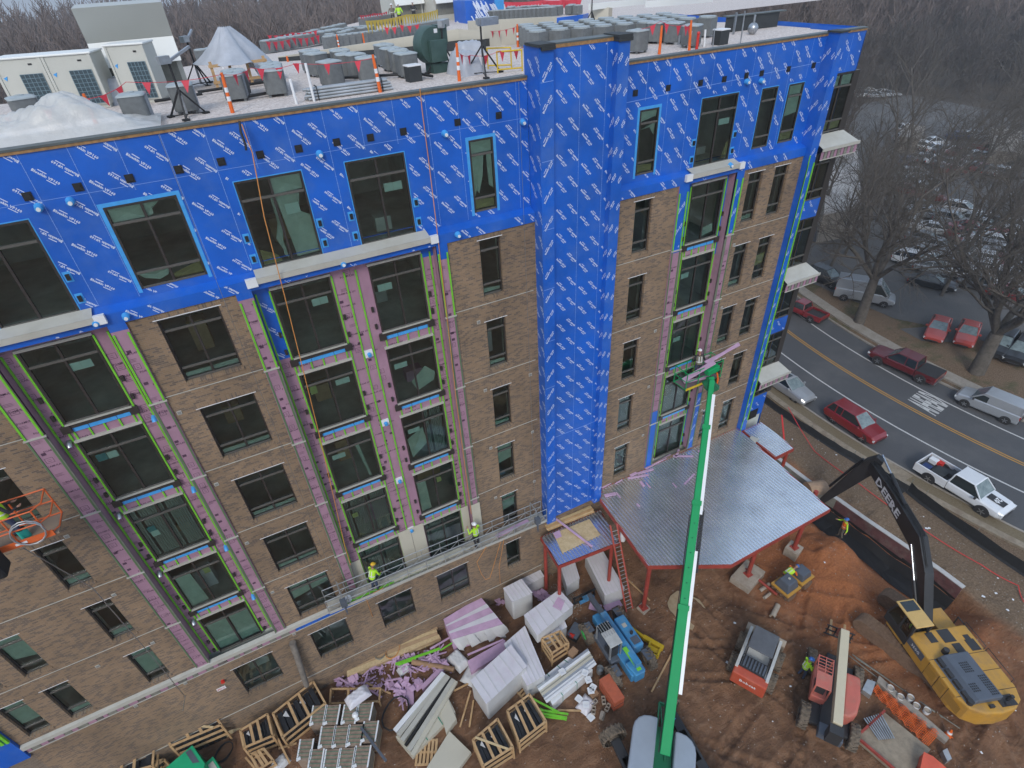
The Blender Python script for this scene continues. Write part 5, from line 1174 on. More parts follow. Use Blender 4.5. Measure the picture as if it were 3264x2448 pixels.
def lump(name,label,cat,p,w,d,h,m,rz=0,seed=0):
    rg=random.Random(seed)
    def g(u,v):
        x=(u-.5)*w;y=(v-.5)*d; e=min(1,6*u,6*(1-u))*min(1,6*v,6*(1-v)); return (x*(1+.06*(1-e)),y*(1+.06*(1-e)),h*e**.6+.03*math.sin(u*23+seed)*math.sin(v*17)*e)
    o=cloth(name,label,cat,g,16,12,m); o.location=p; o.rotation_euler=(0,0,rz); return o
lump('wrapped_pallet','plastic wrapped pallet on the roof left of the yellow frames','wrapped pallet',rp(T,1960,1060)+Vector((.1,.7,0)),.9,1.3,.75,M_TARP,.2,1); lump('wrapped_pallet','second plastic wrapped pallet behind the first on the roof','wrapped pallet',rp(T,2010,760)+Vector((0,.5,0)),1.3,.9,.5,M_TARP,.1,2)
lump('bagged_goods','plastic covered heap beside the cream unit on the left','covered heap',rp(T1,1250,1120)+Vector((.1,.8,0)),.8,1.2,.8,M_TARP,.2,3)
lump('wrapped_pallet','white wrapped pallet between the far hood and the stair tower','wrapped pallet',rp(T,1980,300),2.4,2,1.3,M_POLY,.1,5)
q=MB(); q.cyl((0,0,0),.14,.36,12); o=q.build('pipe_collar',M_STEEL); o.location=rp(T5,900,620); tag(o,'grey metal pipe collar in front of the condensers on the right roof','pipe')
q=MB(); q.cyl((0,0,0),.06,.55,10); q.sphere((0,0,.6),.07); o=q.build('red_standpipe',M_REDP); o.location=rp(T5,1180,690); tag(o,'short dark red standpipe between the white stakes','standpipe')
q=MB(); q.sphere((0,0,.25),.25); q.cyl((0,0,.4),.05,.4,8); o=q.build('whirly_vent',M_GALV); o.location=rp(T5,1950,480); tag(o,'round galvanised turbine vent on the right roof','vent')
t=thing('black_parapet','tall black membrane parapet with a grey cap at the far side of the right roof','parapet',(0,0,0))
P1=[gp(*T5(1570,470),28.7),gp(*crop(2444,0,2.6756)(500,300),28.7)]
mb=MB(); a,b=rp(T5,1560,460),rp(T5,2600,440); 
mb.add([a,Vector((19.9,a.y-.2,28.7)),Vector((19.9,a.y-.2,29.35)),a+Vector((0,0,.65))],[(0,1,2,3)]); mb.build('membrane_upstand',M_BLACKM,t); mb=MB(); mb.bar(a+Vector((0,.1,.68)),Vector((20.3,a.y-.1,29.38)),.4,.05); mb.build('cap_flashing',M_CAP,t)
q=MB(); a,b=rp(T5,1640,360),rp(T5,1900,345); q.bar(rp(T5,1690,480),rp(T5,1690,480)+Vector((0,0,.9)),.08); tag(q.build('rigging_post',M_GALV),'grey upright post at the far black parapet','post')
# ================================================================ CANOPIES
M_DECK=mat('galvanised_deck',(.80,.83,.86),.25,metal=.93,nscale=.6,ncol=(.95,.96,.97),dirt=(.6,.6,.58),dscale=1.1,damp=.2)
def deck(par,poly,z,sp=.197,name='steel_deck'):
    P=[(p[0],p[1]) for p in poly]; xs=[p[0] for p in P]; 
    def yr(x):
        ys=[]
        for a,b in zip(P,P[1:]+P[:1]):
            if (a[0]-x)*(b[0]-x)<0 or a[0]==x: ys.append(a[1]+(b[1]-a[1])*((x-a[0])/(b[0]-a[0]) if b[0]!=a[0] else 0))
        return (min(ys),max(ys)) if len(ys)>=2 else None
    mb=MB(); x=min(xs)+.002; prof=[(0,0),(.085,0),(.10,.07),(.182,.07),(.197,0)]; prev=None
    while x<max(xs):
        for dx,dz in prof[:-1]:
            r=yr(x+dx)
            if r: 
                cur=((x+dx,r[0],z+dz),(x+dx,r[1],z+dz))
                if prev: mb.quad(prev[0],cur[0],cur[1],prev[1])
                prev=cur
        x+=sp
    mb.build(name,M_DECK,par)
def edge(par,poly,z,closed=True):
    n=len(poly)
    for i in range(n):
        a=Vector((*poly[i][:2],z-.1));b=Vector((*poly[(i+1)%n][:2],z-.1)); MB().bar(a,b,.07,.24).build('edge_beam',M_RED,par)
can=thing('entrance_canopy','large corrugated steel canopy roof with cut corners and a red steel frame','canopy',(0,0,0))
cp=[gp(*q,6.25) for q in ((1297,1080.5),(1399.8,1223.5),(1579.5,1221),(1793,1100.7),(1598.7,930))]; CP=[(p.x,p.y) for p in cp]; CP[4]=(CP[4][0],-.02); CP=CP+[(6.6,-.02)]
deck(can,CP,6.26); edge(can,CP,6.25)
for x in (8.3,11,13.6,16.2): MB().bar((x,-.1,6.02),(x,-7.2 if x>9 else -5,6.02),.12,.26).build('roof_beam',M_RED,can)
def column(par,base,z,r=.13,foot=None,m=M_RED,sq=False):
    mb=MB()
    if sq: mb.box(base.x-r,base.x+r,base.y-r,base.y+r,base.z-.05,z)
    else: mb.tube([(base.x,base.y,base.z-.05),(base.x,base.y,z)],r,12)
    mb.box(base.x-.22,base.x+.22,base.y-.22,base.y+.22,base.z,base.z+.03); mb.build('column',m,par)
M_FOOT=mat('footing_concrete',(.36,.31,.25),.9,nscale=3,namp=.15,dirt=(.2,.12,.08),dscale=2,damp=.5)
for q,ft in (((1390,1312),(.6,.6,.16)),((1616,1240),(1.9,1.3,.55)),((1716,1182),(.85,.85,.75))):
    b=gp(*q,ft[2]); column(can,Vector((b.x,b.y,ft[2])),6.02)
    f=MB(); f.box(-ft[0]/2,ft[0]/2,-ft[1]/2,ft[1]/2,-.4,ft[2]); o=f.build('concrete_footing',M_FOOT,None,bevel=.03); o.location=(b.x,b.y,0); o.rotation_euler=(0,0,.25); tag(o,{.16:'small square concrete pad under the front left canopy column',.55:'large low concrete footing under the front right canopy column',.75:'tall square concrete pier under the right canopy column'}[ft[2]],'footing')
sc=thing('side_canopy','small corrugated canopy at the foot of the blue tower with red posts','canopy',(0,0,0))
SP=[(2.05,-.62),(1.9,-2.7),(5.35,-3.0),(6.2,-.62)]; sp0=[gp(*q,5.0) for q in ((1165,1157),(1206,1223),(1340,1170))]; SP=[(sp0[0].x,-.5),(sp0[1].x,sp0[1].y),(5.75,sp0[2].y),(6.2,-.5)]
deck(sc,SP,5.02); edge(sc,SP,5.0)
for p in ((SP[0][0]+.15,-.75),(SP[1][0]+.15,SP[1][1]+.12),(5.5,-2.75)): column(sc,Vector((p[0],p[1],0)),4.8,.11)
rc=thing('corner_canopy','small corrugated canopy joined to the right end of the large one, red edged','canopy',(0,0,0))
rp4=[gp(*q,6.12) for q in ((1600,930),(1641.7,911),(1714.5,969),(1671.4,990.5))]; RP=[(p.x,p.y) for p in rp4]; RP=[(RP[0][0]+.08,-.35),(RP[1][0],-.35),(RP[2][0],RP[2][1]),(RP[0][0]+.08-.15,RP[3][1])]
deck(rc,RP,6.13); edge(rc,RP,6.12); column(rc,Vector((RP[2][0]-.25,RP[2][1]+.2,0)),5.95,.11)
q=MB(); q.box(-.35,.35,-.25,.25,0,.02); o=q.build('paper_sheet',M_CREAM); p=gp(1626,951,6.19); o.location=p; o.rotation_euler=(0,0,.3); tag(o,'pale board lying on the small corner canopy','board')
# things lying on the canopies
C5=crop(1632,1200,2.6756)
a,b=gp(*C5(295,1310),5.06),gp(*C5(690,1150),5.06); d=(b-a); L=d.length; d.normalize(); s=Vector((-d.y,d.x,0))
pk=thing('plank_stack','stack of long pale planks on the side canopy under the blue tower','timber stack',(0,0,0))
for k in range(3):
    for j in range(4-k):
        o=s*(.17*j-.05+.05*k)+d*random.uniform(-.1,.1)+Vector((0,0,.03+.06*k)); q=MB(); q.bar(a+o,b+o,.15,.045); q.build('plank',M_PLYW if (j+k)%2 else M_PINE,pk)
q=MB(); P=[gp(*C5(*p),5.1) for p in ((350,1340),(660,1215),(755,1350),(430,1505))]; q.add(P+[p-Vector((0,0,.03)) for p in P],[(0,3,2,1),(4,5,6,7),(0,1,5,4),(1,2,6,5),(2,3,7,6),(3,0,4,7)]); tag(q.build('plywood_sheet',M_PLYW),'large plywood sheet in front of the plank stack on the side canopy','plywood')
q=MB(); q.bar(gp(*C5(370,1210),5.35),gp(*C5(683,1450),5.14),.12,.05); tag(q.build('foam_strip',M_PINKD),'long pink foam strip lying across the plywood sheet','foam strip')
q=MB(); P=[gp(*C5(*p),5.16) for p in ((350,1335),(405,1310),(425,1365),(375,1385))]; q.add(P,[(0,3,2,1)]); tag(q.build('foam_offcut',M_PINKD),'small pink foam offcut at the corner of the plywood sheet','foam offcut')
for i,(p,q_,w) in enumerate((((1140,785),(1355,668),.14),((1375,678),(1545,680),.12),((1395,690),(1425,625),.15),((1070,828),(1205,790),.14),((990,868),(1165,838),.12),((1010,845),(1060,818),.2),((790,1018),(885,998),.2),((1470,918),(1555,830),.1),((1095,895),(1125,935),.16),((1145,905),(1180,948),.07),((1370,908),(1402,945),.06),((765,950),(840,908),.1),((890,990),(925,1035),.05),((880,915),(940,880),.05),((1065,1085),(1090,1108),.07),((1590,640),(1605,632),.1))):
    a,b=gp(*C5(*p),6.34),gp(*C5(*q_),6.34); q=MB(); q.bar(a,b,w,.05); tag(q.build('foam_strip',M_PINKD),'pink foam scrap littering the large canopy roof','foam strip','foam scraps on the large canopy')
# ladder
lad=thing('extension_ladder','tall red extension ladder leaning against the canopy edge','ladder',(0,0,0))
L_=crop(1632,1828,2.6756); a0,a1=gp(*L_(975,325)),gp(*L_(1028,300)); b0,b1=gp(*C5(838,1270),6.5),gp(*C5(893,1255),6.5)
for a,b in ((a0,b0),(a1,b1)): q=MB(); q.bar(a,b,.05,.09); q.build('rail',mat('red_fibreglass',(.50,.10,.07),.5) if 'red_fibreglass' not in MATS else MATS['red_fibreglass'],lad)
for i in range(21): t=.03+i*.045; q=MB(); q.tube([a0.lerp(b0,t),a1.lerp(b1,t)],.02,6); q.build('rung',M_STEEL,lad)
q=MB(); q.cyl((0,0,0),.17,1.0,12); q.sphere((0,0,1),.17); o=q.build('gas_cylinder',M_WHITE); o.location=gp(*C5(950,1480),3.6); o.parent=None
o.location=(b1.x+.45,b1.y-.1,4.9); tag(o,'white cylinder hanging under the canopy edge beside the ladder','cylinder')
# ================================================================ VEHICLES
M_TYRE=mat('tyre_rubber',(.022,.021,.020),.85,nscale=6,namp=.2); M_TYREM=mat('muddy_tyre',(.085,.07,.055),.95,nscale=7,ncol=(.20,.155,.11),bump=.5,bscale=20); M_RIM=mat('alloy_rim',(.36,.37,.38),.3,metal=.8); M_CGL=mat('car_glass',(.018,.026,.028),.08,spec=.8); M_CGLL=mat('windscreen',(.10,.14,.145),.08,spec=.9,nscale=3,ncol=(.22,.27,.27)); M_LAMP=mat('headlamp',(.62,.65,.66),.15,spec=.8); M_TAIL=mat('tail_lamp',(.38,.02,.015),.25); M_PLAST=mat('dark_plastic',(.03,.03,.032),.6)
PAINT={k:mat('paint_'+k,c,.28,metal=m,coat=.8,nscale=3,namp=.03) for k,c,m in (('white',(.68,.70,.72),0),('silver',(.38,.40,.42),.35),('warm_silver',(.34,.35,.36),.3),('red',(.22,.012,.016),.1),('maroon',(.115,.009,.012),.1),('black',(.018,.02,.024),.1),('blue',(.03,.06,.18),.2),('grey',(.14,.15,.16),.3),('coral',(.42,.06,.045),.05))}
def wheel(par,x,y,r,w,side,m=M_TYRE,rim=M_RIM,name='wheel',lugs=0,rr=.62):
    mb=MB(); n=24; pr=[(-w/2,r*.9),(-w/2+w*.15,r),(w/2-w*.15,r),(w/2,r*.9),(w/2,r*rr),(-w/2,r*rr)]
    V=[];F=[]
    for i in range(n):
        a=2*PI*i/n
        for yy,rad in pr: V.append((x+rad*math.cos(a),y+yy,r+rad*math.sin(a)))
    k=len(pr)
    for i in range(n):
        for j in range(k-1): F.append((i*k+j,i*k+j+1,((i+1)%n)*k+j+1,((i+1)%n)*k+j))
    mb.add(V,F,0,False)
    if lugs:
        for i in range(lugs):
            for s,da in ((-1,0),(1,PI/lugs)):
                a=2*PI*i/lugs+da; c,sn=math.cos(a),math.sin(a); c2,s2=math.cos(a+.16),math.sin(a+.16)
                mb.bar((x+c*r*1.0,y+s*w*.48,r+sn*r*1.0),(x+c2*r*1.0,y+s*.02,r+s2*r*1.0),.07,.09,up=(c,0,sn))
    o=mb.build(name,m,par)
    q=MB(); q.tube([(x,y-w*.3,r),(x,y+side*w*.42,r)],r*rr,16); q.tube([(x,y+side*w*.42,r),(x,y+side*w*.5,r)],[r*.2,r*.15],10); 
    for i in range(5 if rr<.7 else 0):
        a=2*PI*i/5; q.bar((x,y+side*w*.45,r),(x+math.cos(a)*r*rr*.95,y+side*w*.45,r+math.sin(a)*r*rr*.95),.06,.03,up=(0,1,0))
    q.build('rim',rim,o); return o
def car(name,label,cat,loc,rz,kind,paint,group=None):
    t=thing(name,label,cat,loc,rz,group); P=PAINT[paint] if isinstance(paint,str) else paint
    S={'sedan':dict(L=4.75,W=1.8,body=[(-2.37,.4,.82,.8),(-2.2,.28,.98,.86),(-1.3,.22,1.0,.9),(.7,.22,.98,.9),(1.1,.22,.95,.9),(2.05,.24,.8,.86),(2.36,.34,.62,.74)],gh=[(-1.75,.98),(-1.05,1.42),(.05,1.45),(.98,.97)],wb=(-1.38,1.38),r=.32,rh=1.43),
       'suv':dict(L=4.6,W=1.86,body=[(-2.28,.45,.98,.82),(-2.2,.3,1.05,.9),(-1.2,.25,1.08,.93),(.7,.25,1.08,.93),(1.15,.25,1.06,.93),(2.05,.28,.93,.88),(2.3,.4,.72,.76)],gh=[(-2.2,1.04),(-1.85,1.66),(.15,1.7),(1.1,1.06)],wb=(-1.3,1.36),r=.36,rh=1.68),
       'van':dict(L=4.6,W=1.8,body=[(-2.3,.4,1.15,.84),(-2.25,.3,1.18,.9),(.7,.28,1.16,.9),(1.2,.28,1.1,.9),(2.1,.3,.95,.84),(2.28,.4,.75,.74)],gh=[(-2.28,1.16),(-2.22,1.82),(.45,1.86),(1.25,1.1)],wb=(-1.5,1.4),r=.33,rh=1.84),
       'tallvan':dict(L=5.9,W=2.05,body=[(-2.95,.4,1.5,.96),(-2.9,.35,1.5,1.02),(1.5,.35,1.45,1.02),(2.2,.35,1.15,1.0),(2.8,.38,.95,.92),(2.93,.5,.8,.85)],gh=[(-2.93,1.48),(-2.88,2.5),(1.1,2.55),(2.25,1.2)],wb=(-1.9,1.95),r=.36,rh=2.52),
       'pickup':dict(L=5.9,W=2.0,body=[(-.62,.42,1.12,1.0),(.9,.42,1.13,1.0),(1.5,.42,1.12,1.0),(2.6,.45,1.05,.97),(2.92,.55,.92,.88)],gh=[(-.6,1.1),(-.5,1.78),(.75,1.82),(1.45,1.12)],wb=(-1.75,1.85),r=.4,rh=1.8,bed=(-2.92,-.66)),
       'crewpickup':dict(L=6.0,W=2.0,body=[(-1.22,.42,1.12,1.0),(.9,.42,1.13,1.0),(1.5,.42,1.12,1.0),(2.65,.45,1.08,.97),(2.97,.55,.95,.88)],gh=[(-1.2,1.1),(-1.08,1.8),(.6,1.84),(1.45,1.12)],wb=(-1.85,1.9),r=.42,rh=1.82,bed=(-2.97,-1.27)),
       'smallpickup':dict(L=5.0,W=1.75,body=[(-.55,.4,1.0,.87),(.7,.4,1.0,.87),(1.2,.4,.98,.87),(2.2,.42,.9,.83),(2.48,.5,.75,.78)],gh=[(-.53,.98),(-.4,1.55),(.55,1.58),(1.2,.99)],wb=(-1.5,1.55),r=.36,rh=1.56,bed=(-2.48,-.6))}[kind]
    mb=MB(); rings=[]
    for x,zb,zt,hw in S['body']:
        zm=zb+(zt-zb)*.5; rings.append([(x,-hw*.92,zb),(x,-hw,zb+.14),(x,-hw,zm),(x,-hw*.97,zt-.1),(x,-hw*.84,zt),(x,0,zt+.03),(x,hw*.84,zt),(x,hw*.97,zt-.1),(x,hw,zm),(x,hw,zb+.14),(x,hw*.92,zb)])
    mb.loft(rings,smooth=False); hw=S['body'][1][3]
    if 'bed' in S:
        a,b=S['bed']; z=S['body'][0][2]-.02
        mb.box(a,b,-hw,hw,.42,.72); mb.box(a,b,-hw,-hw+.1,.72,z); mb.box(a,b,hw-.1,hw,.72,z); mb.box(a,a+.08,-hw+.1,hw-.1,.72,z-.0); mb.box(b-.06,b,-hw+.1,hw-.1,.72,z)
    body=mb.build('body',P,t,bevel=.035)
    if 'bed' in S:
        q=MB(); q.box(a+.09,b-.07,-hw+.11,hw-.11,.723,.74,0)
        if kind=='crewpickup': q.box(a+.02,b,-hw+.03,hw-.03,z-.01,z+.03,0)
        q.build('bed_liner' if kind!='crewpickup' else 'bed_cover',M_PLAST,t)
    G=S['gh']; w0=hw*.9; w1=hw*.72 if kind not in('tallvan','van') else hw*.82
    def pt(i,s,k=1.0): x,z=G[i]; return (x,s*(w0 if i in (0,3) else w1)*k,z)
    q=MB(); V=[pt(i,s) for i in range(4) for s in (-1,1)]  # 0:0-,1:0+,2:1-,3:1+,4:2-,5:2+,6:3-,7:3+
    glassside=kind not in ('van','tallvan')
    q.add(V,[(0,1,3,2)],0 if kind in('sedan','suv','pickup','crewpickup','smallpickup') else 1); q.add(V,[(4,5,7,6)],2)
    q.add(V,[(0,2,4,6),(1,7,5,3)],0 if glassside else 1)
    q.build('window_glass',[M_CGL,P,M_CGLL],body)
    q=MB()
    if not glassside:   # panel van: only the cab has side glass
        for s in (-1,1):
            xa=G[2][0]-.35; q.add([(xa,s*(w1+.012),G[2][1]-.14),(G[2][0]+.02,s*(w1+.012),G[2][1]-.14),(G[3][0]-.15,s*(w0+.012),G[3][1]+.03),(xa,s*(w0+.012),G[3][1]+.03)],[(0,1,2,3)] if s<0 else [(3,2,1,0)])
        q.build('side_glass',M_CGL,body)
    q=MB()
    zr=S['rh']; x1,z1=G[1];x2,z2=G[2]
    q.add([(x1-.03,-w1-.015,z1),(x2+.06,-w1-.015,z2),(x2+.06,w1+.015,z2),(x1-.03,w1+.015,z1),(x1,-w1*.9,z1+.05),(x2,-w1*.9,z2+.045),(x2,w1*.9,z2+.045),(x1,w1*.9,z1+.05)],[(0,1,5,4),(1,2,6,5),(2,3,7,6),(3,0,4,7),(4,5,6,7)])
    for s in (-1,1):
        for i,j in ((0,1),(3,2)): q.bar(pt(i,s,1.005),pt(j,s,1.01),.07,.07)
        if kind in('sedan','suv','crewpickup'): xm=(G[1][0]+G[2][0])/2; q.bar((xm,s*w0*1.0,G[0][1]),(xm,s*w1*1.01,z1),.08,.05)
        if kind=='suv': q.bar((G[1][0]+.45,s*w0,G[0][1]),(G[1][0]+.45,s*w1*1.01,z1),.1,.05)
    q.build('roof',P,body)
    for x in S['wb']:
        for s in (-1,1):
            wheel(t,x,s*(hw-.1),S['r'],.24,s); q=MB(); q.tube([(x,s*(hw-.2),S['r']+.02),(x,s*(hw+.006),S['r']+.02)],S['r']+.07,20); q.build('wheel_arch',M_PLAST,body)
    xf,zbf,ztf,hwf=S['body'][-1]; xr=S['bed'][0] if 'bed' in S else S['body'][0][0]; zr_=S['body'][0][2]
    for s in (-1,1):
        q=MB(); q.cbox((xf-.16,s*hwf*.86,ztf-.1),(.3,.34,.15)); q.build('headlight',M_LAMP,t)
        q=MB(); q.cbox((xr+.03,s*hw*.88,zr_-.22),(.1,.16,.3)); q.build('tail_light',M_TAIL,t)
        q=MB(); q.cbox((G[3][0]-.25,s*(hw+.1),G[3][1]+.08),(.12,.2,.15)); q.build('wing_mirror',P if kind not in('pickup','van') else M_PLAST,t)
    q=MB(); q.box(xf-.06,xf+.04,-hwf*.6,hwf*.6,zbf-.02,ztf-.2); q.build('grille',M_PLAST,t)
    q=MB(); q.box(xr-.05,xr+.1,-hw*.85,hw*.85,.38,.56); q.build('bumper',M_PLAST if kind!='crewpickup' else M_RIM,t)
    return t
def between(a,b,W,side=1):
    a=gp(*a);b=gp(*b); d=(b-a).normalized(); n=Vector((-d.y,d.x,0)); return (a+b)/2+n*side*W/2,math.atan2(d.y,d.x)
def hide(l): return l
# street cars (rear wheel, front wheel) -> centre and heading
p,a=between((2004.6,1043),(2108.4,1108),1.8); ram=car('pickup_truck','white pickup truck with black bonnet stripe marked with a 20 and tools in its bed','pickup truck',(p.x,p.y,0),a,'pickup','white')
q=MB(); q.add([(1.52,-.32,1.165),(2.6,-.3,1.10),(2.6,.3,1.10),(1.52,.32,1.165)],[(0,1,2,3)]); s_=q.build('bonnet_stripe',M_PLAST,ram); text_obj('stripe_number','20',(2.1,0,1.14),(0,-1,0),(1,0,-.05),.42,M_WHITE,s_,bold=.04,center=True)
for i,(x,y,w,d,h,m,l,c) in enumerate(((-2.4,.45,.5,.4,.35,M_WHITE,'white cool box in the rear corner of the white pickup bed','cool box'),(-2.0,.6,.4,.35,.3,M_REDP,'red fuel can in the white pickup bed','fuel can'),(-2.3,-.5,.5,.4,.28,PAINT['blue'],'blue crate in the white pickup bed','crate'),(-1.5,-.2,.8,.9,.25,M_BLACKM,'black tool case in the white pickup bed','tool case'),(-.95,.3,.3,.7,.3,M_PLAST,'dark generator in the white pickup bed','generator'))):
    v=Matrix.Rotation(a,4,'Z')@Vector((x,y,.74)); box_thing(c.replace(' ','_'),l,c,Vector((p.x,p.y,0))+v,w,d,h,m,None,a)
p,a=between((1794,911),(1860,955),1.7); car('suv','dark red sport utility car parked in front of the white pickup','suv',(p.x,p.y,0),a,'suv','red')
f=gp(1713,869); p=Vector((f.x+.82,f.y+1.38,0)); sd_=car('sedan','silver sedan with a dark sunroof half hidden by the building corner','car',p,-PI/2-.02,'sedan','warm_silver'); q=MB(); q.box(-.75,-.1,-.36,.36,1.49,1.505); q.build('sunroof',M_CGL,sd_)
p,a=between((1980.5,826),(1897,789),1.8,-1); car('pickup_truck','dark maroon crew cab pickup with a black bed cover','pickup truck',(p.x,p.y,0),a,'crewpickup','maroon')
f=gp(1745,697); car('pickup_truck','small red pickup parked beyond the dark maroon one','pickup truck',(f.x+.75,f.y+1.5,0),PI/2+.12,'smallpickup','red')
p,a=between((2165.4,914),(2078,877),1.65,-1); car('cargo_van','small silver cargo van parked behind the dark maroon pickup','van',(p.x,p.y,0),a,'van','silver')
p,a=between((1823.5,650),(1900.8,664),1.9); car('cargo_van','tall silver high roof van parked under the big bare tree','van',(p.x,p.y,0),a,'tallvan','silver')
p=gp(1785,615); car('jeep','dark blue four wheel drive car near the tall silver van','car',(p.x+.4,p.y+.5,0),-PI/2,'suv','black')
# parking lot
K8=crop(2444,600,2.6756);K4=crop(2444,0,2.6756)
lot=[(K8,1440,1240,'coral','sedan','faded red sports car facing the street by the leafy bank',-2.75),(K8,1690,1280,'coral','sedan','faded pink red car beside the red sports car, bonnet to the street',-2.75),(K8,1970,1380,'black','suv','dark car behind the thick tree on the leafy bank',-2.9),(K8,2140,1440,'black','suv','black car at the right edge of the parking lot',-2.9),
(K4,1850,1300,'red','smallpickup','bright red pickup standing alone in the middle of the far lot',-1.3),(K4,1170,1400,'blue','sedan','dark blue car on the left of the far lot',.5),(K8,1400,840,'black','sedan','black sedan along the near row of the lot',None)]
for c,x,y,col,kd,l,rz in lot:
    p=gp(*c(x,y)); car('parked_car',l,'car',(p.x,p.y,.02),-1.15 if rz is None else rz,kd,col)
PR={}
for i,(k,kd) in enumerate((('white','sedan'),('silver','sedan'),('silver','suv'),('white','suv'),('red','sedan'),('grey','sedan'))): PR[(k,kd)]=None
cars=[(K8,1300,30,'white'),(K8,1370,100,'red'),(K8,1210,50,'red'),(K8,1300,190,'silver'),(K8,1360,250,'silver'),(K8,1225,335,'white'),(K8,1650,220,'white','suv'),(K8,1570,310,'silver','suv'),(K8,1750,305,'silver'),(K8,1850,355,'silver'),(K8,1430,385,'white'),(K8,1590,405,'red'),(K8,1740,385,'red'),(K8,1690,440,'red'),(K8,1350,470,'grey'),(K8,1460,530,'silver'),(K8,1620,530,'red'),(K8,1640,585,'silver'),(K8,1760,505,'white'),(K8,1850,600,'silver'),(K8,1310,590,'silver'),(K8,1240,655,'white','suv'),(K8,1380,650,'white'),(K8,1430,720,'silver'),(K8,1690,665,'white'),(K8,1560,690,'silver'),(K8,1880,665,'white','suv'),(K8,1740,780,'white'),(K8,1910,750,'white','suv'),(K8,2050,780,'white'),(K8,1820,860,'grey'),(K8,2080,950,'red'),
(K4,790,800,'white'),(K4,830,830,'white','suv'),(K4,880,800,'white'),(K4,930,835,'silver'),(K4,1000,815,'white'),(K4,1050,825,'silver'),(K4,1200,1130,'white','suv'),(K4,1190,1220,'white','suv'),(K4,1430,1240,'white'),(K4,1640,1190,'blue'),(K4,1700,1185,'white'),(K4,1760,1175,'silver'),(K4,1830,1190,'silver'),(K4,2110,1220,'silver'),(K4,2170,1230,'silver'),(K4,2060,1400,'white'),(K4,2130,1460,'grey'),(K4,1250,1515,'white','suv'),(K4,1210,1580,'silver'),(K4,1560,1480,'red'),(K4,1330,1560,'silver')]
rgc=random.Random(21)
for gy_ in range(9):
    for gx_ in range(5): 
        x=1905+gx_*68+rgc.uniform(-10,10); y=310+gy_*58+gx_*16+rgc.uniform(-6,6)
        if rgc.random()<.72 and x<2194: cars.append((K8,x,y,rgc.choice(['white','silver','silver','white','grey','red'])))
for k in range(26): cars.append((K4,1320+(k%13)*66+rgc.uniform(-8,8),1270+(k//13)*105+(k%13)*12+rgc.uniform(-6,6),rgc.choice(['white','silver','silver','grey','red','white'])))
for i,e in enumerate(cars):
    c,x,y,col=e[:4]; kd=e[4] if len(e)>4 else 'sedan'; p=gp(*c(x,y)); near_=c is K8; key=(col,kd); rz=(-1.15 if near_ else -.6)+random.uniform(-.12,.12)
    lab=col+' car parked in the crowded lot behind the bare trees' if near_ else col+' car in the distant end of the lot beyond the bare trees'; grp=col+(' cars in the crowded lot' if near_ else ' cars at the distant end of the lot')
    if PR.get(key) is None: PR[key]=car('parked_car',lab,'car',(p.x,p.y,.02),rz,kd,col,grp)
    else: dup(PR[key],loc=(p.x,p.y,.02),rz=rz,label=lab,group=grp)
# ================================================================ MACHINES
M_CATY=mat('excavator_yellow',(.50,.265,.04),.42,nscale=1.5,namp=.08,dirt=(.27,.165,.075),dscale=1.6,damp=.6); M_DGREY=mat('engine_grey',(.085,.10,.125),.5,nscale=2,namp=.1); M_ARM=mat('black_arm',(.020,.021,.023),.45,nscale=2,namp=.3); M_TRACK=mat('muddy_track',(.13,.08,.05),.95,nscale=6,ncol=(.22,.14,.09),bump=.4,bscale=15); M_CHROME=mat('chrome_rod',(.6,.62,.65),.2,metal=1)
ex=thing('excavator','large yellow tracked excavator with a black arm reaching into the trench','excavator',(18.2,-15.2,0),math.radians(70))
# local: +x forward
def trackset(par,ang,L,w,gap,h,m=M_TRACK):
    R=Matrix.Rotation(ang,4,'Z')
    for s in (-1,1):
        mb=MB(); mb.M=R; n=14; path=[]
        for i in range(n+1): a=-PI/2+PI*i/n; path.append((L/2-h/2+math.cos(a)*h/2,h/2+math.sin(a)*h/2))
        for i in range(n+1): a=PI/2+PI*i/n; path.append((-L/2+h/2+math.cos(a)*h/2,h/2+math.sin(a)*h/2))
        mb.prism([(x,z) for x,z in path],s*gap-w/2,s*gap+w/2,0,ax=1)
        # grouser plates
        tot=0; pts=path+[path[0]]
        for p0_,p1_ in zip(pts,pts[1:]):
            d=math.hypot(p1_[0]-p0_[0],p1_[1]-p0_[1]); k=max(1,int(d/.2))
            for i in range(k):
                t=(i+.5)/k; x=p0_[0]+(p1_[0]-p0_[0])*t; z=p0_[1]+(p1_[1]-p0_[1])*t; mb.bar((x,s*gap-w/2-.01,z),(x,s*gap+w/2+.01,z),.07,.07)
        mb.build('track',m,par)
trackset(ex,math.radians(28),5.2,.75,1.35,1.0)
for tk in ex.children: tk.location=(1.35,.15,0)
mb=MB(); mb.cyl((.6,0,.6),1.0,.6,20); mb.box(.1,2.4,-1.0,1.0,.35,.75); mb.build('undercarriage',M_PLAST,ex)
mb=MB(); R_=[( 1.0,-1.65),(1.0,-.2),(1.9,-.2),(1.9,.3),(2.0,1.6),(-2.5,1.6),(-3.1,1.25),(-3.4,.5),(-3.4,-.5),(-3.1,-1.25),(-2.5,-1.6)]
mb.prism([(.9,-1.6),(-2.4,-1.6),(-3.0,-1.35),(-3.35,-.8),(-3.45,0),(-3.35,.8),(-3.0,1.35),(-2.4,1.6),(.9,1.6)][::-1],1.15,2.35); mb.build('upper_body',M_CATY,ex,bevel=.09)
mb=MB(); mb.box(.92,2.3,-1.6,-.55,1.15,1.7); mb.box(.92,2.2,.55,1.6,1.15,1.35); mb.build('front_deck',M_CATY,ex,bevel=.03)
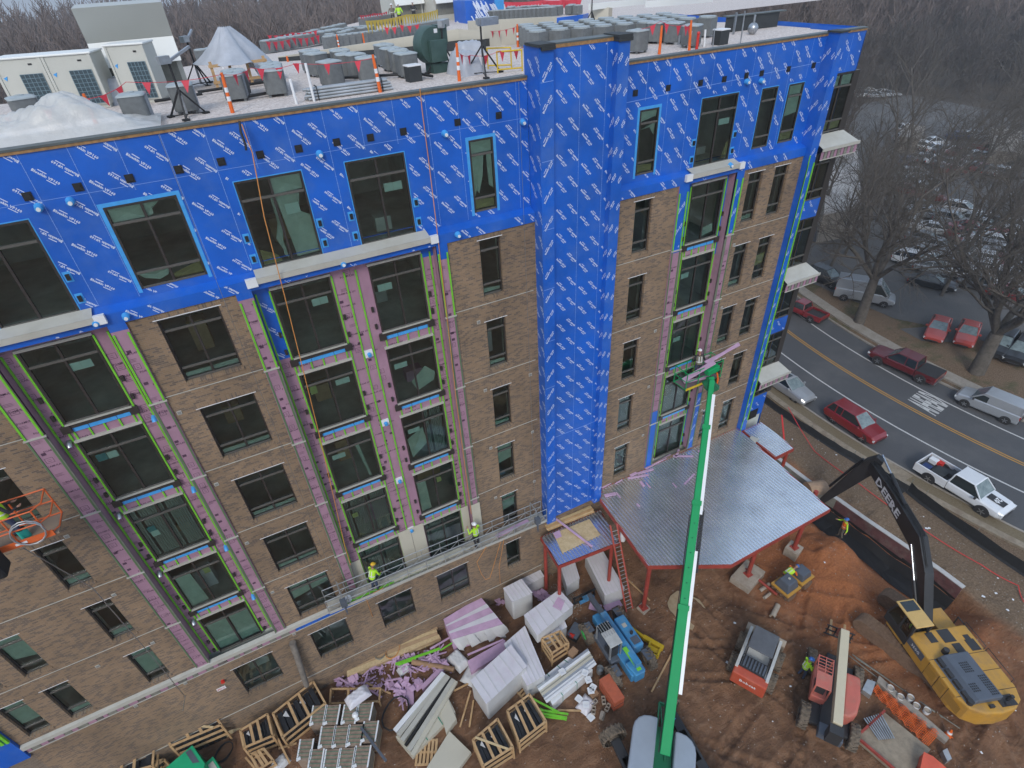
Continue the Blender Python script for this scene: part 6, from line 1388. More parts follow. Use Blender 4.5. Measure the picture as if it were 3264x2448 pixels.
mb=MB(); mb.box(-2.9,-.6,-.35,.95,2.36,2.72); mb.add([(-2.9,.95,2.36),(-.6,.95,2.36),(-.6,1.35,2.36),(-2.9,1.35,2.36),(-2.9,.95,2.72),(-.6,.95,2.72)],[(0,3,4),(1,5,2),(2,5,4,3)]); mb.build('engine_cover',M_DGREY,ex,bevel=.05)
q=MB()
for i in range(4): q.box(-2.75+i*.55,-2.3+i*.55,1.05,1.3,2.36,2.58)
q.build('cover_window',M_PLAST,ex)
for ax_,ay,n,m_ in ((-2.75,-.25,9,4),(-1.6,.1,5,5),(-2.5,.5,4,4)):
    q=MB()
    for i in range(n):
        for j in range(m_): q.box(ax_+i*.11,ax_+i*.11+.07,ay+j*.1,ay+j*.1+.06,2.722,2.73)
    q.build('vent_slots',M_BLACK,ex)
q=MB(); q.tube([(-.35,.55,2.35),(-.35,.55,2.65)],[.16,.14],12); q.build('air_cleaner',M_PLAST,ex)
q=MB(); q.tube([(-2.9,-.7,2.35),(-2.95,-.75,2.75)],.09,10); q.build('exhaust_pipe',M_PLAST,ex)
q=MB(); q.tube([(-2.8,1.2,2.36),(-2.8,1.2,2.6)],.15,10); q.build('fuel_cap',M_PLAST,ex)
for x0,x1,y0,y1 in ((.1,.8,-.5,.15),(-.5,.0,-.55,-.1),(.2,.75,.45,.85),(-.5,.1,-1.4,-.9),(.1,.35,-1.3,-1.0)): q=MB(); q.box(x0,x1,y0,y1,2.352,2.37); q.build('tread_mat',M_PLAST,ex)
q=MB(); q.box(-.35,.75,1.603,1.62,1.75,2.25); pl_=q.build('number_plate',M_DGREY,ex); text_obj('plate_text','350G',(.2,1.626,2.0),(-1,0,0),(0,0,1),.2,M_WHITE,pl_,bold=.02,center=True)
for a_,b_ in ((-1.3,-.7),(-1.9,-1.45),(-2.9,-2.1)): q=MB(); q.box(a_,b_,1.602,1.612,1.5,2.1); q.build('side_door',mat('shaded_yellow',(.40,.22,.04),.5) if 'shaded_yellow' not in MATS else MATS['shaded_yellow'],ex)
# cab
mb=MB(); mb.box(.75,2.45,.62,1.62,1.35,1.95); mb.build('cab_base',M_PLAST,ex,bevel=.03)
mb=MB(); C_=[(.78,.66),(2.42,.66),(2.42,1.58),(.78,1.58)]
for x,y in C_: mb.bar((x,y,1.9),(x-(.25 if x>2 else 0),y,3.05),.09)
mb.bar((1.5,1.58,1.9),(1.45,1.58,3.05),.1); mb.build('cab_frame',M_PLAST,ex)
mb=MB(); mb.add([(2.42,.66,1.9),(2.42,1.58,1.9),(2.17,1.58,3.05),(2.17,.66,3.05)],[(0,1,2,3)]); mb.add([(.8,1.59,1.95),(2.4,1.59,1.95),(2.16,1.59,3.02),(.8,1.59,3.02)],[(3,2,1,0)]); mb.add([(.8,.66,1.95),(2.4,.66,1.95),(2.16,.66,3.02),(.8,.66,3.02)],[(0,1,2,3)]); mb.build('cab_glass',glass_mat('cab_glass',(.5,.6,.5)),ex)
mb=MB(); mb.box(.7,2.3,.6,1.62,3.05,3.14); mb.build('cab_roof',mat('cab_roof_yellow',(.58,.38,.13),.5,nscale=3,namp=.08),ex,bevel=.03); q=MB(); q.box(1.62,2.2,.72,1.5,3.142,3.16); q.build('roof_hatch',M_CGL,ex)
q=MB(); q.cbox((1.3,1.1,2.05),(.5,.5,.15)); q.cbox((1.08,1.1,2.4),(.12,.5,.6)); q.build('seat',M_PLAST,ex)
for x in (-.6,-1.5,-2.45): q=MB(); q.box(x-.012,x+.012,-1.59,1.59,2.349,2.354); q.build('panel_seam',M_BLACK,ex)
for s in (-1,1):
    for x in (-.7,-1.4,-2.0): q=MB(); q.box(x-.012,x+.012,s*1.6-.006,s*1.6+.006,1.2,2.3); q.build('panel_seam',M_BLACK,ex)
for a_,b_ in (((.85,-1.5,2.35),(-.5,-1.5,2.35)),((-.6,-1.52,2.35),(-2.2,-1.52,2.35))):
    q=MB(); A_=Vector(a_);B_=Vector(b_); z_=Vector((0,0,.3)); q.tube([A_,A_+z_,B_+z_,B_],.02,6); q.build('handrail',M_PLAST,ex)
q=MB(); q.box(-3.2,-2.7,-1.0,-.2,2.352,2.39); q.build('rear_tread_plate',M_PLAST,ex)
for s in (-.5,.3): q=MB(); q.cbox((-3.1,s,2.42),(.14,.22,.14)); q.build('rear_camera_box',M_PLAST,ex)
# boom, stick and bucket in world places
exm=Matrix.Translation((18.2,-15.2,0))@Matrix.Rotation(math.radians(70),4,'Z'); exi=exm.inverted()
def exl(p): return exi@Vector(p)
F0=exm@Vector((1.5,.1,2.0)); E1=gp(*C4(900,750),5.6); Mid=gp(*C4(1290,1400),5.0)
pts=[F0,F0.lerp(Mid,.55)+Vector((-.0,-.0,.45)),Mid,Mid.lerp(E1,.5)+Vector((0,0,.1)),E1]
hs=[.6,.95,1.2,1.0,.65]; 
def beam(name,pts,hs,w,m,par,inv=None):
    rings=[]
    for i,p in enumerate(pts):
        d=(Vector(pts[min(i+1,len(pts)-1)])-Vector(pts[max(i-1,0)])).normalized(); sd2=d.cross(Vector((0,0,1))).normalized(); up=sd2.cross(d)
        r=[Vector(p)+sd2*a*w/2+up*b*hs[i]/2 for a,b in ((-1,-1),(1,-1),(1,1),(-1,1))]
        if inv: r=[inv@v for v in r]
        rings.append(r)
    mb=MB(); mb.loft(rings,smooth=False); return mb.build(name,m,par,recalc=True,bevel=.02)
bo=beam('boom',pts,hs,.48,M_ARM,ex,exi)
S1=gp(*C4(480,1050),.9); S0=E1+(E1-S1)*.16; stk=beam('stick',[S0,E1,E1.lerp(S1,.5),S1],[.45,.95,.7,.4],.42,M_ARM,ex,exi)
# lettering on the side of the boom
A=Mid.lerp(E1,.30);B=Mid.lerp(E1,.78); d=(B-A).normalized(); sdv=d.cross(Vector((0,0,1))).normalized(); side=-sdv if (CAMP[0]-A.x)*sdv.x+(CAMP[1]-A.y)*sdv.y<0 else sdv
upv=sdv.cross(d); O=A.lerp(B,.5)+side*.262
text_obj('boom_lettering','DEERE',exl(O),(exi.to_3x3()@(-d)),(exi.to_3x3()@upv),.56,M_WHITE,bo,bold=.03,center=True,sx=1.25)
for off in (-.17,.17):
    q=MB(); a=exl(F0+Vector((0,0,-.3))+side*(-off*1.6)); b=exl(Mid+Vector((0,0,-.3))+side*(-off*1.6)); q.tube([a,a.lerp(b,.55)],.11,10); q.build('boom_cylinder',M_ARM,ex); q=MB(); q.tube([a.lerp(b,.5),b],.06,8); q.build('cylinder_rod',M_CHROME,ex)
q=MB(); a=exl(Mid.lerp(E1,.35)+Vector((0,0,.65))); b=exl(S0+Vector((0,0,.25))); q.tube([a,a.lerp(b,.6)],.12,10); q.build('stick_cylinder',M_ARM,ex); q=MB(); q.tube([a.lerp(b,.55),b],.065,8); q.build('cylinder_rod',M_CHROME,ex)
q=MB(); a=exl(E1.lerp(S1,.1)+Vector((.2,.5,.3))); b=exl(E1.lerp(S1,.8)+Vector((.15,.4,.25))); q.tube([a,b],.09,8); q.build('bucket_cylinder',M_ARM,ex)
for k in range(4):
    q=MB(); P=[exl(p+Vector((0,0,h/2+.06+.03*k))+side*(-.12+.08*k)) for p,h in zip(pts,hs)]; q.tube(P,.025,5); q.build('hydraulic_hose',M_BLACK,ex)
bk=gp(*C4(420,960),.9); q=MB(); rr=[]
for i in range(9): a=-.3+i*.42; rr.append((math.cos(a)*.6,math.sin(a)*.55))
q.M=exi@Matrix.Translation(bk)@Matrix.Rotation(1.2,4,'Z'); q.prism(rr,-.65,.65,0,ax=1); q.build('bucket',mat('dirty_bucket',(.33,.22,.14),.8,nscale=3,namp=.25),ex)
for k in range(2): q=MB(); q.box(.5+k*.8,.56+k*.8,-1.62,-1.58,1.7,2.3); q.box(.5,1.36,-1.62,-1.58,2.28,2.33) if k==0 else None; q.build('handrail',M_PLAST,ex)
# ---- skid steer
bc=thing('skid_steer','small red and white skid steer loader with a black cage, bucket towards the trench','skid steer',(9.85,-10.55,0),math.radians(27)); M_BOBR=mat('loader_red',(.46,.075,.035),.5,nscale=2,namp=.08,dirt=(.3,.18,.12),dscale=2,damp=.3); M_BOBW=mat('loader_white',(.55,.55,.52),.5,nscale=2,namp=.08,dirt=(.3,.22,.15),dscale=2,damp=.4)
for x in (-.62,.62):
    for s in (-1,1): wheel(bc,x,s*.92,.44,.34,s,M_TYREM,M_BOBW,lugs=14)
mb=MB(); mb.box(-1.35,1.0,-.58,.58,.3,.95); mb.build('chassis',M_BOBW,bc,bevel=.03)
mb=MB(); mb.box(-1.62,-1.15,-.78,.78,.45,1.35); mb.build('rear_door',M_BOBR,bc,bevel=.06)
rd=bc.children[-1]; text_obj('maker_name','Bobcat',(-1.628,.0,.98),(0,-1,0),(0,0,1),.2,M_WHITE,rd,bold=.02,center=True)
mb=MB(); mb.box(-1.14,-.45,-.55,.55,.96,1.3); mb.build('engine_bay',M_PLAST,bc)
q=MB()
for i in range(7): q.box(-1.05,-.5,-.5+i*.15,-.42+i*.15,1.302,1.34)
q.build('vent_bars',M_DGREY,bc)
mb=MB(); mb.box(-.42,.85,-.56,.56,1.95,2.03); mb.build('cab_roof',mat('cab_roof_grey',(.10,.105,.115),.6,nscale=3,namp=.15),bc,bevel=.02)
mb=MB()
for x in (-.4,.8):
    for s in (-.52,.52): mb.bar((x,s,.95),(x,s,1.95),.06)
for x in np.arange(-.3,.8,.14):
    for s in (-.54,.54): mb.bar((x,s,1.0),(x,s,1.95),.02)
mb.build('cab_cage',M_PLAST,bc)
for s in (-1,1): 
    q=MB(); q.bar((-1.3,s*.7,1.35),(1.15,s*.7,1.15),.13,.18); q.bar((1.15,s*.7,1.2),(1.5,s*.7,.4),.12,.16); q.build('lift_arm',M_BOBW,bc); q=MB(); q.tube([(-1.1,s*.62,.8),(.4,s*.66,1.1)],.05,8); q.build('lift_cylinder',M_CHROME,bc)
q=MB(); q.prism([(1.45,.08),(2.15,.05),(2.1,.09),(1.6,.14),(1.52,.55),(1.72,.72),(1.66,.75),(1.42,.55)],-.95,.95,0,ax=1); q.build('bucket',M_FOOT,bc)
bc.scale=(1.12,1.12,1.12)
# ---- red telehandler with the cream boom
jl=thing('red_telehandler','muddy red telehandler with a long cream boom and a red barred cab','telehandler',(11.75,-13.75,0),math.radians(34)); M_JLGR=mat('faded_red',(.50,.13,.095),.55,nscale=2,namp=.08,dirt=(.34,.2,.14),dscale=1.4,damp=.5); M_JLGC=mat('cream_boom',(.60,.53,.37),.5,nscale=2,namp=.06,dirt=(.4,.3,.2),dscale=2,damp=.3)
for x in (-1.6,1.55):
    for s in (-1,1): wheel(jl,x,s*1.12,.62,.42,s,M_TYREM,M_PLAST,lugs=16,rr=.5)
mb=MB(); mb.box(-2.1,2.2,-.45,.45,.55,1.0); mb.box(-1.9,1.9,-.9,.9,.6,.85); mb.build('chassis',M_PLAST,jl,bevel=.03)
mb=MB(); mb.prism([(1.0,-.35),(1.0,-1.05),(-.2,-1.12),(-1.0,-1.0),(-1.35,-.7),(-1.4,-.35)][::-1],.8,1.75); mb.build('engine_hood',M_JLGR,jl,bevel=.12)
mb=MB(); mb.box(-.85,.95,.35,1.05,.85,1.4); mb.build('cab_base',M_JLGR,jl,bevel=.05)
mb=MB()
for x in (-.8,.9):
    for y in (.37,1.03): mb.bar((x,y,1.35),(x,y,2.35),.07)
for x in np.linspace(.0,.9,6): mb.bar((x,.36,2.37),(x,1.05,2.37),.03)
for y in (.36,.7,1.05): mb.bar((.0,y,2.375),(.92,y,2.375),.04)
mb.build('cab_cage',M_JLGR,jl)
mb=MB(); mb.box(-.84,.02,.34,1.07,2.34,2.4); mb.build('cab_roof',M_JLGR,jl,bevel=.02)
q=MB(); q.box(-.5,.1,.5,.95,1.4,1.55); q.box(-.6,-.48,.5,.95,1.4,2.0); q.build('seat',M_PLAST,jl)
jm=(Matrix.Translation(jl.location)@Matrix.Rotation(math.radians(34),4,'Z')).inverted()
bt=jm@gp(*crop(2444,1828,2.6756)(595,1300),2.25); bh=jm@gp(*crop(2444,1828,2.6756)(660,500),2.05)
q=MB(); q.bar(bt,bh,.42,.5); q.build('boom',M_JLGC,jl,bevel=.02); q=MB(); q.box(bt.x-.5,bt.x-.05,bt.y-.3,bt.y+.3,1.4,2.4); q.build('boom_pivot',M_PLAST,jl); q=MB(); q.bar(bh,bh+Vector((.5,0,-.9)),.35); q.build('boom_nose',M_JLGR,jl)
q=MB()
for y in (-.6,-.2,.2,.6): q.bar(bh+Vector((.6,y,-1.5)),bh+Vector((.6,y,-.7)),.06)
for z in (-1.5,-1.1,-.7): q.bar(bh+Vector((.6,-.7,z)),bh+Vector((.6,.7,z)),.06)
q.build('fork_carriage',M_PLAST,jl)
for y in (-.35,.35): q=MB(); q.bar(bh+Vector((.6,y,-1.5)),bh+Vector((1.7,y,-1.6)),.12,.05); q.build('fork',M_PINE,jl)
q=MB(); q.prism([(-2.5,-.6),(-1.9,-.6),(-1.9,.5),(-2.5,.5)],.75,1.25); q.build('rear_counterweight',M_DGREY,jl,bevel=.05)
# ---- blue telehandler
bl=thing('blue_telehandler','blue telehandler with green wheel rims and a white barred cab roof','telehandler',(3.7,-6.1,0),math.radians(88)); M_GBLU=mat('machine_blue',(.035,.20,.42),.5,nscale=2,ncol=(.07,.29,.52),dirt=(.25,.24,.22),dscale=1.5,damp=.4)
M_GRIM=mat('green_rim',(.05,.40,.09),.5)
for x in (-1.45,1.35):
    for s in (-1,1): wheel(bl,x,s*1.16,.58,.42,s,M_TYREM,M_GRIM,lugs=16,rr=.5); q=MB(); q.tube([(x,s*.8,.62),(x,s*1.24,.62)],.6,14,cap=False) if 0 else q.cbox((x,s*.98,1.14),(.62,.34,.05)); q.build('mudguard',M_DGREY,bl)
mb=MB(); mb.box(-2.1,1.9,-.45,.45,.5,1.15); mb.prism([(-2.25,-.3),(-1.4,-.42),(-1.4,.42),(-2.25,.3)],.6,1.35); mb.build('chassis',M_GBLU,bl,bevel=.05)
mb=MB(); mb.box(-1.0,1.0,-1.1,-.42,.7,1.5); mb.build('engine_hood',M_GBLU,bl,bevel=.08); q=MB(); q.box(-.85,-.4,-1.0,-.55,1.502,1.52); q.build('hood_grille',M_DGREY,bl); q=MB(); q.tube([(-.2,-.8,1.5),(-.2,-.8,1.65)],.09,10); q.build('cap',M_PLAST,bl); q=MB(); q.box(.25,.5,-.85,-.6,1.502,1.515); q.build('sticker',M_CREAM,bl)
mb=MB(); mb.box(-1.0,.9,.3,1.0,.7,1.1); mb.build('cab_floor',M_DGREY,bl,bevel=.05)
mb=MB()
for x in (-.75,.6):
    for y in (.3,.98): mb.bar((x,y,1.1),(x,y,2.35),.08)
mb.build('cab_frame',M_STEEL,bl)
mb=MB(); mb.box(-.8,.15,.26,1.02,2.33,2.4); mb.build('cab_roof',mat('dirty_white',(.44,.45,.43),.6,nscale=3,namp=.12),bl,bevel=.02)
mb=MB(); mb.box(.15,.65,.26,1.02,2.3,2.34); mb.build('roof_window',M_CGL,bl)
for y in np.linspace(.35,.95,5): q=MB(); q.tube([(.68,y,2.36),(-.2,y,2.43)],.018,6); q.build('roof_bar',M_STEEL,bl)
q=MB(); q.box(-.6,-.1,.4,.9,1.1,1.3); q.box(-.7,-.58,.4,.9,1.1,1.9); q.build('seat',M_PLAST,bl)
q=MB(); q.bar((-2.0,0,1.75),(1.5,0,1.55),.36,.4); q.build('boom',M_GBLU,bl,bevel=.02); q=MB(); q.bar((1.4,0,1.55),(3.0,0,1.35),.26,.3); q.build('inner_boom',M_DGREY,bl); q=MB(); q.bar((2.9,0,1.4),(3.4,0,.5),.3); q.bar((3.2,-.5,.6),(3.2,.5,.6),.15); q.build('boom_head',M_GBLU,bl)
q=MB(); 
for z in (.25,.8): q.bar((3.5,-.8,z),(3.5,.8,z),.1)
for y in (-.7,-.2,.2,.7): q.bar((3.5,y,.2),(3.5,y,.85),.07)
q.build('fork_carriage',M_PLAST,bl)
q=MB()
for k in range(5): q.bar((-2.15,-.08+.05*k,1.55),(-.9,.1+.05*k,1.98),.04,.05)
o=q.build('steel_channels',M_LIME); o.location=(3.7,-6.1,0); o.rotation_euler=(0,0,math.radians(88)); tag(o,'bundle of lime green steel channels lying on the rear of the blue telehandler','steel bundle')
# ---- trench roller with operator
cr_=thing('trench_roller','yellow and dark grey trench roller beside the large footing','roller',(15.5,-8.05,0),math.radians(4)); 
for x in (-.62,.62):
    q=MB(); q.tube([(x,-.5,.3),(x,.5,.3)],.3,16)
    for i in range(12):
        a=2*PI*i/12
        for y in (-.35,-.1,.15,.4): q.cbox((x+math.cos(a)*.31,y,.3+math.sin(a)*.31),(.09,.1,.09))
    q.build('padded_drum',M_TRACK,cr_)
mb=MB(); mb.box(-1.05,-.05,-.5,.5,.55,.68); mb.box(.08,1.05,-.45,.45,.55,.68); mb.build('frame',M_CATY,cr_,bevel=.02); mb=MB(); mb.cbox((-.55,0,.92),(.85,.8,.5),taper=.7); mb.build('rear_cover',M_DGREY,cr_,bevel=.04); mb=MB(); mb.cbox((.55,0,.87),(.75,.7,.38),taper=.8); mb.build('front_cover',M_DGREY,cr_,bevel=.04); q=MB(); q.cyl((-.5,0,1.17),.06,.03,10); q.build('cap',M_CREAM,cr_)
cr_.scale=(1.22,1.22,1.22)
# ---- yellow jib attachment
jb=thing('jib_attachment','yellow jib attachment lying on the mud right of the blue telehandler','jib',(0,0,0)); a,b,c=gp(*L_(1010,460),.25),gp(*L_(1170,580),.3),gp(*L_(1290,640),.3)
q=MB(); q.bar(a,b,.14,.2); q.build('thin_arm',M_YEL,jb); q=MB(); q.bar(b-(b-a)*.3,c,.24,.26); q.build('thick_arm',M_YEL,jb)
n_=Vector((-(c-b).y,(c-b).x,0)).normalized()*-1
q=MB(); m_=b.lerp(c,.55)
for k in (0,1): q.bar(b.lerp(c,.1+.75*k),b.lerp(c,.1+.75*k)+n_*-.0+Vector((-.55,-.35,0)),.1,.3)
q.bar(b.lerp(c,.1)+Vector((-.55,-.35,0)),b.lerp(c,.85)+Vector((-.55,-.35,0)),.1,.3); q.bar(b.lerp(c,.15)+Vector((-.28,-.17,0)),b.lerp(c,.8)+Vector((-.28,-.17,0)),.3,.06); q.build('mount_frame',M_YEL,jb)
# ---- green boom lift
M_GRN=mat('lift_green',(.004,.27,.085),.55,spec=.25,nscale=1,namp=.05); M_GRND=mat('lift_green_dark',(.008,.14,.06),.5); M_HOOD=mat('lift_grey_hood',(.30,.34,.39),.4,nscale=1.2,namp=.05)
tip=Vector((12.55,-1.75,12.6)); tip=Vector(on(1,-1.7,1538,822)); base=gp(1436,1628,2.45)
dx_=tip-base; hd=math.atan2(dx_.y,dx_.x); bd_=Vector((math.cos(hd),math.sin(hd),0)); side_=Vector((-bd_.y,bd_.x,0))
ctr=base+bd_*.4; ctr.z=0
gl=thing('green_boom_lift','tall green telescopic boom lift with rounded grey hoods, its boom raised to the facade','boom lift',ctr,hd); gi=(Matrix.Translation(ctr)@Matrix.Rotation(hd,4,'Z')).inverted()
U=[0,.36,.64,.86,1.0]; ws=[.46,.40,.34,.28]
for i in range(4):
    q=MB(); a=gi@base.lerp(tip,max(0,U[i]-.03)); b=gi@base.lerp(tip,U[i+1]); q.bar(a,b,ws[i],ws[i]*1.15); q.build('boom_section',M_GRN,gl,bevel=.03)
for i in range(3): q=MB(); p=base.lerp(tip,U[i+1]); d=dx_.normalized(); q.bar(gi@(p-d*.22),gi@(p+d*.02),ws[i]+.07,ws[i]*1.15+.07); q.build('section_collar',M_GRN,gl)
for i in range(14):
    p=base.lerp(tip,.05+i*.04); q=MB(); n_u=Vector((-math.sin(0)*0,0,1)); q.tube([gi@(p+Vector((0,0,.26)) ),gi@(p+Vector((0,0,.285)))],.05,8); q.build('boom_bolt',M_GRND,gl)
for k in (-1,1): q=MB(); q.tube([gi@(base.lerp(tip,u)+side_*(.25+.03*k-.04*u)+Vector((0,0,-.05*k))) for u in (0,.2,.4,.6)],.025,5); q.build('side_hose',M_BLACK,gl)
# white conduit beside the boom, cable chain
rgt=-side_
q=MB(); q.tube([gi@(base.lerp(tip,.32)+rgt*.50+Vector((0,0,.1))),gi@(base.lerp(tip,.93)+rgt*.36+Vector((0,0,.1)))],.085,8) if 0 else None
for a_,b_,ra in ((.14,.50,.36),(.60,.95,.27)):
    q=MB(); q.bar(gi@(base.lerp(tip,a_)+rgt*(ra-.02)+Vector((0,0,.15))),gi@(base.lerp(tip,b_)+rgt*(ra-.1)+Vector((0,0,.15))),.16,.14); q.build('hose_tube',M_WHITE,gl)
q=MB()
for i in range(40):
    t=.45+i*.0042; p=base.lerp(tip,t)+rgt*.24; q.bar(gi@p,gi@(p+rgt*.2),.05)
q.bar(gi@(base.lerp(tip,.45)+rgt*.46),gi@(base.lerp(tip,.62)+rgt*.42),.03); q.build('cable_chain',M_PLAST,gl)
def rbox(name,x0,x1,y0,y1,z0,z1,m,r=.45,fr=True,outer=1):
    P=[]; 
    for cx,cy,a0 in ((x1,y1,0),(x0,y1,90),(x0,y0,180),(x1,y0,270)):
        rr=r if (cx==x1 and ((cy==y1)==(outer>0))) else .08
        sx=-1 if cx==x1 else 1; sy=-1 if cy==y1 else 1
        for k in range(5): a=math.radians(a0+k*22.5); P.append((cx+sx*rr+math.cos(a)*rr,cy+sy*rr+math.sin(a)*rr))
    q=MB(); q.prism(P,z0,z1); return q.build(name,m,gl,bevel=.1)
rbox('engine_hood',-3.2,1.35,.42,1.55,1.15,1.95,M_HOOD,.75,outer=1); rbox('tank_hood',-3.2,.95,-1.45,-.45,1.15,1.95,M_HOOD,.75,outer=-1)
mb=MB(); mb.box(-3.0,1.2,-.42,.4,1.0,1.3); mb.bar((-.3,.38,1.3),(2.2,.42,1.6),.07,.35); mb.bar((-.3,-.1,1.3),(2.2,.0,1.5),.06,.3); mb.bar((2.2,.45,1.6),(2.2,-.05,1.5),.07,.3); mb.bar((2.1,.35,1.62),(.6,.1,1.5),.05,.22); mb.build('turntable',M_GRND,gl,bevel=.01)
mb=MB(); mb.cyl((0,0,.75),.75,.3,20); mb.build('slew_ring',M_PLAST,gl)
mb=MB(); mb.box(-1.8,1.8,-.75,.75,.5,.8); mb.box(-1.9,-1.4,-1.6,1.6,.55,.8); mb.box(1.4,1.9,-1.6,1.6,.55,.8); ch=mb.build('chassis',M_PLAST,gl,bevel=.03)
ch.rotation_euler=(0,0,math.radians(-52))
for x in (-1.65,1.65):
    for s in (-1,1):
        w_=wheel(gl,0,0,.65,.48,s,M_TYREM,M_BOBW,lugs=18,rr=.45); c_,s_2=math.cos(math.radians(-52)),math.sin(math.radians(-52)); xx,yy=x,s*1.85
        w_.location=(xx*c_-yy*s_2,xx*s_2+yy*c_,0); w_.rotation_euler=(0,0,math.radians(-52+(28 if x>0 else 0)))
for x,y,m_ in ((1.55,1.3,M_BLUEL),(1.6,-1.15,M_BLUEL),(1.75,-1.35,M_YEL)): q=MB(); q.prism([(x-.12,y-.1),(x+.12,y),(x-.12,y+.1)],.81,.83); q.build('direction_arrow',m_,ch)
# platform basket
bx_=Vector((tip.x-.75,-1.35,tip.z+.0)); 
fl=Vector(on(1,-1.0,1480,822)); 
M_=lambda x,y,z: gi@(Vector((bx0+x,by0+y,bz0+z)))
bx0,by0,bz0=tip.x-1.5,-1.35,tip.z-.35
def rail(z,name='basket_rail'):
    q=MB(); P=[M_(0,0,z),M_(2.5,0,z),M_(2.5,.95,z),M_(0,.95,z),M_(0,0,z)]
    for a,b in zip(P,P[1:]): q.tube([a,b],.024,6)
    q.build(name,M_GRN,gl)
for z in (.05,.55,1.1): rail(z)
for x,y in ((0,0),(.85,0),(1.7,0),(2.5,0),(2.5,.95),(1.6,.95),(.8,.95),(0,.95)): q=MB(); q.tube([M_(x,y,0),M_(x,y,1.12)],.024,6); q.build('basket_post',M_GRN,gl)
q=MB(); q.add([M_(0,0,0),M_(2.5,0,0),M_(2.5,.95,0),M_(0,.95,0)],[(0,1,2,3)]); q.build('basket_floor',mat('mesh_floor',(.16,.12,.14),.8),gl)
q=MB(); q.bar(M_(0,-.02,.06),M_(1.3,-.02,.06),.03,.14); q.build('warning_edge',M_YEL,gl)
q=MB(); q.bar(M_(1.2,-.12,.85),M_(2.0,-.12,.95),.35,.35); q.build('control_box',M_GRN,gl,bevel=.04); q=MB(); q.bar(M_(1.5,-.2,.0),M_(1.75,-.45,-.35),.3,.6); q.bar(M_(1.3,-.15,.3),M_(1.6,-.3,-.2),.2,.5); q.build('basket_mount',M_GRND,gl); q=MB(); q.bar(gi@tip,M_(1.55,-.1,.2),.3,.4); q.build('jib_joint',M_GRN,gl)
q=MB(); q.tube([M_(1.95,-.2,.6),M_(2.05,-.25,.2),M_(2.0,-.3,-.2)],.05,8); q.build('orange_hose',M_ORG,gl)
for i,(a,b,w) in enumerate((((-.0,.3,.5),(1.7,-.1,1.35),.3),((.3,.5,.15),(1.9,.1,.2),.18),((1.5,.2,1.15),(3.3,-.1,2.0),.16),((1.5,.35,1.15),(3.6,.1,1.7),.14))):
    A_=Vector((bx0+a[0],by0+a[1],bz0+a[2]));B_=Vector((bx0+b[0],by0+b[1],bz0+b[2])); q=MB(); q.bar(A_,B_,w,.05); tag(q.build('foam_board',M_PINKD),['wide pink foam board leaning across the green basket','pink foam board on the floor of the green basket','upper pink foam strip sticking out right of the green basket','lower pink foam strip sticking out right of the green basket'][i],'foam board')
# ---- orange lift basket at the left
ob=thing('orange_lift_basket','orange work basket of a lift entering the picture at the left over the brick','lift basket',(0,0,0)); M_ORL=mat('basket_orange',(.62,.12,.03),.45,nscale=2,namp=.08)
K1=crop(0,1500,2.719)
Y_=-2.2
def W3(x,y,yy=Y_): return Vector(on(1,yy,*K1(x,y)))
f0=W3(545,395);  
bz=W3(470,540).z; X1=W3(520,540).x; X0=X1-3.2; Ya,Yb=Y_-.0,Y_+.9
def orail(z):
    q=MB(); P=[Vector((X0,Ya,bz+z)),Vector((X1-.25,Ya,bz+z)),Vector((X1,Ya+.25,bz+z)),Vector((X1,Yb,bz+z)),Vector((X0,Yb,bz+z))]
    for a,b in zip(P,P[1:]): q.tube([a,b],.026,6)
    q.build('rail',M_ORL,ob)
for z in (.0,.55,1.08): orail(z)
for x,y in ((X0+1.6,Ya),(X0+2.2,Ya),(X1-.25,Ya),(X1,Yb),(X0+2.2,Yb),(X0+1.4,Yb)): q=MB(); q.tube([(x,y,bz),(x,y,bz+1.08)],.026,6); q.build('post',M_ORL,ob)
q=MB(); q.box(X0,X1,Ya,Yb,bz-.08,bz-.02); q.build('floor',mat('basket_floor',(.25,.19,.14),.8),ob); q=MB(); q.box(X0+1.5,X1-.1,Ya-.04,Ya,bz-.06,bz+.16); q.build('toe_board',M_ORL,ob); q=MB(); q.box(X1-1.1,X1-.8,Ya-.05,Ya-.041,bz+.02,bz+.1); q.build('label_plate',M_WHITE,ob)
q=MB(); q.box(X0+.9,X0+1.75,Ya-.7,Ya-.05,bz-.5,bz+.45); q.build('drive_unit',M_BLACK,ob,bevel=.08); q=MB(); q.bar((X0+.4,Ya-.6,bz-1.0),(X0+1.25,Ya-.55,bz-.85),.25,.2); q.build('lift_arm',M_ORL,ob,bevel=.02)
q=MB(); q.cyl((X1-.9,Ya+.3,bz-.02),.14,.36,14); q.tube([(X1-.9,Ya+.3,bz+.33),(X1-.9,Ya+.3,bz+.345)],.125,14,1); tag(q.build('bucket',[mat('teal_bucket',(.03,.42,.33),.5),M_BLACK]),'teal bucket on the floor of the orange basket','bucket')
P=[]; cx,cz=X1-.62,bz+.5
for i in range(29): a=2*PI*i/14+.3; P.append((cx+.42*math.cos(a),Ya-.06-.01*i/4,cz-.12+.55*math.sin(a)*(.9 if i<14 else .8)))
q=MB(); q.tube(P,.02,6); tag(q.build('coiled_rope',M_STEEL),'grey rope coil hung on the orange basket rail','rope')
e=[W3(375,605,-2.2),W3(650,952,-1.0),Vector(fp(520,1470,-.5)),Vector(fp(582,1520,-.3)),Vector(fp(566,1555,-.25))]; 
rope('hanging_cable','thin grey cable trailing down the brick from the orange basket',[Vector((X1-1.0,Ya-.05,bz-.1)),fp(200,1270,-1.2),fp(330,1420,-.9),fp(440,1545-20,-.6) if 0 else fp(400,1505,-.5),fp(395,1535,-.3)],.018,M_GALV)
